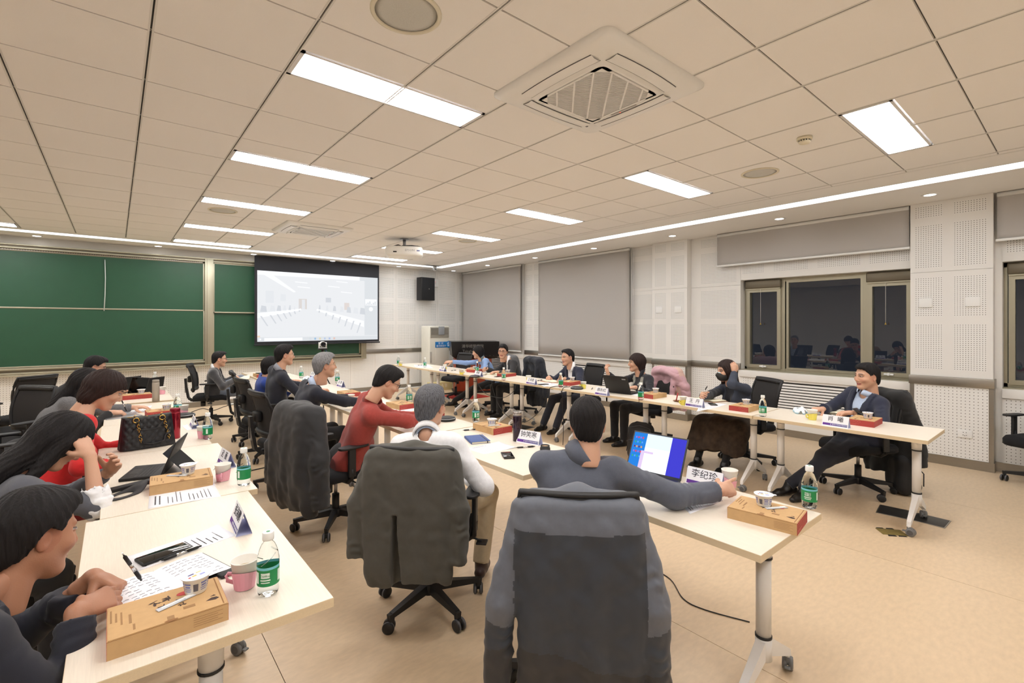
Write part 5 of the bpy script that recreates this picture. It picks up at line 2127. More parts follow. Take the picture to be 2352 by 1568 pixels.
    if g('shirt'):
        F = upper_field()
        torso(F, -.004)
        neck_hole(F, .048)
        F.func(lambda X, Y, Z: -(tl(X, Y, Z)[2] + TL + .02))
        folds(F, .0016, 3.0)
        v, q = F.mesh()
        child('shirt', v, q, g('shirt'))
    kind, tm_ = top[0], top[1]
    F = upper_field()
    o = {'suit': .012, 'fleece': .016, 'sweater': .006, 'knit': .008, 'coat': .02}[kind]
    torso(F, o)
    for e in (-1, 1):
        if e not in g('nosleeve', ()):
            cw = g('cutw', {}).get(e, .012 if kind != 'suit' else .02)
            sleeve(F, e, o * .7, cw, g('wrk', .003))
    F.func(lambda X, Y, Z: -(tl(X, Y, Z)[2] + TL - hemz))
    hw = None
    if kind == 'suit':
        btn = g('btn', -.36)
        wtop = g('wtop', .062)
        vopen = g('vopen', .5)

        def wedge(X, Y, Z):
            u, w_, t = tl(X, Y, Z)
            half = np.interp(t, [-.7, btn - .02, btn, -.02, .1], [.03 * vopen, .012 * vopen, .008, wtop, wtop + .01])
            return np.maximum(np.maximum(np.abs(u) - half, -(w_ - .03)), -(t + .62))
        # lapels stand proud along the opening
        def lap(X, Y, Z):
            u, w_, t = tl(X, Y, Z)
            half = np.interp(t, [btn, -.02, .1], [.008, wtop, wtop + .01])
            wd = np.interp(t, [btn, btn * .38, -.10, -.07, 0.05], [.0, .06, .062, .05, .04])
            inside = (np.abs(u) < half + wd) & (w_ > .02) & (t > btn)
            return np.where(inside, -.009, 0.0)
        F.displace(lap)
        neck_hole(F, .058)
        if g('shirt') or g('under'):
            F.func(wedge, 's', .0)
    else:
        neck_hole(F, g('neckr', .056), g('necklow', 0.0))
    folds(F, g('fold', .0022), g('seed', 1.0))
    v, q = F.mesh()
    if g('relax'):
        v = relax(v, q, g('relax'), .5)
    nm = {'suit': 'jacket', 'fleece': 'fleece_jacket', 'sweater': 'sweater', 'knit': 'cardigan', 'coat': 'coat'}[kind]
    mi = None
    ml = [tm_]
    if g('yoke'):                 # second colour below a line / vest front etc.
        ml = [tm_, g('yoke')[0]]
        c = v[q].mean(1)
        u_, w_, t_ = tl(c[:, 0], c[:, 1], c[:, 2])
        dS = np.minimum(*[np.linalg.norm(np.cross(c - S[e], nrm(E[e] - S[e])), axis=1) for e in (-1, 1)])
        mi = g('yoke')[1](u_, w_, t_).astype(np.int32)
    jk = child(nm, v, q, ml, mi)

    # collar
    def collar(m, r0, hgt, gap, flare=.012, name='collar', th=.004, lean=.0, drop=0.0):
        b = MB()
        n = 26
        ax = nrm(cn + f3 * lean)
        x_ = nrm(r3 - ax * (r3 @ ax))
        y_ = np.cross(ax, x_)
        base = nk - ax * .012 + f3 * .004
        rows = []
        for (dr, dz) in ((0, 0), (0 + flare * .1, hgt), (flare, hgt + .002), (flare * 1.3, hgt * .35), (th + flare * .6, -.012 - drop)):
            row_ = []
            for i in range(n + 1):
                a = gap + (2 * PI - 2 * gap) * i / n + PI / 2
                fr = .5 + .5 * math.cos(a - PI / 2)       # 1 in front
                rr = r0 + dr
                p = base + x_ * math.cos(a) * rr + y_ * math.sin(a) * (rr + .006) + ax * (dz - (.02 + drop) * fr + .012 * (1 - fr))
                row_.append(p)
            rows.append(row_)
        vs = [p for r_ in rows for p in r_]
        fs = [(j * (n + 1) + i, j * (n + 1) + i + 1, (j + 1) * (n + 1) + i + 1, (j + 1) * (n + 1) + i) for j in range(len(rows) - 1) for i in range(n)]
        b.add(vs, fs, m, True)
        ob = b.build(name, root)
        md = ob.modifiers.new('t', 'SOLIDIFY')
        md.thickness = .0025
        md.offset = 0
        return ob
    for cc in g('collars', []):
        collar(**cc)

    # trousers or skirt
    bt = g('bottom')
    if bt is not None:
        a = np.array([pel] + list(K.values()) + list(A.values()))
        F = Field(a.min(0) - .17, a.max(0) + .17, max(h, .0095))
        skirt = g('skirt')
        for e in (-1, 1):
            n = nrm(A[e] - K[e])
            F.ell(Hp[e] - lf * .015 + up * .01, np.array((.112, .112, .105)) * s, .04)
            F.cone(Hp[e], K[e], .086 * s, .064 * s, .03, wr=.0012, wl=.12, ph=e)
            if skirt is None:
                F.cone(K[e], A[e], .064 * s, .05 * s, .02, wr=.002, wl=.11, ph=e * 2, cut=[(A[e] + n * .01, n)])
            else:
                F.cone(K[e], A[e], .045 * s, .038 * s, .02)
        F.ell(pel + up * .06, np.array((.14, .115, .1)) * s, .05)
        folds(F, .002, 5.0)
        v, q = F.mesh()
        child('trousers' if skirt is None else 'leggings', v, q, bt)
        if skirt is not None:
            F = Field(a.min(0) - .22, a.max(0) + .22, .01)
            kc, ac = (K[-1] + K[1]) / 2, (A[-1] + A[1]) / 2
            F.cone(pel, kc + up * .0, .14, .13, .05, sq=(up, 1.3))
            for e in (-1, 1):
                F.cone(Hp[e], K[e] + lr * e * .03, .1, .1, .06)
                F.cone(K[e] + lr * e * .04, K[e] + lr * e * .06 + (A[e] - K[e]) * .62, .1, .12, .08)
            F.cone(kc + lf * .02, kc + (ac - kc) * .62, .12, .15, .09)
            zc = kc[2] + (ac[2] - kc[2]) * .68
            F.func(lambda X, Y, Z: zc + .03 * np.sin(X * 12 + Y * 9) - Z)
            F.displace(lambda X, Y, Z: .006 * np.sin((X * lr[0] + Y * lr[1]) * 60 + 2 * np.sin(Z * 9)) * np.clip((kc[2] + .05 - Z) * 4, 0, 1))
            v, q = F.mesh()
            child('skirt', v, q, skirt)
    if g('shoe') is not None:
        for e in (-1, 1):
            fd = np.array(g('feet', {}).get(e, lf), float)
            fd = nrm(fd)
            F = Field(A[e] - .3, A[e] + .3, .008)
            b0 = A[e] + np.array([0, 0, -.045])
            F.cone(A[e] + np.array([0, 0, .0]), b0 + fd * .02, .042, .042, .02)
            F.cone(b0 - fd * .045 + up * -.01, b0 + fd * .1 + up * -.015, .034, .037, .02, sq=(up, 1.0))
            F.cone(b0 + fd * .08 + up * -.02, b0 + fd * .155 + up * -.024, .036, .027, .02, sq=(up, 1.15))
            zf = A[e][2] - .09
            if abs(fd[2]) < .2:
                F.func(lambda X, Y, Z: zf - Z)
            v, q = F.mesh()
            child('shoe', v, q, g('shoe'))

    # hair
    hs_ = g('hair')
    if hs_:
        v, q = hair_mesh(hs_[0], M, hc, s, max(hh * 1.1, .003), **(hs_[2] if len(hs_) > 2 else {}))
        child('hair', v, q, HAIRS[hs_[1]])
    # glasses
    gl = g('glasses')
    if gl is not None:
        b = MB()
        P_ = lambda x, y, z: hc + M @ (np.array((x, y, z)) * s)
        for sx in (-1, 1):
            lp = []
            for i in range(20):
                a = 2 * PI * i / 20
                cx = abs(math.cos(a)) ** .7 * math.copysign(1, math.cos(a))
                cz = abs(math.sin(a)) ** .7 * math.copysign(1, math.sin(a))
                lp.append(P_(sx * .033 + .0255 * cx, .1 - .012 * abs(sx * .033 + .0255 * cx) / .06, .009 + .0165 * cz))
            b.tube(lp, .0017, gl, 6, closed=True)
            b.tube([P_(sx * .0585, .089, .014), P_(sx * .074, .07, .014), P_(sx * .078, .0, .012), P_(sx * .077, -.022, .0)], .0016, gl, 6)
        b.tube([P_(-.009, .1, .012), P_(0, .103, .015), P_(.009, .1, .012)], .0016, gl, 6)
        b.build('glasses', root)
    PEOPLE[label] = dict(root=root, W=W, E=E, S=S, K=K, A=A, M=M, hc=hc, nk=nk, r3=r3, f3=f3, u3=u3, s=s)
    return PEOPLE[label]
# ------------------------------------------------------------------ garments hung over chair backs
def coat(name, label, cx, cy, yaw, mats, fn=None, hem=.36, w0=.225, w1=.27, sl=((.36, -.33, .28), (.36, -.33, .28)), h=.009, fold=.010, top=.985, seed=1.0, vent=False, thick=.062, inner=.62, flare=.03, sr=(.058, .042), puff=0.0, spread=.0):
    """chair frame: facing +x, back at x about -.28; sl = (z, x, y) of the cuffs, person's left (+y) first"""
    F = Field((-.56, -.48, max(.02, hem - .12)), (-.06, .48, top + .1), h)
    n = 10
    for i in range(n):                       # outer panel behind the back, inner panel before it
        t0, t1 = i / n, (i + 1) / n
        za, zb = top - .045 - (top - .045 - hem) * t0, top - .045 - (top - .045 - hem) * t1
        wa, wb = w0 + (w1 - w0) * t0 ** .8, w0 + (w1 - w0) * t1 ** .8
        xa, xb = -.315 - flare * t0 - .02 * math.sin(PI * t0), -.315 - flare * t1 - .02 * math.sin(PI * t1)
        for y in (-1, -.67, -.33, 0, .33, .67, 1):
            F.cone((xa, y * (wa - thick * .6), za), (xb, y * (wb - thick * .6), zb), thick * (.95 - .35 * t0), thick * (.95 - .35 * t1), .05)
    for y in (-1, 1):
        F.cone((-.27, y * (w0 - .05), top - .05), (-.205, y * (w0 - .03), inner), .045, .035, .04)
        F.cone((-.25, 0, top - .03), (-.25, y * (w0 - .05), top - .05), .052, .05, .04)
    for k, (z, x, yy) in zip((1, -1), sl):
        e = ((-.28 + x) / 2 - .02, k * (w0 * .55 + yy * .5 + .012), (top - .06 + z) / 2 + .02)
        F.cone((-.275, k * (w0 - .02), top - .065), e, sr[0], sr[0] * .95, .025, wr=.004, wl=.09, ph=seed + k)
        d = nrm(np.array((x, k * yy, z)) - np.array(e))
        F.cone(e, (x, k * yy, z), sr[0] * .95, sr[1], .02, wr=.005, wl=.075, ph=seed * 2 + k, cut=[((x, k * yy, z), d)])
    F.func(lambda X, Y, Z: hem + .02 * np.sin(Y * 11 + seed) - spread * Y - Z)

    def fo(X, Y, Z, fold=fold * .75):
        dn = np.clip((top - Z) / .5, 0, 1)
        return fold * dn * (np.sin(Y * 33 + 1.5 * np.sin(Z * 7 + seed) + seed) * .6 + np.sin(Y * 61 + 2 * np.sin(Z * 9) + 2 * seed) * .25) + .0035 * fbm(X, Y, Z, 38, seed) + .002 * fbm(X, Y, Z, 80, seed + 1)
    F.displace(fo)
    if puff:
        F.displace(lambda X, Y, Z: puff * np.abs(np.sin((Z + .3 * np.abs(Y)) * 34)) * -1 + puff * .6)
    if vent:
        F.func(lambda X, Y, Z: np.maximum(np.maximum(np.abs(Y - .05) - .012 - .05 * np.clip(.62 - Z, 0, .3), Z - .66), X + .335), 's', .006)
    v, q = F.mesh()
    v = relax(v, q, 1, .3)
    mi = None
    if fn is not None:
        c = v[q].mean(1)
        mi = fn(c[:, 0], c[:, 1], c[:, 2])
    me = np_mesh(name, v, q, mats, mi)
    o = link(name, me, None, (cx, cy, 0), yaw)
    return tag(o, label, 'coat' if name != 'blazer' else 'jacket')
# ------------------------------------------------------------------ everybody in the room
def A3(v):
    return (v.x, v.y, v.z)


NAVY = cloth('navy_suiting', (37, 42, 62))
DNAVY = cloth('dark_navy_suiting', (28, 31, 44))
CHAR = cloth('charcoal_suiting', (44, 44, 47))
BLACKC = cloth('black_cloth', (22, 22, 24))
BLACKV = cloth('black_velvet', (26, 27, 33), sheen=.5)
NAVYK = cloth('navy_wool', (26, 29, 42))
WSH = cloth('white_shirt', (238, 239, 242), rough=.75)
BSH = cloth('light_blue_shirt', (188, 205, 232), rough=.75)
GSH = cloth('grey_shirt', (150, 154, 164), rough=.8)
RUST = cloth('rust_fleece', (158, 60, 52), bump=.3, bscale=500, noise=.1)
WFL = cloth('white_fleece', (240, 241, 244), bump=.25, bscale=400, sheen=.3)
GFL = cloth('slate_fleece', (88, 93, 106), bump=.3, bscale=500, noise=.06)
REDS = cloth('red_sweater', (206, 32, 34), noise=.06)
GSW = cloth('grey_sweater', (88, 90, 98), noise=.06)
GKN = mat('grey_knit', (112, 112, 114), .95, noise=.45, nscale=220, bump=.6, bscale=260)
BLS = cloth('pale_blue_knit', (134, 163, 210))
BLU = cloth('royal_blue_knit', (32, 62, 142))
CARDI = mat('slate_ribbed_knit', (62, 68, 82), .95, noise=.2, nscale=160, bump=.5, bscale=200, stretch=(3, 3, .6))
VEST = mat('patterned_vest', (150, 148, 138), .9, noise=.75, nscale=150, bump=.4, bscale=200)
DKNIT = cloth('black_knit', (26, 28, 36))
CHINO = cloth('khaki_chino', (204, 188, 158), bump=.12)
JEAN = cloth('grey_jeans', (112, 122, 138), noise=.12)
BLKT = cloth('black_trousers', (24, 24, 27))
NVYT = cloth('navy_trousers', (34, 38, 50))
REDT = cloth('dark_red_trousers', (150, 26, 30))
SHOE = mat('black_leather', (20, 19, 20), .35)
SHOEB = mat('brown_leather', (58, 38, 36), .4)
SKIRT = mat('patterned_skirt', (58, 46, 36), .95, noise=.5, nscale=18, bump=.4, bscale=500)
GLB = mat('glasses_black', (28, 28, 30), .3)
GLS = mat('glasses_silver', (190, 186, 180), .25, .6)
GLG = mat('glasses_gold', (214, 200, 166), .25, .4)
DOWNH = (0, 0, -1)
wc = dict(m=WSH, r0=.052, hgt=.036, gap=.28, flare=.02)

# P1  near left: man in a dark jacket writing
person('man in a dark navy jacket leaning over an open notebook, writing', dict(
    pelvis=(-.66, 1.2, .50), neck=(-.42, 1.33, .875), sh=.45, head=(-.315, 1.44, .98), look=(.52, -.22, .12), h=.0065, hh=.0028,
    wl=(-.185, 1.50, .80), wr=(-.215, 1.27, .805), pl=(-.2, .6, -1), pr=(-.1, -.7, -1), sw=.165,
    hl=((.55, -.45, -.28), (-.2, -.3, -1), dict(curl=.95, thumb=.8)), hr=((.75, .5, -.05), (-.35, .55, -.75), dict(curl=.62, thumb=.95, pinch=.6, spread=.04)),
    top=('suit', NAVYK), under=True, shirt=cloth('brown_tee', (92, 66, 60)), btn=-.40, wtop=.05, bottom=BLKT, shoe=SHOE, hair=('short', 'black', dict(vol=.02, seed=2.2)), tan=True, seed=2.0,
    collars=[]))
# P2  woman with long black hair, head on her hand
person('woman with long black hair in a grey sweater resting her head on one hand', dict(
    pelvis=(-.78, 2.45, .50), neck=(-.45, 2.6, .90), sh=.25, head=(-.335, 2.64, 1.03), look=(.25, -.75, .1), h=.0075, hh=.0034, fem=True,
    wl=(-.16, 2.72, .83), wr=(-.225, 2.535, .965), pl=(.2, 1, -1), pr=(.55, -.25, -1.1), bare={1: .9}, cutw={1: .235, -1: .02},
    hl=((.3, -.5, .6), (-.3, -.7, .3), dict(curl=.4)), hr=((-.35, .35, .8), (-.5, .75, .1), dict(curl=.5)),
    top=('sweater', GSW), bottom=BLKT, shoe=SHOE, hair=('long', 'black', dict(vol=.022, seed=3.1, back=-.26)), seed=3.0))
q = PEOPLE['woman with long black hair in a grey sweater resting her head on one hand']
E_, W_ = q['E'][1], q['W'][1]
F = Field(E_ - .14, E_ + .14, .005)
F.cone(E_ + (W_ - E_) * .02, E_ + (W_ - E_) * .26, .056, .058, .01, wr=.006, wl=.04)
F.cone(E_ + (W_ - E_) * .1, W_, .046, .046, .0, 's')
F.displace(lambda X, Y, Z: .004 * fbm(X, Y, Z, 90, 2))
link('rolled_cuff', np_mesh('rolled_cuff', *F.mesh(), [WSH]), q['root'])
# P3  woman in red
person('woman with short dark hair in a red sweater looking down at the table', dict(
    pelvis=(-.5, 3.45, .50), neck=(-.285, 3.6, 1.0), sh=.1, head=(-.185, 3.66, 1.155), look=(.05, -.5, 0), h=.008, hh=.0034, fem=True,
    wl=(.0, 3.75, .78), wr=(-.11, 3.42, .70), pl=(0, 1, -1), pr=(0, -.7, -1), hl=((.9, -.3, 0), DOWNH), hr=((.8, .5, -.2), DOWNH),
    top=('sweater', REDS), bottom=REDT, shoe=SHOE, hair=('bowl', 'brown', dict(vol=.016, seed=1.2)), seed=4.0, fold=.003))
# P4
person('woman in speckled grey knit, mostly hidden behind the red sweater', dict(
    pelvis=(-.72, 5.1, .50), neck=(-.45, 5.25, .93), sh=.15, head=(-.335, 5.3, 1.06), look=(.1, -.5, 0), fem=True, h=.01,
    wl=(-.0, 5.4, .79), wr=(-.17, 5.2, .79), hl=((.9, -.3, 0), DOWNH), hr=((.9, .15, -.1), (-.1, .3, -1), dict(curl=.7, thumb=.9)), pr=(0, -.6, -1),
    top=('sweater', GKN), bottom=BLKT, shoe=SHOE, hair=('long', 'black', dict(vol=.016, seed=5, back=-.26)), seed=4.4,
    yoke=(BLACKC, lambda u, w, t: (u > .10) & (w > .16))))
# P5
person('man with glasses and dark hair in a black jacket behind the laptops by the board', dict(
    pelvis=(-.78, 6.9, .50), neck=(-.46, 7.05, .95), sh=.1, head=(-.315, 7.12, 1.085), look=(.0, -.3, 0), h=.011,
    wl=(-.05, 7.2, .79), wr=(-.1, 6.9, .79), hl=((1, -.2, 0), DOWNH), hr=((1, .2, 0), DOWNH), top=('suit', BLACKC), bottom=BLKT, shoe=SHOE, hair=('short', 'black', dict(vol=.014, seed=2)), glasses=GLB, seed=1.5))
# P6
person('man in black velvet jacket and jeans, legs crossed, notebook on lap', dict(
    pelvis=(1.1, 8.5, .52), neck=(1.1, 8.47, .895), sh=-.25, head=(1.165, 8.45, 1.035), look=(-.1, -.08, 0), h=.011, hh=.004,
    wl=(1.40, 8.55, .73), wr=(1.36, 8.3, .70), hl=((.6, -.7, -.1), (-.2, 0, -1), dict(curl=.5)), hr=((.8, .5, 0), (0, .2, -1), dict(curl=.5)), pl=(-.4, 1, -1), pr=(-.5, -1, -1),
    al=(1.62, 8.35, .35), ar=(1.6, 8.52, .09), legyaw=-.1, top=('suit', BLACKV), shirt=WSH, btn=-.3, wtop=.07, vopen=3.0, bottom=JEAN, shoe=SHOE, hair=('short_m', 'black', dict(vol=.009, seed=4)), glasses=GLB, seed=.7, collars=[wc]))
# P7
person('person with short black hair in a royal blue top, seen from behind', dict(
    pelvis=(1.38, 6.72, .5), neck=(1.44, 6.62, .90), sh=-.1, head=(1.5, 6.58, 1.03), look=(-.25, -.1, 0), h=.011, hh=.0045, fem=True,
    wl=(1.82, 6.75, .79), wr=(1.8, 6.45, .79), hl=((1, -.2, 0), DOWNH), hr=((1, .2, 0), DOWNH), top=('sweater', BLU), bottom=BLKT, shoe=SHOE, hair=('bowl', 'black', dict(vol=.012, seed=3)), seed=2.5))
# P8
person('man in a dark suit with a pale grey collar sitting upright, short black hair', dict(
    pelvis=(1.33, 5.78, .5), neck=(1.37, 5.66, 1.06), sh=.1, head=(1.43, 5.64, 1.225), look=(-.05, .0, 0), h=.009, hh=.004,
    wl=(1.78, 5.85, .80), wr=(1.78, 5.42, .80), hl=((.8, -.6, 0), DOWNH, dict(curl=.5)), hr=((.8, .5, 0), DOWNH, dict(curl=.6)), pr=(0, -.6, -1), top=('suit', DNAVY), shirt=GSH, bottom=BLKT, shoe=SHOE,
    hair=('short', 'black', dict(vol=.013, seed=1.7)), glasses=GLS, seed=3.3, collars=[dict(m=GSH, r0=.054, hgt=.05, gap=.2, flare=.012)]))
# P9
person('grey-haired man with glasses in a navy suit turned towards the screen side, speaking', dict(
    pelvis=(1.24, 4.5, .5), neck=(1.38, 4.42, 1.0), sh=.05, head=(1.485, 4.38, 1.18), look=(-.12, .05, 0), h=.009, hh=.0036, mouth=.5,
    wl=(1.82, 4.6, .80), wr=(1.86, 4.18, .80), hl=((.8, -.6, 0), DOWNH, dict(curl=.5)), hr=((.8, .6, 0), DOWNH, dict(curl=.6)), pr=(0, -.7, -1), top=('suit', NAVYK), shirt=BSH, bottom=BLKT, shoe=SHOE,
    hair=('short', 'grey', dict(vol=.016, seed=2.7)), glasses=GLG, seed=1.3, collars=[dict(m=BSH, r0=.054, hgt=.045, gap=.2, flare=.012)]))
# P10
person('man in a rust-red fleece bent over the table writing, black hair and glasses', dict(
    pelvis=(1.3, 3.3, .5), neck=(1.43, 3.13, .985), sh=-.18, head=(1.535, 3.06, 1.135), look=(-.2, -.5, 0), h=.008, hh=.0034,
    wl=(1.9, 3.2, .795), wr=(1.93, 3.02, .795), pl=(.1, .8, -1), pr=(-.1, -1, -.7), hl=((.7, -.6, -.1), (-.1, -.2, -1), dict(curl=.6)), hr=((.6, .6, -.1), (-.2, .3, -1), dict(curl=.75, thumb=.9)),
    top=('fleece', RUST), bottom=BLKT, shoe=SHOE, hair=('short', 'black', dict(vol=.014, seed=3.9)), glasses=GLB, seed=2.9, fold=.0035, collars=[dict(m=RUST, r0=.06, hgt=.06, gap=.12, flare=.01)]))
# P11
person('grey-haired man in a white fleece and khaki trousers seen from behind', dict(
    pelvis=(1.27, 1.92, .53), neck=(1.245, 1.93, .955), sh=.70, head=(1.31, 2.0, 1.105), look=(.55, -.05, 0), h=.0065, hh=.003,
    wl=(1.5, 2.22, .66), wr=(1.52, 1.90, .665), hl=((.7, .2, -.2), DOWNH, dict(curl=.8)), hr=((.75, .5, -.15), (-.2, .6, -.8), dict(curl=.95, thumb=.6)), pl=(-.5, .6, -1), pr=(.3, -1, -.8),
    al=(1.66, 2.35, .09), ar=(1.63, 1.93, .12), legyaw=.75, kneeout=.3, top=('fleece', WFL), bottom=CHINO, shoe=SHOEB, hair=('short', 'pepper', dict(vol=.013, seed=6.1)), glasses=GLB, seed=5.1, fold=.005,
    collars=[dict(m=BSH, r0=.052, hgt=.052, gap=.1, flare=.006), dict(m=WFL, r0=.062, hgt=.03, gap=.4, flare=.016, name='fleece_collar')]))
# P12
person('dark-haired man in slate fleece from behind, reaching for a paper cup', dict(
    pelvis=(1.45, .98, .52), neck=(1.545, 1.03, .975), sh=.70, head=(1.60, 1.03, 1.115), look=(.78, -.2, 0), h=.0065, hh=.003, sw=.175, s=1.0,
    wl=(1.9, 1.28, .80), wr=(2.06, .615, .81), hl=((.8, -.3, 0), DOWNH, dict(curl=.4)), hr=((.78, -.12, .02), (-.1, .75, -.6), dict(curl=.75, point=True, thumb=.5, spread=.1)), pr=(-.15, -.5, -1),
    cutw={1: .01, -1: .01}, al=(1.72, 1.35, .09), ar=(1.70, .88, .09), legyaw=.75, top=('fleece', GFL), bottom=BLKT, shoe=SHOE, hair=('short', 'black', dict(vol=.013, seed=1.1)), seed=6.6, fold=.005,
    collars=[dict(m=GFL, r0=.062, hgt=.062, gap=.15, flare=.014)]))
# P13
person('woman with short black hair and glasses in a pale blue sweater reaching out her right arm', dict(
    pelvis=(5.45, 6.75, .5), neck=(5.27, 6.87, .945), sh=2.75, head=(5.2, 6.95, 1.065), look=(2.35, -.12, 0), h=.011, hh=.0042, fem=True, smile=.8, s=.97,
    wl=(4.92, 6.72, .79), wr=(4.83, 7.28, .885), hl=((-.8, .5, 0), DOWNH, dict(curl=.5)), hr=((-.75, .6, -.05), (.2, .6, -.8), dict(curl=.25)), pr=(.3, .3, -1),
    top=('sweater', BLS), bottom=BLKT, shoe=SHOE, hair=('bowl', 'black', dict(vol=.014, seed=2)), glasses=GLG, seed=3.6, al=(5.05, 7.2, .09), ar=(5.02, 7.5, .09), legyaw=2.6,
    collars=[dict(m=cloth('grey_green', (96, 112, 116)), r0=.054, hgt=.04, gap=.1, flare=.01)]))
# P14
person('smiling man with glasses in a black suit and white shirt holding a pen', dict(
    pelvis=(5.4, 6.0, .5), neck=(5.24, 6.06, .965), sh=2.9, head=(5.15, 6.12, 1.115), look=(3.75, -.05, .06), h=.010, hh=.0042, smile=1.0,
    wl=(4.88, 5.92, .79), wr=(4.93, 6.32, .81), hl=((-.8, .4, 0), DOWNH, dict(curl=.5)), hr=((-.7, -.3, .1), (.3, -.6, -.6), dict(curl=.85, thumb=.9)), pr=(.3, .8, -1), pl=(.2, -.8, -1),
    top=('suit', CHAR), shirt=WSH, btn=-.34, wtop=.062, bottom=BLKT, shoe=SHOE, hair=('short', 'black', dict(vol=.015, seed=2.4)), glasses=GLB, seed=2.1, collars=[wc]))
# P15
person('smiling man with glasses in a navy suit and open white shirt, hand on the box', dict(
    pelvis=(5.42, 4.55, .5), neck=(5.27, 4.56, .945), sh=2.95, head=(5.2, 4.6, 1.09), look=(2.95, -.05, 0), h=.0095, hh=.004, smile=.7,
    wl=(4.95, 4.42, .80), wr=(4.98, 4.78, .79), hl=((-.6, .7, -.1), DOWNH, dict(curl=.75)), hr=((-.7, -.6, 0), DOWNH, dict(curl=.6)), pr=(.3, 1, -1), pl=(.2, -1, -1),
    top=('suit', NAVY), shirt=WSH, btn=-.38, wtop=.075, vopen=1.4, bottom=NVYT, shoe=SHOE, hair=('short_m', 'black', dict(vol=.012, seed=3.4)), glasses=GLG, seed=1.9, collars=[wc], al=(4.85, 4.50, .09), ar=(4.86, 4.78, .09), legyaw=PI))
# P16
person('woman with short dark hair and glasses in a patterned vest speaking with one hand raised', dict(
    pelvis=(5.45, 3.36, .5), neck=(5.37, 3.38, .925), sh=2.75, head=(5.33, 3.44, 1.07), look=(2.35, .02, 0), h=.009, hh=.0038, fem=True, mouth=.75,
    wl=(4.94, 3.18, .80), wr=(5.0, 3.66, .93), hl=((-.8, .45, -.1), DOWNH, dict(curl=.4)), hr=((-.25, .1, .8), (.75, -.3, .2), dict(curl=.75, thumb=.7)), pr=(.3, .5, -1), pl=(.2, -.9, -1), cutw={1: .015, -1: .02},
    top=('sweater', DKNIT), bottom=BLKT, shoe=SHOE, hair=('bowl', 'brown', dict(vol=.016, seed=1.6)), glasses=GLG, seed=2.7, neckr=.052,
    yoke=(VEST, lambda u, w, t: (w > .03) & (np.abs(u) < .115) & (t < -.02) & (np.abs(u) > np.interp(t, [-.32, -.05], [.0, .06]))),
    collars=[dict(m=DKNIT, r0=.052, hgt=.035, gap=.35, flare=.024)]))
# P17
person('woman with long dark hair, dark face mask and slate cardigan touching her hair', dict(
    pelvis=(5.42, 2.05, .5), neck=(5.32, 2.11, .915), sh=2.85, head=(5.27, 2.17, 1.06), look=(2.55, -.1, .05), h=.008, hh=.0034, fem=True, s=.97,
    wl=(5.235, 2.06, 1.05), wr=(4.79, 2.2, .81), hl=((.1, .12, .9), (.55, .6, .2), dict(curl=.6)), hr=((-.6, -.25, .25), (.2, -.8, -.2), dict(curl=.85, thumb=.9)), pl=(-.35, -.6, -1), pr=(.3, .8, -1),
    cutw={1: .01, -1: .015}, top=('knit', CARDI), bottom=BLKT, skirt=SKIRT, shoe=SHOE, hair=('long', 'brown', dict(vol=.016, seed=2.2, back=-.2, part=.25)), seed=3.9, al=(4.93, 2.02, .09), ar=(4.92, 2.32, .09), legyaw=PI - .1, kneeout=.35,
    yoke=(DKNIT, lambda u, w, t: (w > .04) & (np.abs(u) < np.interp(t, [-.5, -.06, 0], [.012, .055, .07]))),
    collars=[dict(m=BLACKC, r0=.05, hgt=.05, gap=.02, flare=.004)]))
# P18
person('man with short black hair in a navy suit and light blue shirt smiling to the side', dict(
    pelvis=(5.34, .92, .5), neck=(5.30, .84, .955), sh=2.62, head=(5.28, .84, 1.105), look=(2.5, -.04, .03), h=.0075, hh=.003, smile=.8,
    wl=(4.98, .86, .80), wr=(5.02, 1.12, .795), hl=((-.5, .75, 0), DOWNH, dict(curl=.5)), hr=((-.75, .35, .0), (.1, .2, -1), dict(curl=.7, thumb=.7)), pl=(.2, -1, -.8), pr=(.2, 1, -1),
    al=(4.72, 1.30, .10), ar=(4.70, 1.17, .09), legyaw=2.75, feet={-1: (-.75, .55, -.1), 1: (-.75, .2, 0)},
    top=('suit', NAVY), shirt=BSH, btn=-.36, wtop=.07, vopen=1.3, bottom=NVYT, shoe=SHOE, hair=('short', 'black', dict(vol=.011, seed=2.6)), seed=4.7, collars=[dict(m=BSH, r0=.052, hgt=.036, gap=.28, flare=.02)]))
# face mask of the woman in the cardigan
q = PEOPLE['woman with long dark hair, dark face mask and slate cardigan touching her hair']
F = Field((-.09, -.02, -.13), (.09, .15, .03), .0042)
F.ell((0, .045, -.055), (.074, .072, .062), 0)
F.cone((0, .09, -.01), (0, .118, -.035), .012, .016, .03)
F.func(lambda X, Y, Z: np.maximum(Z - (.008 - .35 * np.abs(X)), -(Z + .105)))
F.func(lambda X, Y, Z: .012 - Y)
v, qd = F.mesh()
c = v[qd].mean(1)
mi = ((c[:, 2] > (-.002 - .35 * np.abs(c[:, 0]))) * 1).astype(np.int32)
link('face_mask', np_mesh('face_mask', (v * q['s']) @ q['M'].T + q['hc'], qd, [mat('mask_dark', (52, 50, 48), .85), mat('mask_edge', (196, 214, 222), .8)], mi), q['root'])

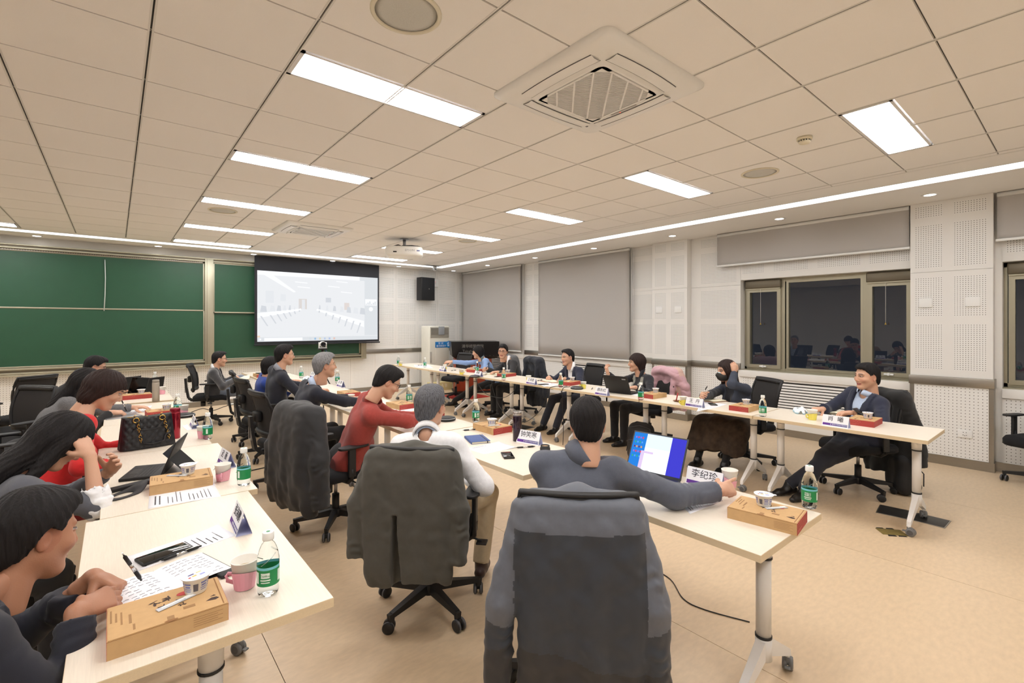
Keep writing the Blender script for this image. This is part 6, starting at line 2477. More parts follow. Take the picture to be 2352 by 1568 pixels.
# ------------------------------------------------------------------ chairs
chair(-.80, 1.12, .45, 'black office chair under the man writing in the near left corner')
chair(-.86, 2.42, .25, 'black office chair under the woman with long black hair in grey')
chair(-.62, 3.43, .1, 'black office chair under the woman in the red sweater')
chair(-.84, 5.08, .15, 'black office chair under the person in the speckled grey knit')
chair(-.88, 6.88, .1, 'black office chair under the man with glasses behind the laptops')
chair(-1.05, 7.9, 2.3, 'empty black mesh-backed chair standing by the board at the left')
chair(-.95, 6.1, -2.4, 'empty black chair turned away before the mesh-backed one at the left')
chair(-1.45, 4.6, .6, 'black chair cut by the left edge of the photo')
chair(1.06, 8.53, -.25, 'black office chair under the man with crossed legs before the board')
chair(1.36, 6.75, -.1, 'black office chair under the person in royal blue, a dark bag on the floor by it')
chair(1.28, 5.82, .12, 'black office chair under the man in the dark suit with grey collar')
chair(1.18, 4.52, .1, 'black office chair under the grey-haired man in the navy suit')
chair(1.22, 3.33, .18, 'black office chair with a black coat, under the man in rust-red fleece')
chair(1.245, 1.90, .74, 'black office chair with an olive-grey blazer over its back')
chair(1.40, .93, .80, 'black office chair with a two-tone rain jacket over its back, nearest the camera')
chair(5.48, 6.74, 2.75, 'black office chair under the woman in the pale blue sweater')
chair(5.44, 6.0, 2.95, 'black office chair under the smiling man in the black suit')
chair(5.46, 4.55, 2.98, 'black office chair under the man in the navy suit with white shirt')
chair(5.5, 3.35, 2.8, 'black office chair under the woman in the patterned vest, pink coat on it')
chair(5.46, 2.03, 2.6, 'black office chair under the woman with the face mask')
chair(5.36, .93, 2.62, 'black office chair under the man in the light blue shirt')
chair(6.9, -.22, 2.7, 'empty black office chair at the right edge by the pillar')
chair(5.55, 8.25, 3.3, 'empty black office chair by the far end of the window row, before the lectern')

# ------------------------------------------------------------------ garments on the chairs
SHG, SHN = cloth('shell_grey', (92, 97, 108), rough=.6, bump=.12), cloth('shell_navy', (42, 49, 60), rough=.55, bump=.12)
SHK = cloth('shell_black', (40, 40, 44), rough=.6, bump=.12)


def shell(x, y, z):
    sl = np.abs(y) > .19
    yoke = z > .84 + .05 * np.abs(y)
    arm = (np.abs(y) > .235) & (x < -.25) & (z > .5 + .25 * (np.abs(y) - .25))
    low = z < .40 + .04 * np.sin(y * 8)
    return np.where(yoke | arm, 0, np.where(low, 2, 1)).astype(np.int32)


coat('rain_jacket', 'two-tone slate and navy rain jacket hung over the nearest chair', 1.40, .93, .80, [SHG, SHN, SHK], shell, hem=.16, w0=.21, w1=.215, sl=((.20, -.34, .30), (.22, -.34, .29)), h=.0065, fold=.016, top=.955, seed=1.3, thick=.045, inner=.5, sr=(.06, .045), spread=.12)
coat('blazer', 'olive-grey wool blazer hung over the second chair from the camera', 1.245, 1.90, .74, [cloth('olive_wool', (74, 72, 66), bump=.2, bscale=800)], None, hem=.30, w0=.215, w1=.215, thick=.045, sl=((.42, -.34, .27), (.42, -.34, .25)), h=.0065, fold=.008, top=.965, seed=2.2, vent=True, sr=(.056, .046), spread=.1)
coat('coat', 'black padded coat hung over the chair of the man in rust-red fleece', 1.22, 3.33, .18, [cloth('black_shell', (26, 27, 31), rough=.7)], None, hem=.24, w0=.235, w1=.30, sl=((.35, -.36, .33), (.3, -.3, .34)), h=.009, fold=.014, seed=3.3, thick=.075, sr=(.075, .055))
coat('coat', 'camel brown wool coat hung over a chair at the left', -.62, 3.43, .1, [cloth('camel_wool', (150, 122, 92), bump=.25, bscale=700)], None, hem=.30, w0=.235, w1=.33, sl=((.5, -.42, .30), (.45, -.36, .36)), h=.009, fold=.013, seed=4.1, thick=.075, sr=(.07, .06), top=.97)
PKO, PKI = cloth('dusty_pink', (206, 164, 172), rough=.7), cloth('blush_puffer', (214, 178, 164), rough=.6)
coat('puffer_coat', 'dusty pink padded coat hung over the chair of the woman in the vest', 5.5, 3.35, 2.8, [PKO, PKI], lambda x, y, z: ((np.abs(y) > .15) & (np.abs(y) < .3) & (x < -.26)).astype(np.int32), hem=.42, w0=.235, w1=.30, sl=((.55, -.36, .30), (.5, -.36, .34)), h=.009, fold=.008, seed=5.1, thick=.07, sr=(.075, .065), puff=.006)
coat('coat', 'dark navy coat hung over the chair of the smiling man in the black suit', 5.44, 6.0, 2.95, [cloth('coat_navy', (34, 38, 48))], None, hem=.12, w0=.24, w1=.28, sl=((.3, -.37, .32), (.3, -.37, .33)), h=.011, fold=.012, seed=6.1, thick=.075, sr=(.07, .055))
coat('coat', 'grey coat hung over the chair of the woman in the pale blue sweater', 5.48, 6.74, 2.75, [cloth('coat_grey', (92, 92, 94))], None, hem=.3, w0=.235, w1=.28, sl=((.4, -.37, .31), (.4, -.37, .31)), h=.012, fold=.012, seed=7.1, thick=.07, sr=(.07, .055))
coat('coat', 'long black coat hung over the chair of the man in the light blue shirt', 5.36, .93, 2.62, [cloth('coat_black', (27, 27, 28))], None, hem=.14, w0=.22, w1=.25, sl=((.3, -.36, .29), (.3, -.36, .3)), h=.009, fold=.012, seed=8.1, thick=.06, sr=(.062, .05), top=.96)

# ------------------------------------------------------------------ on the near and left tables
Z = TZ


def P2(px, py):
    p = at(px, py, Z)
    return (p.x, p.y, Z)


BX, YG, BT = make_box(), make_yogurt(), make_bottle()
CUPP, CUPY = make_cup(PINK), make_cup(YELL)
SPN = tag(make_spoon(), 'spoon', 'spoon')
PEN, PHN = make_pen(), make_phone()
PUCK = make_puck()
GB, GY, GBT, GC, GS, GP = 'meal boxes on the tables', 'yogurt cups on the meal boxes', 'water bottles on the tables', 'paper cups on the tables', 'wrapped spoons on the meal boxes', 'pens on the tables'


def boxset(x, y, rz, who, yo=(.045, .0), sp=(.02, -.02, .5), spoon=True, yog=True):
    place(BX, USED, (x, y, Z), rz, 'flat brown and red meal box %s' % who, GB)
    c, s = math.cos(rz), math.sin(rz)
    if yog:
        place(YG, USED, (x + c * yo[0] - s * yo[1], y + s * yo[0] + c * yo[1], Z + .0508), rz + .4, 'white yogurt cup with foil lid on the meal box %s' % who, GY)
    if spoon:
        place(SPN, USED, (x + c * sp[0] - s * sp[1], y + s * sp[0] + c * sp[1], Z + .0508), rz + sp[2], 'wrapped plastic spoon on the meal box %s' % who, GS)


boxset(-.017, 1.171, .007, 'on the near corner of the left row', (.07, .035), (.02, .0, .35))
boxset(.136, 2.548, -.06, 'beside the tablet on the left row', (.03, .03), (-.02, .02, -.6))
boxset(2.045, .40, -1.43, 'at the near end of the middle row', (-.02, .03), (.03, .03, .9))
boxset(2.19, 2.55, -1.56, 'behind the thermos on the middle row', (.02, -.02), (.05, -.02, 1.2))
boxset(2.06, 3.35, -1.5, 'before the man in rust-red fleece', (.03, .02), (.03, -.03, .4))
boxset(2.12, 4.0, -1.5, 'before the grey-haired man in the navy suit', yog=False, spoon=False)
boxset(1.70, 8.1, -1.57, 'at the far end of the middle row, a dark lid open on it', yog=False, spoon=False)
boxset(2.02, 5.15, -1.57, 'beside the man in the dark suit with grey collar', spoon=False, yog=False)
boxset(4.69, 1.70, .03, 'of the woman with the face mask', (.04, .0), (.08, -.01, .2))
boxset(4.71, 2.76, -.02, 'of the woman in the patterned vest', (.05, .0), (.08, .02, .3))
boxset(4.80, .735, 3.16, 'of the man in the light blue shirt', (-.0, .02), (-.05, .02, .3))
boxset(4.83, 4.2, 3.3, 'of the man in the navy suit with white shirt', (-.06, .0), (.06, .02, .3))
boxset(4.83, 5.62, 3.3, 'of the smiling man in the black suit', (-.03, .0), spoon=False)
boxset(4.86, 6.55, 3.4, 'of the woman in the pale blue sweater', (.05, .03), spoon=False)
boxset(.22, 5.05, 3.2, 'before the person in the speckled grey knit', (-.02, .02), spoon=False)
boxset(.06, 6.5, 3.2, 'before the black laptops at the far left', (-.04, .02), spoon=False)
MB  # more cups
place(YG, USED, (.155, 4.72, Z), 0, 'white yogurt cup without a box behind the black handbag', GY)

for (px, py, who) in ((616, 1362, 'in front of the pink cup on the near left table'), (560, 1113, 'behind the tablet, at the edge of the left row'), (477, 1008, 'left of the name card beyond, by the red thermos'), (408, 952, 'beside the meal box of the person in grey knit'),
                      (1859, 1166, 'at the near corner of the middle row'), (1093, 968, 'behind the meal box of the white fleece'), (940, 925, 'by the man in rust-red fleece'), (1752, 956, 'between the woman with the mask and the man in light blue'), (1472, 918, 'before the woman in the patterned vest'),
                      (1288, 889, 'before the man in navy suit and white shirt'), (1157, 873, 'before the smiling man in the black suit'), (1096, 855, 'before the woman in pale blue'), (976, 843, 'alone on the far table of the window row'), (915, 838, 'at the far end of the window row beside a yellow cup'), (692, 868, 'on the middle row before the blue sweater'), (356, 886, 'on the far left table beside the laptops'), (775, 880, 'beside the grey-haired man')):
    p = at(px, py, Z)
    place(BT, USED, (p.x, p.y, Z), px * .37, 'water bottle %s' % who, GBT)
for (px, py, rz, who) in ((562, 1348, 2.6, 'with pink holder beside the near bottle'), (512, 1103, 4.4, 'with pink holder behind the brown box on the left row'), (466, 1006, 2.0, 'with pink holder half behind a bottle on the left row'), (1676, 1118, .3, 'with pink holder under the reaching hand'), (372, 905, 2.0, 'with pink holder on the far left table'), (422, 952, 1.0, 'with pink holder behind a bottle by the puck')):
    p = at(px, py, Z)
    place(CUPP, USED, (p.x, p.y, Z), rz, 'white paper cup %s' % who, GC)
for (px, py, rz, who) in ((1866, 964, 2.4, 'before the man in the light blue shirt'), (1570, 930, 2.8, 'left of the name card of the woman with the mask'), (1340, 892, 2.0, 'beside the puck before the man in navy'), (1060, 860, 0, 'beside the meal box of the woman in pale blue'), (920, 840, 1.0, 'at the far end of the window row'), (806, 925, .6, 'hidden between the grey-haired man and the red fleece'), (1214, 876, 1.0, 'behind the name card before the navy suit'), (1022, 848, 1.0, 'by the reaching hand of the woman in pale blue')):
    p = at(px, py, Z)
    place(CUPY, USED, (p.x, p.y, Z), rz, 'white paper cup with yellow holder %s' % who, GC)

for (word, px, py, rz, who) in (('李纪珍', 1622, 1105, -1.62, 'before the man in slate grey fleece'), ('钟笑寒', 1216, 1006, -1.55, 'behind the dark thermos'), ('肖  曦', 1920, 979, 3.1, 'before the man in light blue shirt'), ('王  丹', 1596, 934, 3.12, 'before the woman with the face mask'),
                                ('郝永红', 1383, 907, 3.12, 'before the black laptop'), ('王希勤', 1221, 882, 3.1, 'before the man in the navy suit'), ('杨斌', 1099, 864, 3.1, 'before the smiling man in the black suit'), ('王 静', 1017, 852, 3.08, 'before the woman in pale blue'),
                                ('迟  薇', 0, 0, .0, 'on the left row beside the second cup'), ('张海鹏', 1, 0, .02, 'standing end-on on the near left table'), ('李  山', 2, 0, -.02, 'by the bottle of the left row'), ('高  峰', 783, 888, .0, 'before the grey-haired man'), ('陈  劲', 720, 867, .0, 'farther along the middle row')):
    if px == 0:
        loc, rz = (.385, 2.83, Z), .08
    elif px == 1:
        loc, rz = (.27, 1.765, Z), -.04
    elif px == 2:
        p = at(447, 980, Z)
        loc = (p.x, p.y, Z)
    else:
        p = at(px, py, Z)
        loc = (p.x, p.y, Z)
    if word == '李纪珍':
        loc, rz = (2.245, .79, Z), PI + .06
    if word == '钟笑寒':
        loc, rz = (2.15, 2.06, Z), PI + .25
    c = make_card(word)
    c.location, c.rotation_euler = loc, (0, 0, rz)
    c['label'], c['group'] = 'folded white name card with violet band %s' % who, 'name cards on the tables'

# papers, notebooks, phones, pens
sheet('paper', [P2(323, 1278)[:2], P2(536, 1208)[:2], P2(482, 1186)[:2], P2(310, 1262)[:2]][::-1] if False else [(-.075, 1.585), (.245, 1.69), (.20, 1.835), (-.11, 1.735)], Z, label='printed agenda sheet under the phone and pen on the near left table', cor=.006)
sheet('paper', [P2(340, 1168)[:2], P2(508, 1140)[:2], P2(492, 1112)[:2], P2(344, 1128)[:2]], Z, label='printed agenda sheet under the brown box on the left row', cor=.002)
sheet('paper', [P2(1070, 1030)[:2], P2(1112, 1043)[:2], P2(1186, 1028)[:2], P2(1146, 1014)[:2]], Z, label='white printed sheet on the middle row before the blue notebook', cor=.004)
sheet('paper', [P2(1585, 1180)[:2], P2(1660, 1150)[:2], P2(1640, 1120)[:2], P2(1545, 1140)[:2]], Z, label='white sheet under the reaching arm in slate fleece', cor=.004)
sheet('paper', [P2(258, 958)[:2], P2(338, 945)[:2], P2(350, 931)[:2], P2(282, 940)[:2]], Z, label='white sheet the person in grey knit writes on', cor=.002)
sheet('paper', [P2(1600, 945)[:2], P2(1640, 937)[:2], P2(1672, 928)[:2], P2(1612, 922)[:2]], Z, label='white sheet under the phone of the woman with the mask', cor=.002)
sheet('paper', [P2(1445, 905)[:2], P2(1478, 912)[:2], P2(1484, 902)[:2], P2(1462, 898)[:2]], Z, label='white sheet beside the black laptop', cor=.002)
sheet('paper', [P2(1250, 888)[:2], P2(1285, 884)[:2], P2(1265, 878)[:2], P2(1236, 880)[:2]], Z, label='white sheet before the man in the navy suit', cor=.002)
sheet('paper', [P2(955, 843)[:2], P2(995, 845)[:2], P2(985, 838)[:2], P2(950, 838)[:2]], Z, label='white sheet alone on the far table', cor=.002)
sheet('paper', [P2(840, 965)[:2], P2(870, 972)[:2], P2(960, 940)[:2], P2(930, 930)[:2]], Z, label='white sheet under the hands in rust-red fleece', cor=.002)
sheet('paper', [P2(300, 895)[:2], P2(330, 893)[:2], P2(326, 884)[:2], P2(298, 886)[:2]], Z, label='white sheet between the laptops at the far left', cor=.002)
sheet('paper', [P2(430, 988)[:2], P2(440, 985)[:2], P2(430, 975)[:2], P2(418, 978)[:2]], Z, lines=False, label='small folded white paper beside the red thermos', cor=.004)

# open notebook of the man writing, with its black cover
nb = thing('notebook', 'open notebook with handwriting under the writing hand, black cover', 'notebook', (.0, 1.44, Z), .32)
MB().rbox(-.16, -.115, 0, .16, .11, .004, BLKM, .002).build('cover', nb)
m = MB()
for s in (-1, 1):
    vs = []
    for i in range(9):
        x = s * .152 * i / 8
        z = .005 + .012 * math.sin(min(1, i / 8) * PI * .8) * (1 - i / 16)
        vs += [(x, -.105, z), (x, .105, z)]
    m.add(vs, [(2 * i, 2 * i + 2, 2 * i + 3, 2 * i + 1) for i in range(8)], PAPER, True)
    ln = []
m.build('pages', nb)
m = MB()
rr = random.Random(3)
for s in (-1, 1):
    for k in range(9):
        x0 = s * .02
        for w_ in range(6):
            xa = (.02 + .02 * w_) * s
            xb = xa + s * .014
            za = lambda x: .0058 + .012 * math.sin(min(1, abs(x) / .152) * PI * .8) * (1 - abs(x) / .304)
            y = -.085 + .021 * k + rr.uniform(-.003, .003)
            if rr.random() < .85:
                m.tube([(xa, y, za(xa)), ((xa + xb) / 2, y + rr.uniform(-.003, .005), za((xa + xb) / 2)), (xb, y, za(xb))], .0007, INKG, 4)
m.build('handwriting', nb)
MB().rbox(.10, -.14, 0, .16, -.105, .012, BLKM, .005).build('clasp', nb)
place(PHN, USED, (.005, 1.665, Z + .002), .30, 'large phone lying face up beside the agenda sheet, near left table', 'phones on the tables')
PHN.scale = (1.06, 1.0, 1.2)
place(PEN, USED, (.055, 1.63, Z + .0075), .34, 'black and silver pen lying on the agenda sheet, near left table', GP)
# pen in the writing hand
q = PEOPLE['man in a dark navy jacket leaning over an open notebook, writing']


def held_pen(label, a, b, col=None):
    a, b = Vector(a), Vector(b)
    t = dup(PEN, (a + b) / 2, (0, 0, 0), label, GP)
    t.rotation_euler = (b - a).to_track_quat('X', 'Z').to_euler()
    return t


held_pen('dark pen in the hand of the man writing in the near left corner', (-.115, 1.345, .905), (-.07, 1.40, .79))
held_pen('pen in the hand of the man in rust-red fleece', (1.985, 3.10, .93), (2.02, 3.12, .79))
held_pen('pen in the hand of the smiling man in the black suit', (4.90, 6.2, .93), (4.85, 6.22, .82))
held_pen('pen in the hand of the woman with the face mask', (4.76, 2.12, .94), (4.70, 2.16, .82))
held_pen('pen in the hand of the person in the speckled grey knit', (-.09, 5.24, .90), (-.05, 5.27, .78))
for (px, py, rz, who) in ((1082, 988, -.35, 'left of the meal box on the middle row'), (1207, 1028, -.45, 'before the dark thermos'), (965, 839, .2, 'on the sheet at the far table'), (1360, 893, .6, 'beside the puck before the name card'), (1240, 874, .2, 'before the man in navy suit, on the folder'), (1042, 851, .2, 'before the woman in pale blue')):
    p = at(px, py, Z)
    place(PEN, USED, (p.x, p.y, Z + .0055), rz, 'pen %s' % who, GP)
for (px, py, rz, who) in ((1166, 1047, 1.05, 'black phone in a dark red case on the middle row'), (1637, 929, .7, 'dark phone on the white sheet of the woman with the mask'), (1145, 865, .1, 'black phone before the smiling man in the black suit'), (1248, 883, -.2, 'black phone before the man in navy suit')):
    p = at(px, py, Z)
    place(PHN, USED, (p.x, p.y, Z + .001), rz, who, 'phones on the tables').scale = (.95, .95, 1)
p = at(1957, 952, Z + .06)
o = place(PHN, USED, (4.96, .79, Z + .055), 1.2, 'black phone leaning on the box of the man in the light blue shirt', 'phones on the tables')
o.rotation_euler = (.0, -.5, 1.4)

nbk = thing('notebook', 'closed blue notebook with elastic band on the middle row', 'notebook', P2(1096, 1011), 1.22)
NBB = mat('notebook_blue', (66, 92, 150), .6, noise=.05, nscale=80)
MB().rbox(-.105, -.07, 0, .105, .07, .002, NBB, .0008).rbox(-.105, -.07, .014, .105, .07, .0165, NBB, .0008).rbox(-.105, .066, 0, .105, .0715, .0165, NBB, .002).build('cover', nbk)
MB().box(-.102, -.067, .002, .102, .066, .014, PAPERC).build('page_block', nbk)
MB().rbox(-.106, -.052, -.0005, .106, -.046, .0172, BLKM, .0004).build('elastic', nbk)
nbo = thing('notebook', 'open notebook with cream pages on the lap of the man with crossed legs', 'notebook', (1.46, 8.38, .70), -.3)
MB().rbox(-.13, -.1, -.004, .13, .1, 0, PAPERC, .001).rbox(-.125, -.098, 0, .0, .098, .006, PAPERC, .002).rbox(0, -.098, 0, .125, .098, .005, PAPERC, .002).build('pages', nbo)
MB().rbox(-.134, -.104, -.007, .134, .104, -.004, mat('cover_tan', (150, 128, 96), .7), .001).build('cover', nbo)
nbo.rotation_euler = (.25, -.25, -.3)
for (px, py, rz, lab, col) in ((1130, 860, 3.3, 'open cream notebook before the smiling man in the black suit', None), (1262, 877, 3.0, 'cream folder and papers before the man in navy suit', (176, 84, 50)), (1625, 920, 2.9, 'brown-edged notebook before the woman with the mask', (150, 96, 66)), (1905, 948, 3.0, 'cream note pad under the hand of the man in light blue', None)):
    p = at(px, py, Z)
    n = thing('notebook', lab, 'notebook', (p.x + .05, p.y, Z), rz)
    if col:
        MB().rbox(-.11, -.15, 0, .11, .15, .004, mat('folder_' + str(col[0]), col, .6), .001).build('cover', n)
    b = MB()
    for s in (-1, 1):
        vs = []
        for i in range(7):
            y = s * .14 * i / 6
            z = .005 + .010 * math.sin(i / 6 * PI * .8)
            vs += [(-.1, y, z), (.1, y, z)]
        b.add(vs, [(2 * i, 2 * i + 2, 2 * i + 3, 2 * i + 1) for i in range(6)], PAPERC, True)
    b.rbox(-.1, -.14, 0.0005, .1, .14, .005, PAPERC, .001)
    b.build('pages', n)

for (px, py, who) in ((1025, 965, 'half hidden behind the grey head on the middle row'), (1325, 893, 'before the man in navy suit, with its cable'), (1090, 866, 'before the smiling man in the black suit'), (424, 957, 'on the left row beside the quilted handbag')):
    p = at(px, py, Z)
    place(PUCK, USED, (p.x, p.y, Z), px * .1, 'round black conference speaker %s' % who, 'round black conference speakers')
CAB = mat('cable_black', (24, 24, 25), .5)


def cable(pts, r, label):
    # smooth through the points
    P = [Vector(p) for p in pts]
    out = []
    for i in range(len(P) - 1):
        p0, p1, p2, p3 = P[max(i - 1, 0)], P[i], P[i + 1], P[min(i + 2, len(P) - 1)]
        for k in range(6):
            t = k / 6
            out.append(.5 * ((2 * p1) + (p2 - p0) * t + (2 * p0 - 5 * p1 + 4 * p2 - p3) * t * t + (3 * p1 - p0 - 3 * p2 + p3) * t ** 3))
    out.append(P[-1])
    return tag(MB().tube(out, r, CAB, 6).build('cable'), label, 'cable')


cable([(4.62, 4.05, Z + .01), (4.44, 4.15, Z + .005), (4.40, 4.2, Z - .06), (4.38, 4.3, .45), (4.36, 4.6, .22), (4.4, 5.0, .2), (4.42, 5.3, .35), (4.41, 5.45, .6), (4.43, 5.5, .71)], .0045, 'black cable sagging from the puck before the man in navy suit')
cable([(4.6, 3.98, Z + .01), (4.43, 3.95, Z + .003), (4.40, 3.93, .6), (4.41, 3.92, .3), (4.38, 3.9, .02)], .0045, 'black cable hanging straight down before the man in navy suit')
cable([(4.66, 5.95, Z + .01), (4.43, 5.9, Z + .003), (4.4, 5.85, .66), (4.39, 5.6, .5), (4.4, 5.2, .48), (4.41, 4.95, .6), (4.43, 4.9, .71)], .0045, 'black cable sagging under the table of the smiling man')
cable([tuple(at(578, 1080, .006)), tuple(at(620, 1071, .006)), tuple(at(655, 1064, .006)), tuple(at(700, 1060, .006)), tuple(at(760, 1066, .006))], .006, 'black cable on the floor between the left row and the chairs')
cable([tuple(at(440, 946, .006)), tuple(at(465, 938, .006)), tuple(at(490, 942, .006)), tuple(at(520, 932, .006)), tuple(at(560, 925, .006))], .006, 'thin cable on the floor near the board')
cable([tuple(at(1490, 1300, .004)), tuple(at(1540, 1330, .004)), tuple(at(1570, 1375, .004)), tuple(at(1620, 1400, .004)), tuple(at(1722, 1428, .004))], .003, 'thin dark cable on the floor beside the nearest chair')
cable([tuple(at(362, 874, Z + .01)), tuple(at(370, 885, Z + .005)), tuple(at(378, 895, Z - .02)), tuple(at(388, 918, .5)), (.45, 6.4, .02)], .007, 'black cable running off the far left table')

# tablet with keyboard cover on the left row
p = at(345, 1090, Z)
tb = make_laptop(.27, .19, 1.95, 'page', BLKM)
tb.name = 'tablet_computer'
tb.location, tb.rotation_euler = (.10, 2.90, Z), (0, 0, -.30)
tb['label'], tb['category'] = 'black tablet with keyboard cover open on the left row', 'tablet'
ks = MB().add([(.005, -.12, .13), (.005, .12, .13), (.12, .12, .002), (.12, -.12, .002)], [(0, 1, 2, 3), (3, 2, 1, 0)], BLKM)
ks.build('kickstand', tb)
l1 = make_laptop(.33, .23, 2.05, 'desktop', mat('laptop_dark', (50, 54, 62), .4))
l1.location, l1.rotation_euler = (2.17, 1.06, Z), (0, 0, .12)
l1['label'] = 'laptop with a bright blue desktop before the man in slate fleece'
l2 = make_laptop(.34, .235, 2.0, None)
l2.location, l2.rotation_euler = (4.64, 3.20, Z), (0, 0, PI + .12)
l2['label'] = 'black laptop seen from its back before the woman in the patterned vest'
MB().rbox(.0035, .09, .19, .006, .14, .205, CHS, .001, T(0, 0, .012) @ R(2.0 - PI / 2, 'Y')).build('lid_badge', l2)
l3 = make_laptop(.30, .21, 1.85, None)
l3.location, l3.rotation_euler = (.06, 6.75, Z), (0, 0, .55)
l3['label'] = 'black laptop seen edge-on in the middle of the far left table'
l4 = make_laptop(.27, .19, 1.75, None)
l4.location, l4.rotation_euler = (.22, 6.85, Z), (0, 0, -.9)
l4['label'] = 'small black laptop seen from behind at the right of the far left table'
l5 = make_laptop(.29, .2, 1.9, 'call')
l5.location, l5.rotation_euler = (-.03, 7.12, Z), (0, 0, -.9)
l5['label'] = 'laptop with a dark screen and a pale window on it, far left table'
sl = thing('tablet_computer', 'silver tablet lying flat before the woman in red', 'tablet', P2(280, 957), .25)
MB().rbox(-.13, -.09, 0, .13, .09, .008, SILV, .003).build('case', sl)
MB().lathe([(.008, .008), (.008, .0085)], mat('chrome'), 12).build('emblem', sl)

# thermos flasks
t = make_thermos(mat('plum_metal', (46, 28, 44), .18, .75, coat=.6), mat('steel_lid', (170, 164, 160), .25, .9), .033, .215)
p = at(1188, 1012, Z)
t.location = (p.x, p.y, Z)
t['label'] = 'dark plum thermos flask with steel rim on the middle row'
t = make_thermos(mat('red_metal', (156, 18, 44), .2, .7, coat=.6), mat('red_lid', (140, 20, 44), .3, .5), .034, .225)
p = at(402, 1006, Z)
t.location = (p.x, p.y, Z)
t['label'] = 'glossy dark red thermos flask beside the quilted handbag'
t = make_thermos(mat('beige_metal', (176, 166, 152), .45, .3), mat('beige_lid', (150, 142, 130), .5), .034, .24)
p = at(358, 922, Z)
t.location = (p.x, p.y, Z)
t['label'] = 'beige flask with strap loop at the far end of the left row'
mg = thing('lens_cap_cup', 'small black flask lid with tan inside on the middle row', 'lid', P2(1252, 1038), .4)
MB().lathe([(.03, 0), (.034, .004), (.034, .03), (.03, .032), (.03, .046), (.027, .046), (.026, .012), (.001, .012)], BLKM, 28, cap=False).build('cup', mg)
MB().lathe([(.001, .0385), (.0266, .0385)], mat('tan_inside', (206, 170, 130), .5), 24, cap=False).build('inside', mg)
MB().tube([(.033, .0, .04), (.046, 0, .036), (.044, .0, .012), (.034, 0, .008)], .004, BLKM, 6).build('loop', mg)

# quilted handbag with chains
a_, b_ = at(276, 1040, Z), at(405, 1020, Z)
ang = math.atan2(b_.y - a_.y, b_.x - a_.x)
W_ = (b_ - a_).length
hb = thing('handbag', 'black quilted leather handbag with gold chain straps on the left row', 'handbag', ((a_.x + b_.x) / 2 - .06 * math.sin(ang) * 1, (a_.y + b_.y) / 2 + .065, Z), ang)
LEA = mat('quilted_leather', (22, 22, 26), .38, bump=.1, bscale=300)
GOLD = mat('gold', (214, 176, 96), .22, 1.0)
m = MB()
nx_, nz_ = 60, 40
Wb, Hb = W_, .215


def bagp(u, v, s):
    x = (u - .5) * Wb * (1.0 - .12 * v)
    dep = (.065 - .028 * v) * (1 - .35 * abs(2 * u - 1) ** 6)
    qd = abs(math.sin((u * 7 + v * 4.2) * PI)) * abs(math.sin((u * 7 - v * 4.2) * PI))
    edge = min(1, 12 * min(u, 1 - u, v + .05, 1.02 - v))
    return (x, s * (dep + .006 * qd ** .5 * edge), .004 + Hb * v * (1 - .03 * math.cos((u - .5) * 3)))


for s in (-1, 1):
    vs = [bagp(i / nx_, j / nz_, s) for j in range(nz_ + 1) for i in range(nx_ + 1)]
    fs = [(j * (nx_ + 1) + i, j * (nx_ + 1) + i + 1, (j + 1) * (nx_ + 1) + i + 1, (j + 1) * (nx_ + 1) + i) for j in range(nz_) for i in range(nx_)]
    m.add(vs, fs if s < 0 else [f[::-1] for f in fs], LEA, True)
for u in (0, 1):
    vs = []
    for j in range(11):
        p0, p1 = bagp(u, j / 10, -1), bagp(u, j / 10, 1)
        mx_ = ((p0[0] + p1[0]) / 2 + (.02 if u else -.02) * (1 - .6 * j / 10) * -1, 0, p0[2])
        vs += [p0, mx_, p1]
    fs = []
    for j in range(10):
        for k in range(2):
            fs.append((3 * j + k, 3 * j + k + 1, 3 * j + 4 + k, 3 * j + 3 + k))
    m.add(vs, fs if u else [f[::-1] for f in fs], LEA, True)
vs = [bagp(i / 20, 0, s) for s in (-1, 1) for i in range(21)]
m.add(vs, [(i, i + 21, i + 22, i + 1) for i in range(20)], LEA)
vs = [bagp(i / 20, 1, s) for s in (-1, 1) for i in range(21)]
m.add(vs, [(i, i + 1, i + 22, i + 21) for i in range(20)], LEA)
m.build('body', hb)
pk = MB()
vs = []
for j in range(13):
    for i in range(25):
        u, v = .2 + .6 * i / 24, .1 + .55 * j / 12
        x, y, z = bagp(u, v, -1)
        vs.append((x, y - .006, z))
pk.add(vs, [(j * 25 + i, j * 25 + i + 1, (j + 1) * 25 + i + 1, (j + 1) * 25 + i) for j in range(12) for i in range(24)], LEA, True)
pk.tube([bagp(.2, .65, -1.2)] + [tuple(np.array(bagp(.2 + .6 * i / 10, .65 - .05 * math.sin(i / 10 * PI), -1)) - (0, .008, 0)) for i in range(11)], .003, LEA, 6)
pk.build('pocket', hb)
for u in (.25, .78):
    c = MB()
    p0 = bagp(u, .93, -1)
    c.tube([(p0[0] + .016 * math.cos(a * PI / 8), p0[1] - .006, p0[2] + .016 * math.sin(a * PI / 8)) for a in range(16)], .0035, GOLD, 6, closed=True)
    c.tube([(p0[0] - .006, p0[1] + .01, p0[2] + .012), (p0[0] - .01, p0[1] - .004, p0[2] + .03), (p0[0], p0[1] - .004, p0[2] + .034)], .003, GOLD, 6)
    for k in range(12):
        v = .86 - .055 * k
        x, y, z = bagp(u + .03 + .006 * k, v, -1)
        q_ = T(x, y - .01, z) @ R(.25, 'Y') @ R((k % 2) * PI / 2, 'Z')
        c.tube([tuple(q_ @ Vector((.006 * math.cos(a * PI / 5), 0, .0095 * math.sin(a * PI / 5)))) for a in range(10)], .0023, GOLD if k % 3 else LEA, 5, closed=True)
    c.build('chain', hb)
st2 = MB()
x0, y0_, z0 = bagp(.36, .2, -1)
x1, y1_, z1 = bagp(.9, .45, -1)
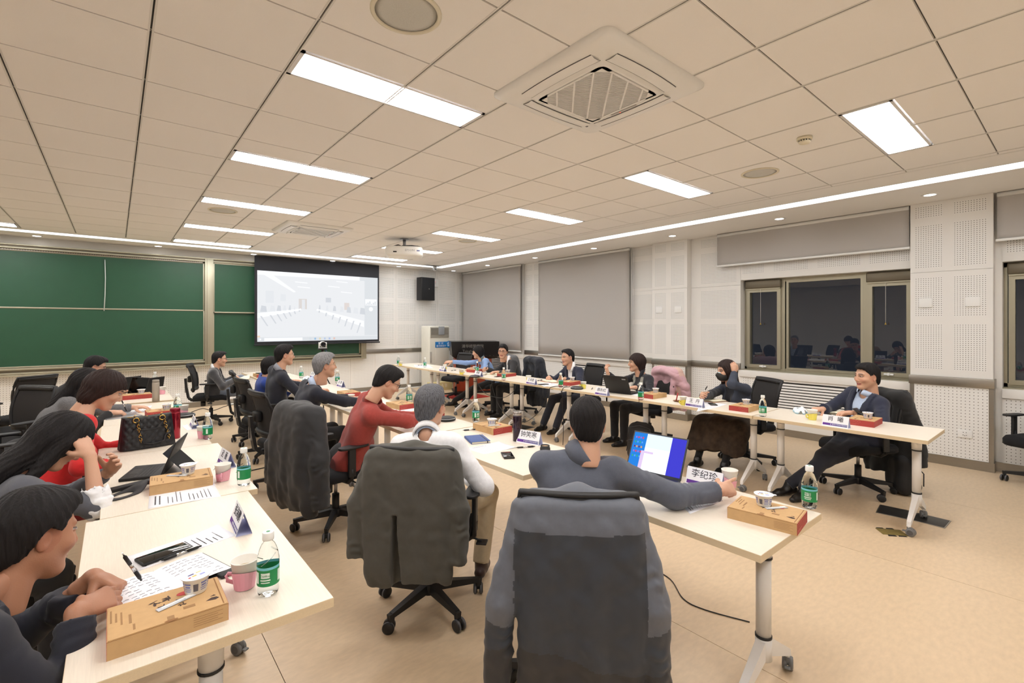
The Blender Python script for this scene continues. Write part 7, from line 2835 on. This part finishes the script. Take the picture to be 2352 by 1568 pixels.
st2.tube([(x0, y0_ - .016, z0), (x0 + .06, y0_ - .02, z0 - .012), (x0 + .12, y0_ - .02, z0), (x1 - .03, y1_ - .016, z1 - .02), (x1, y1_ - .012, z1)], .008, LEA, 8, flat=.6)
st2.build('shoulder_strap', hb)
zt = MB()
for u in (.12, .16, .2, .5):
    x, y, z = bagp(u, 1, -1)
    zt.lathe([(.005, 0), (.005, .006)], GOLD, 10, T(x, 0, z - .002))
zt.build('stud', hb)

# eye mask on the left row, surgical mask on the right, book under the hair
em = MB()
n = 40
ri, ro_ = [], []
for i in range(n):
    a = 2 * PI * i / n
    ri.append((.048 * math.cos(a), .030 * math.sin(a), .002 + .0))
    k = 1 + .55 * max(0, math.cos(a)) ** 3
    ro_.append((.085 * k * math.cos(a), (.05 + .02 * max(0, math.cos(a))) * math.sin(a), .002 + .035 * max(0, math.cos(a)) ** 4))
vs = ri + ro_
em.add(vs, [(i, (i + 1) % n, n + (i + 1) % n, n + i) for i in range(n)], mat('strap_grey', (62, 62, 64), .85), True)
p = at(295, 1136, Z)
o = em.build('watch_strap', None, (p.x - .02, p.y, Z), .75)
md = o.modifiers.new('t', 'SOLIDIFY')
md.thickness = .004
tag(o, 'dark grey ring-shaped felt strap lying on the left row before the brown box', 'strap')
bk = tag(MB().rbox(-.13, -.022, 0, .13, .022, .02, BLKM, .004).build('tablet_case', None, P2(306, 1118), .35), 'closed black case lying behind the felt strap on the left row', 'case')


def soft_mask(loc, rz, label):
    F = Field((-.12, -.09, -.02), (.12, .09, .09), .005)
    F.ell((0, 0, .01), (.09, .055, .045), 0)
    F.ell((0, 0, -.004), (.084, .05, .044), .0, 's')
    F.displace(lambda X, Y, Z: .006 * np.sin(X * 60 + 2 * np.sin(Y * 40)) + .004 * np.sin(Y * 110))
    F.func(lambda X, Y, Z: .001 - Z)
    v, q = F.mesh()
    c = v[q].mean(1)
    o = link('surgical_mask', np_mesh('surgical_mask', v, q, [mat('mask_blue', (170, 210, 228), .8), mat('mask_white', (236, 242, 246), .8)], (c[:, 2] > .02 + .1 * c[:, 0]).astype(np.int32)), None, loc, rz)
    MB().tube([(.07, .03, .01), (.12, .05, .004), (.13, 0, .003), (.08, -.03, .008)], .0016, PVC, 5).build('ear_loop', o)
    return tag(o, label, 'mask')


soft_mask(P2(1838, 948), .5, 'crumpled blue and white surgical mask before the man in light blue')
soft_mask(P2(705, 872), 1.0, 'pale surgical mask on the middle row behind the man in the dark suit')
wd = thing('saucer', 'small brown saucer with a red spoon beside the yellow cup', 'saucer', P2(1557, 922), .2)
MB().lathe([(.001, .003), (.03, .003), (.05, .01), (.052, .012), (.03, .006)], mat('saucer_brown', (150, 98, 60), .5), 24, cap=False).build('saucer', wd)
sp_ = tag(MB().tube([(.0, 0, .01), (-.01, .0, .06), (-.018, .0, .095)], .006, mat('spoon_red', (170, 24, 30), .4), 8, flat=1.6).build('spoon', None, (wd.location.x, wd.location.y + .02, Z), 2.2), 'red spoon standing in the brown saucer', 'spoon')
lidb = tag(MB().rbox(-.09, -.06, 0, .09, .06, .012, BLKM, .004).build('lunch_lid', None, (1.70, 8.1, Z + .051), -1.5), 'black lid lying on the meal box at the far end of the middle row', 'lid')

# ------------------------------------------------------------------ on the floor
def bag(name, label, loc, rz, dims, tilt=0.0):
    a, b, c = dims
    F = Field((-a - .08, -b - .08, -.03), (a + .08, b + .1, c + .1), .009)
    F.cone((0, 0, .1), (0, 0, c - .14), .1, .1, .05, sq=((0, 1, 0), 1.3))
    for s in (-1, 1):
        F.cone((s * (a - .09), 0, .085), (s * (a - .1), 0, c - .1), .085, .08, .05)
        F.cone((s * (a - .1), -b * .75, .09), (s * (a - .11), -b * .7, c * .5), .06, .05, .03)
    F.cone((-.05, 0, c - .02), (.05, 0, c - .02), .016, .016, .02)
    F.func(lambda X, Y, Z: .004 - Z)
    F.displace(lambda X, Y, Z: .006 * fbm(X, Y, Z, 24, a * 10))
    v, q = F.mesh()
    o = link(name, np_mesh(name, v, q, [mat('backpack_black', (24, 24, 26), .7, bump=.3, bscale=700)]), None, loc, rz)
    zp = MB()
    for z in (.55, .86):
        zp.tube([(-a + .03, -b - .02 + .03 * (z > .6), c * z * .5), (-a + .05, -b - .03 + .04 * (z > .6), c * z), (0, -b - .035 + .05 * (z > .6), c * z + .03), (a - .05, -b - .03 + .04 * (z > .6), c * z), (a - .03, -b - .02 + .03 * (z > .6), c * z * .5)], .005, mat('zip_grey', (60, 60, 64), .4, .4), 6)
    zp.build('zip', o)
    return tag(o, label, 'bag')


bag('backpack', 'black backpack standing on the floor before the woman in the patterned vest', (4.62, 2.86, 0), -1.2, (.17, .1, .46))
bag('backpack', 'black bag leaning behind the chair of the man in the light blue shirt', (5.62, .66, 0), .6, (.17, .1, .40))
bag('backpack', 'dark bag on the floor under the chair of the person in royal blue', (1.36, 7.15, 0), .3, (.17, .1, .26))
DKST = mat('dark_steel', (66, 64, 62), .42, .6)
for i, (pts, lab) in enumerate((([(2007, 1175), (2025, 1159), (2095, 1173), (2082, 1192)], 'dark metal floor box lid left of the end table leg'), ([(2090, 1192), (2107, 1177), (2184, 1195), (2172, 1213)], 'dark metal floor box lid under the end table leg castor'), ([(1160, 982), (1175, 968), (1222, 976), (1212, 992)], 'dark metal floor box lid behind the plum thermos'))):
    P_ = [at(px, py, .004) for px, py in pts]
    c = sum(P_, Vector()) / 4
    u = ((P_[2] - P_[1]) + (P_[3] - P_[0])) / 2
    v_ = ((P_[0] - P_[1]) + (P_[3] - P_[2])) / 2
    an = math.atan2(u.y, u.x)
    fp = thing('floor_box', lab, 'floor box', (c.x, c.y, 0), an)
    a, b = u.length / 2, min(v_.length / 2, .14)
    MB().rbox(-a, -b, 0, a, b, .004, STEEL, .0015).build('rim', fp)
    MB().rbox(-a + .008, -b + .008, .003, a - .008, b - .008, .0055, DKST, .0015).build('lid', fp)
p = at(2048, 1222, 0)
bp_ = thing('floor_patch', 'worn brass plate with black tape stuck to the floor by the castor', 'plate', (p.x, p.y, 0), -.9)
MB().rbox(-.085, -.055, 0, .085, .055, .003, mat('worn_brass', (150, 132, 78), .5, .5, noise=.2, nscale=40), .001).build('plate', bp_)
tp = MB()
for x, y in ((-.05, .06), (0.02, .065), (-.03, -.065), (.04, -.06)):
    tp.prism([(x - .03, y - .016), (x + .028, y - .012), (x + .024, y + .016), (x - .022, y + .012)], 0, .0022, BLKM)
tp.build('tape', bp_)
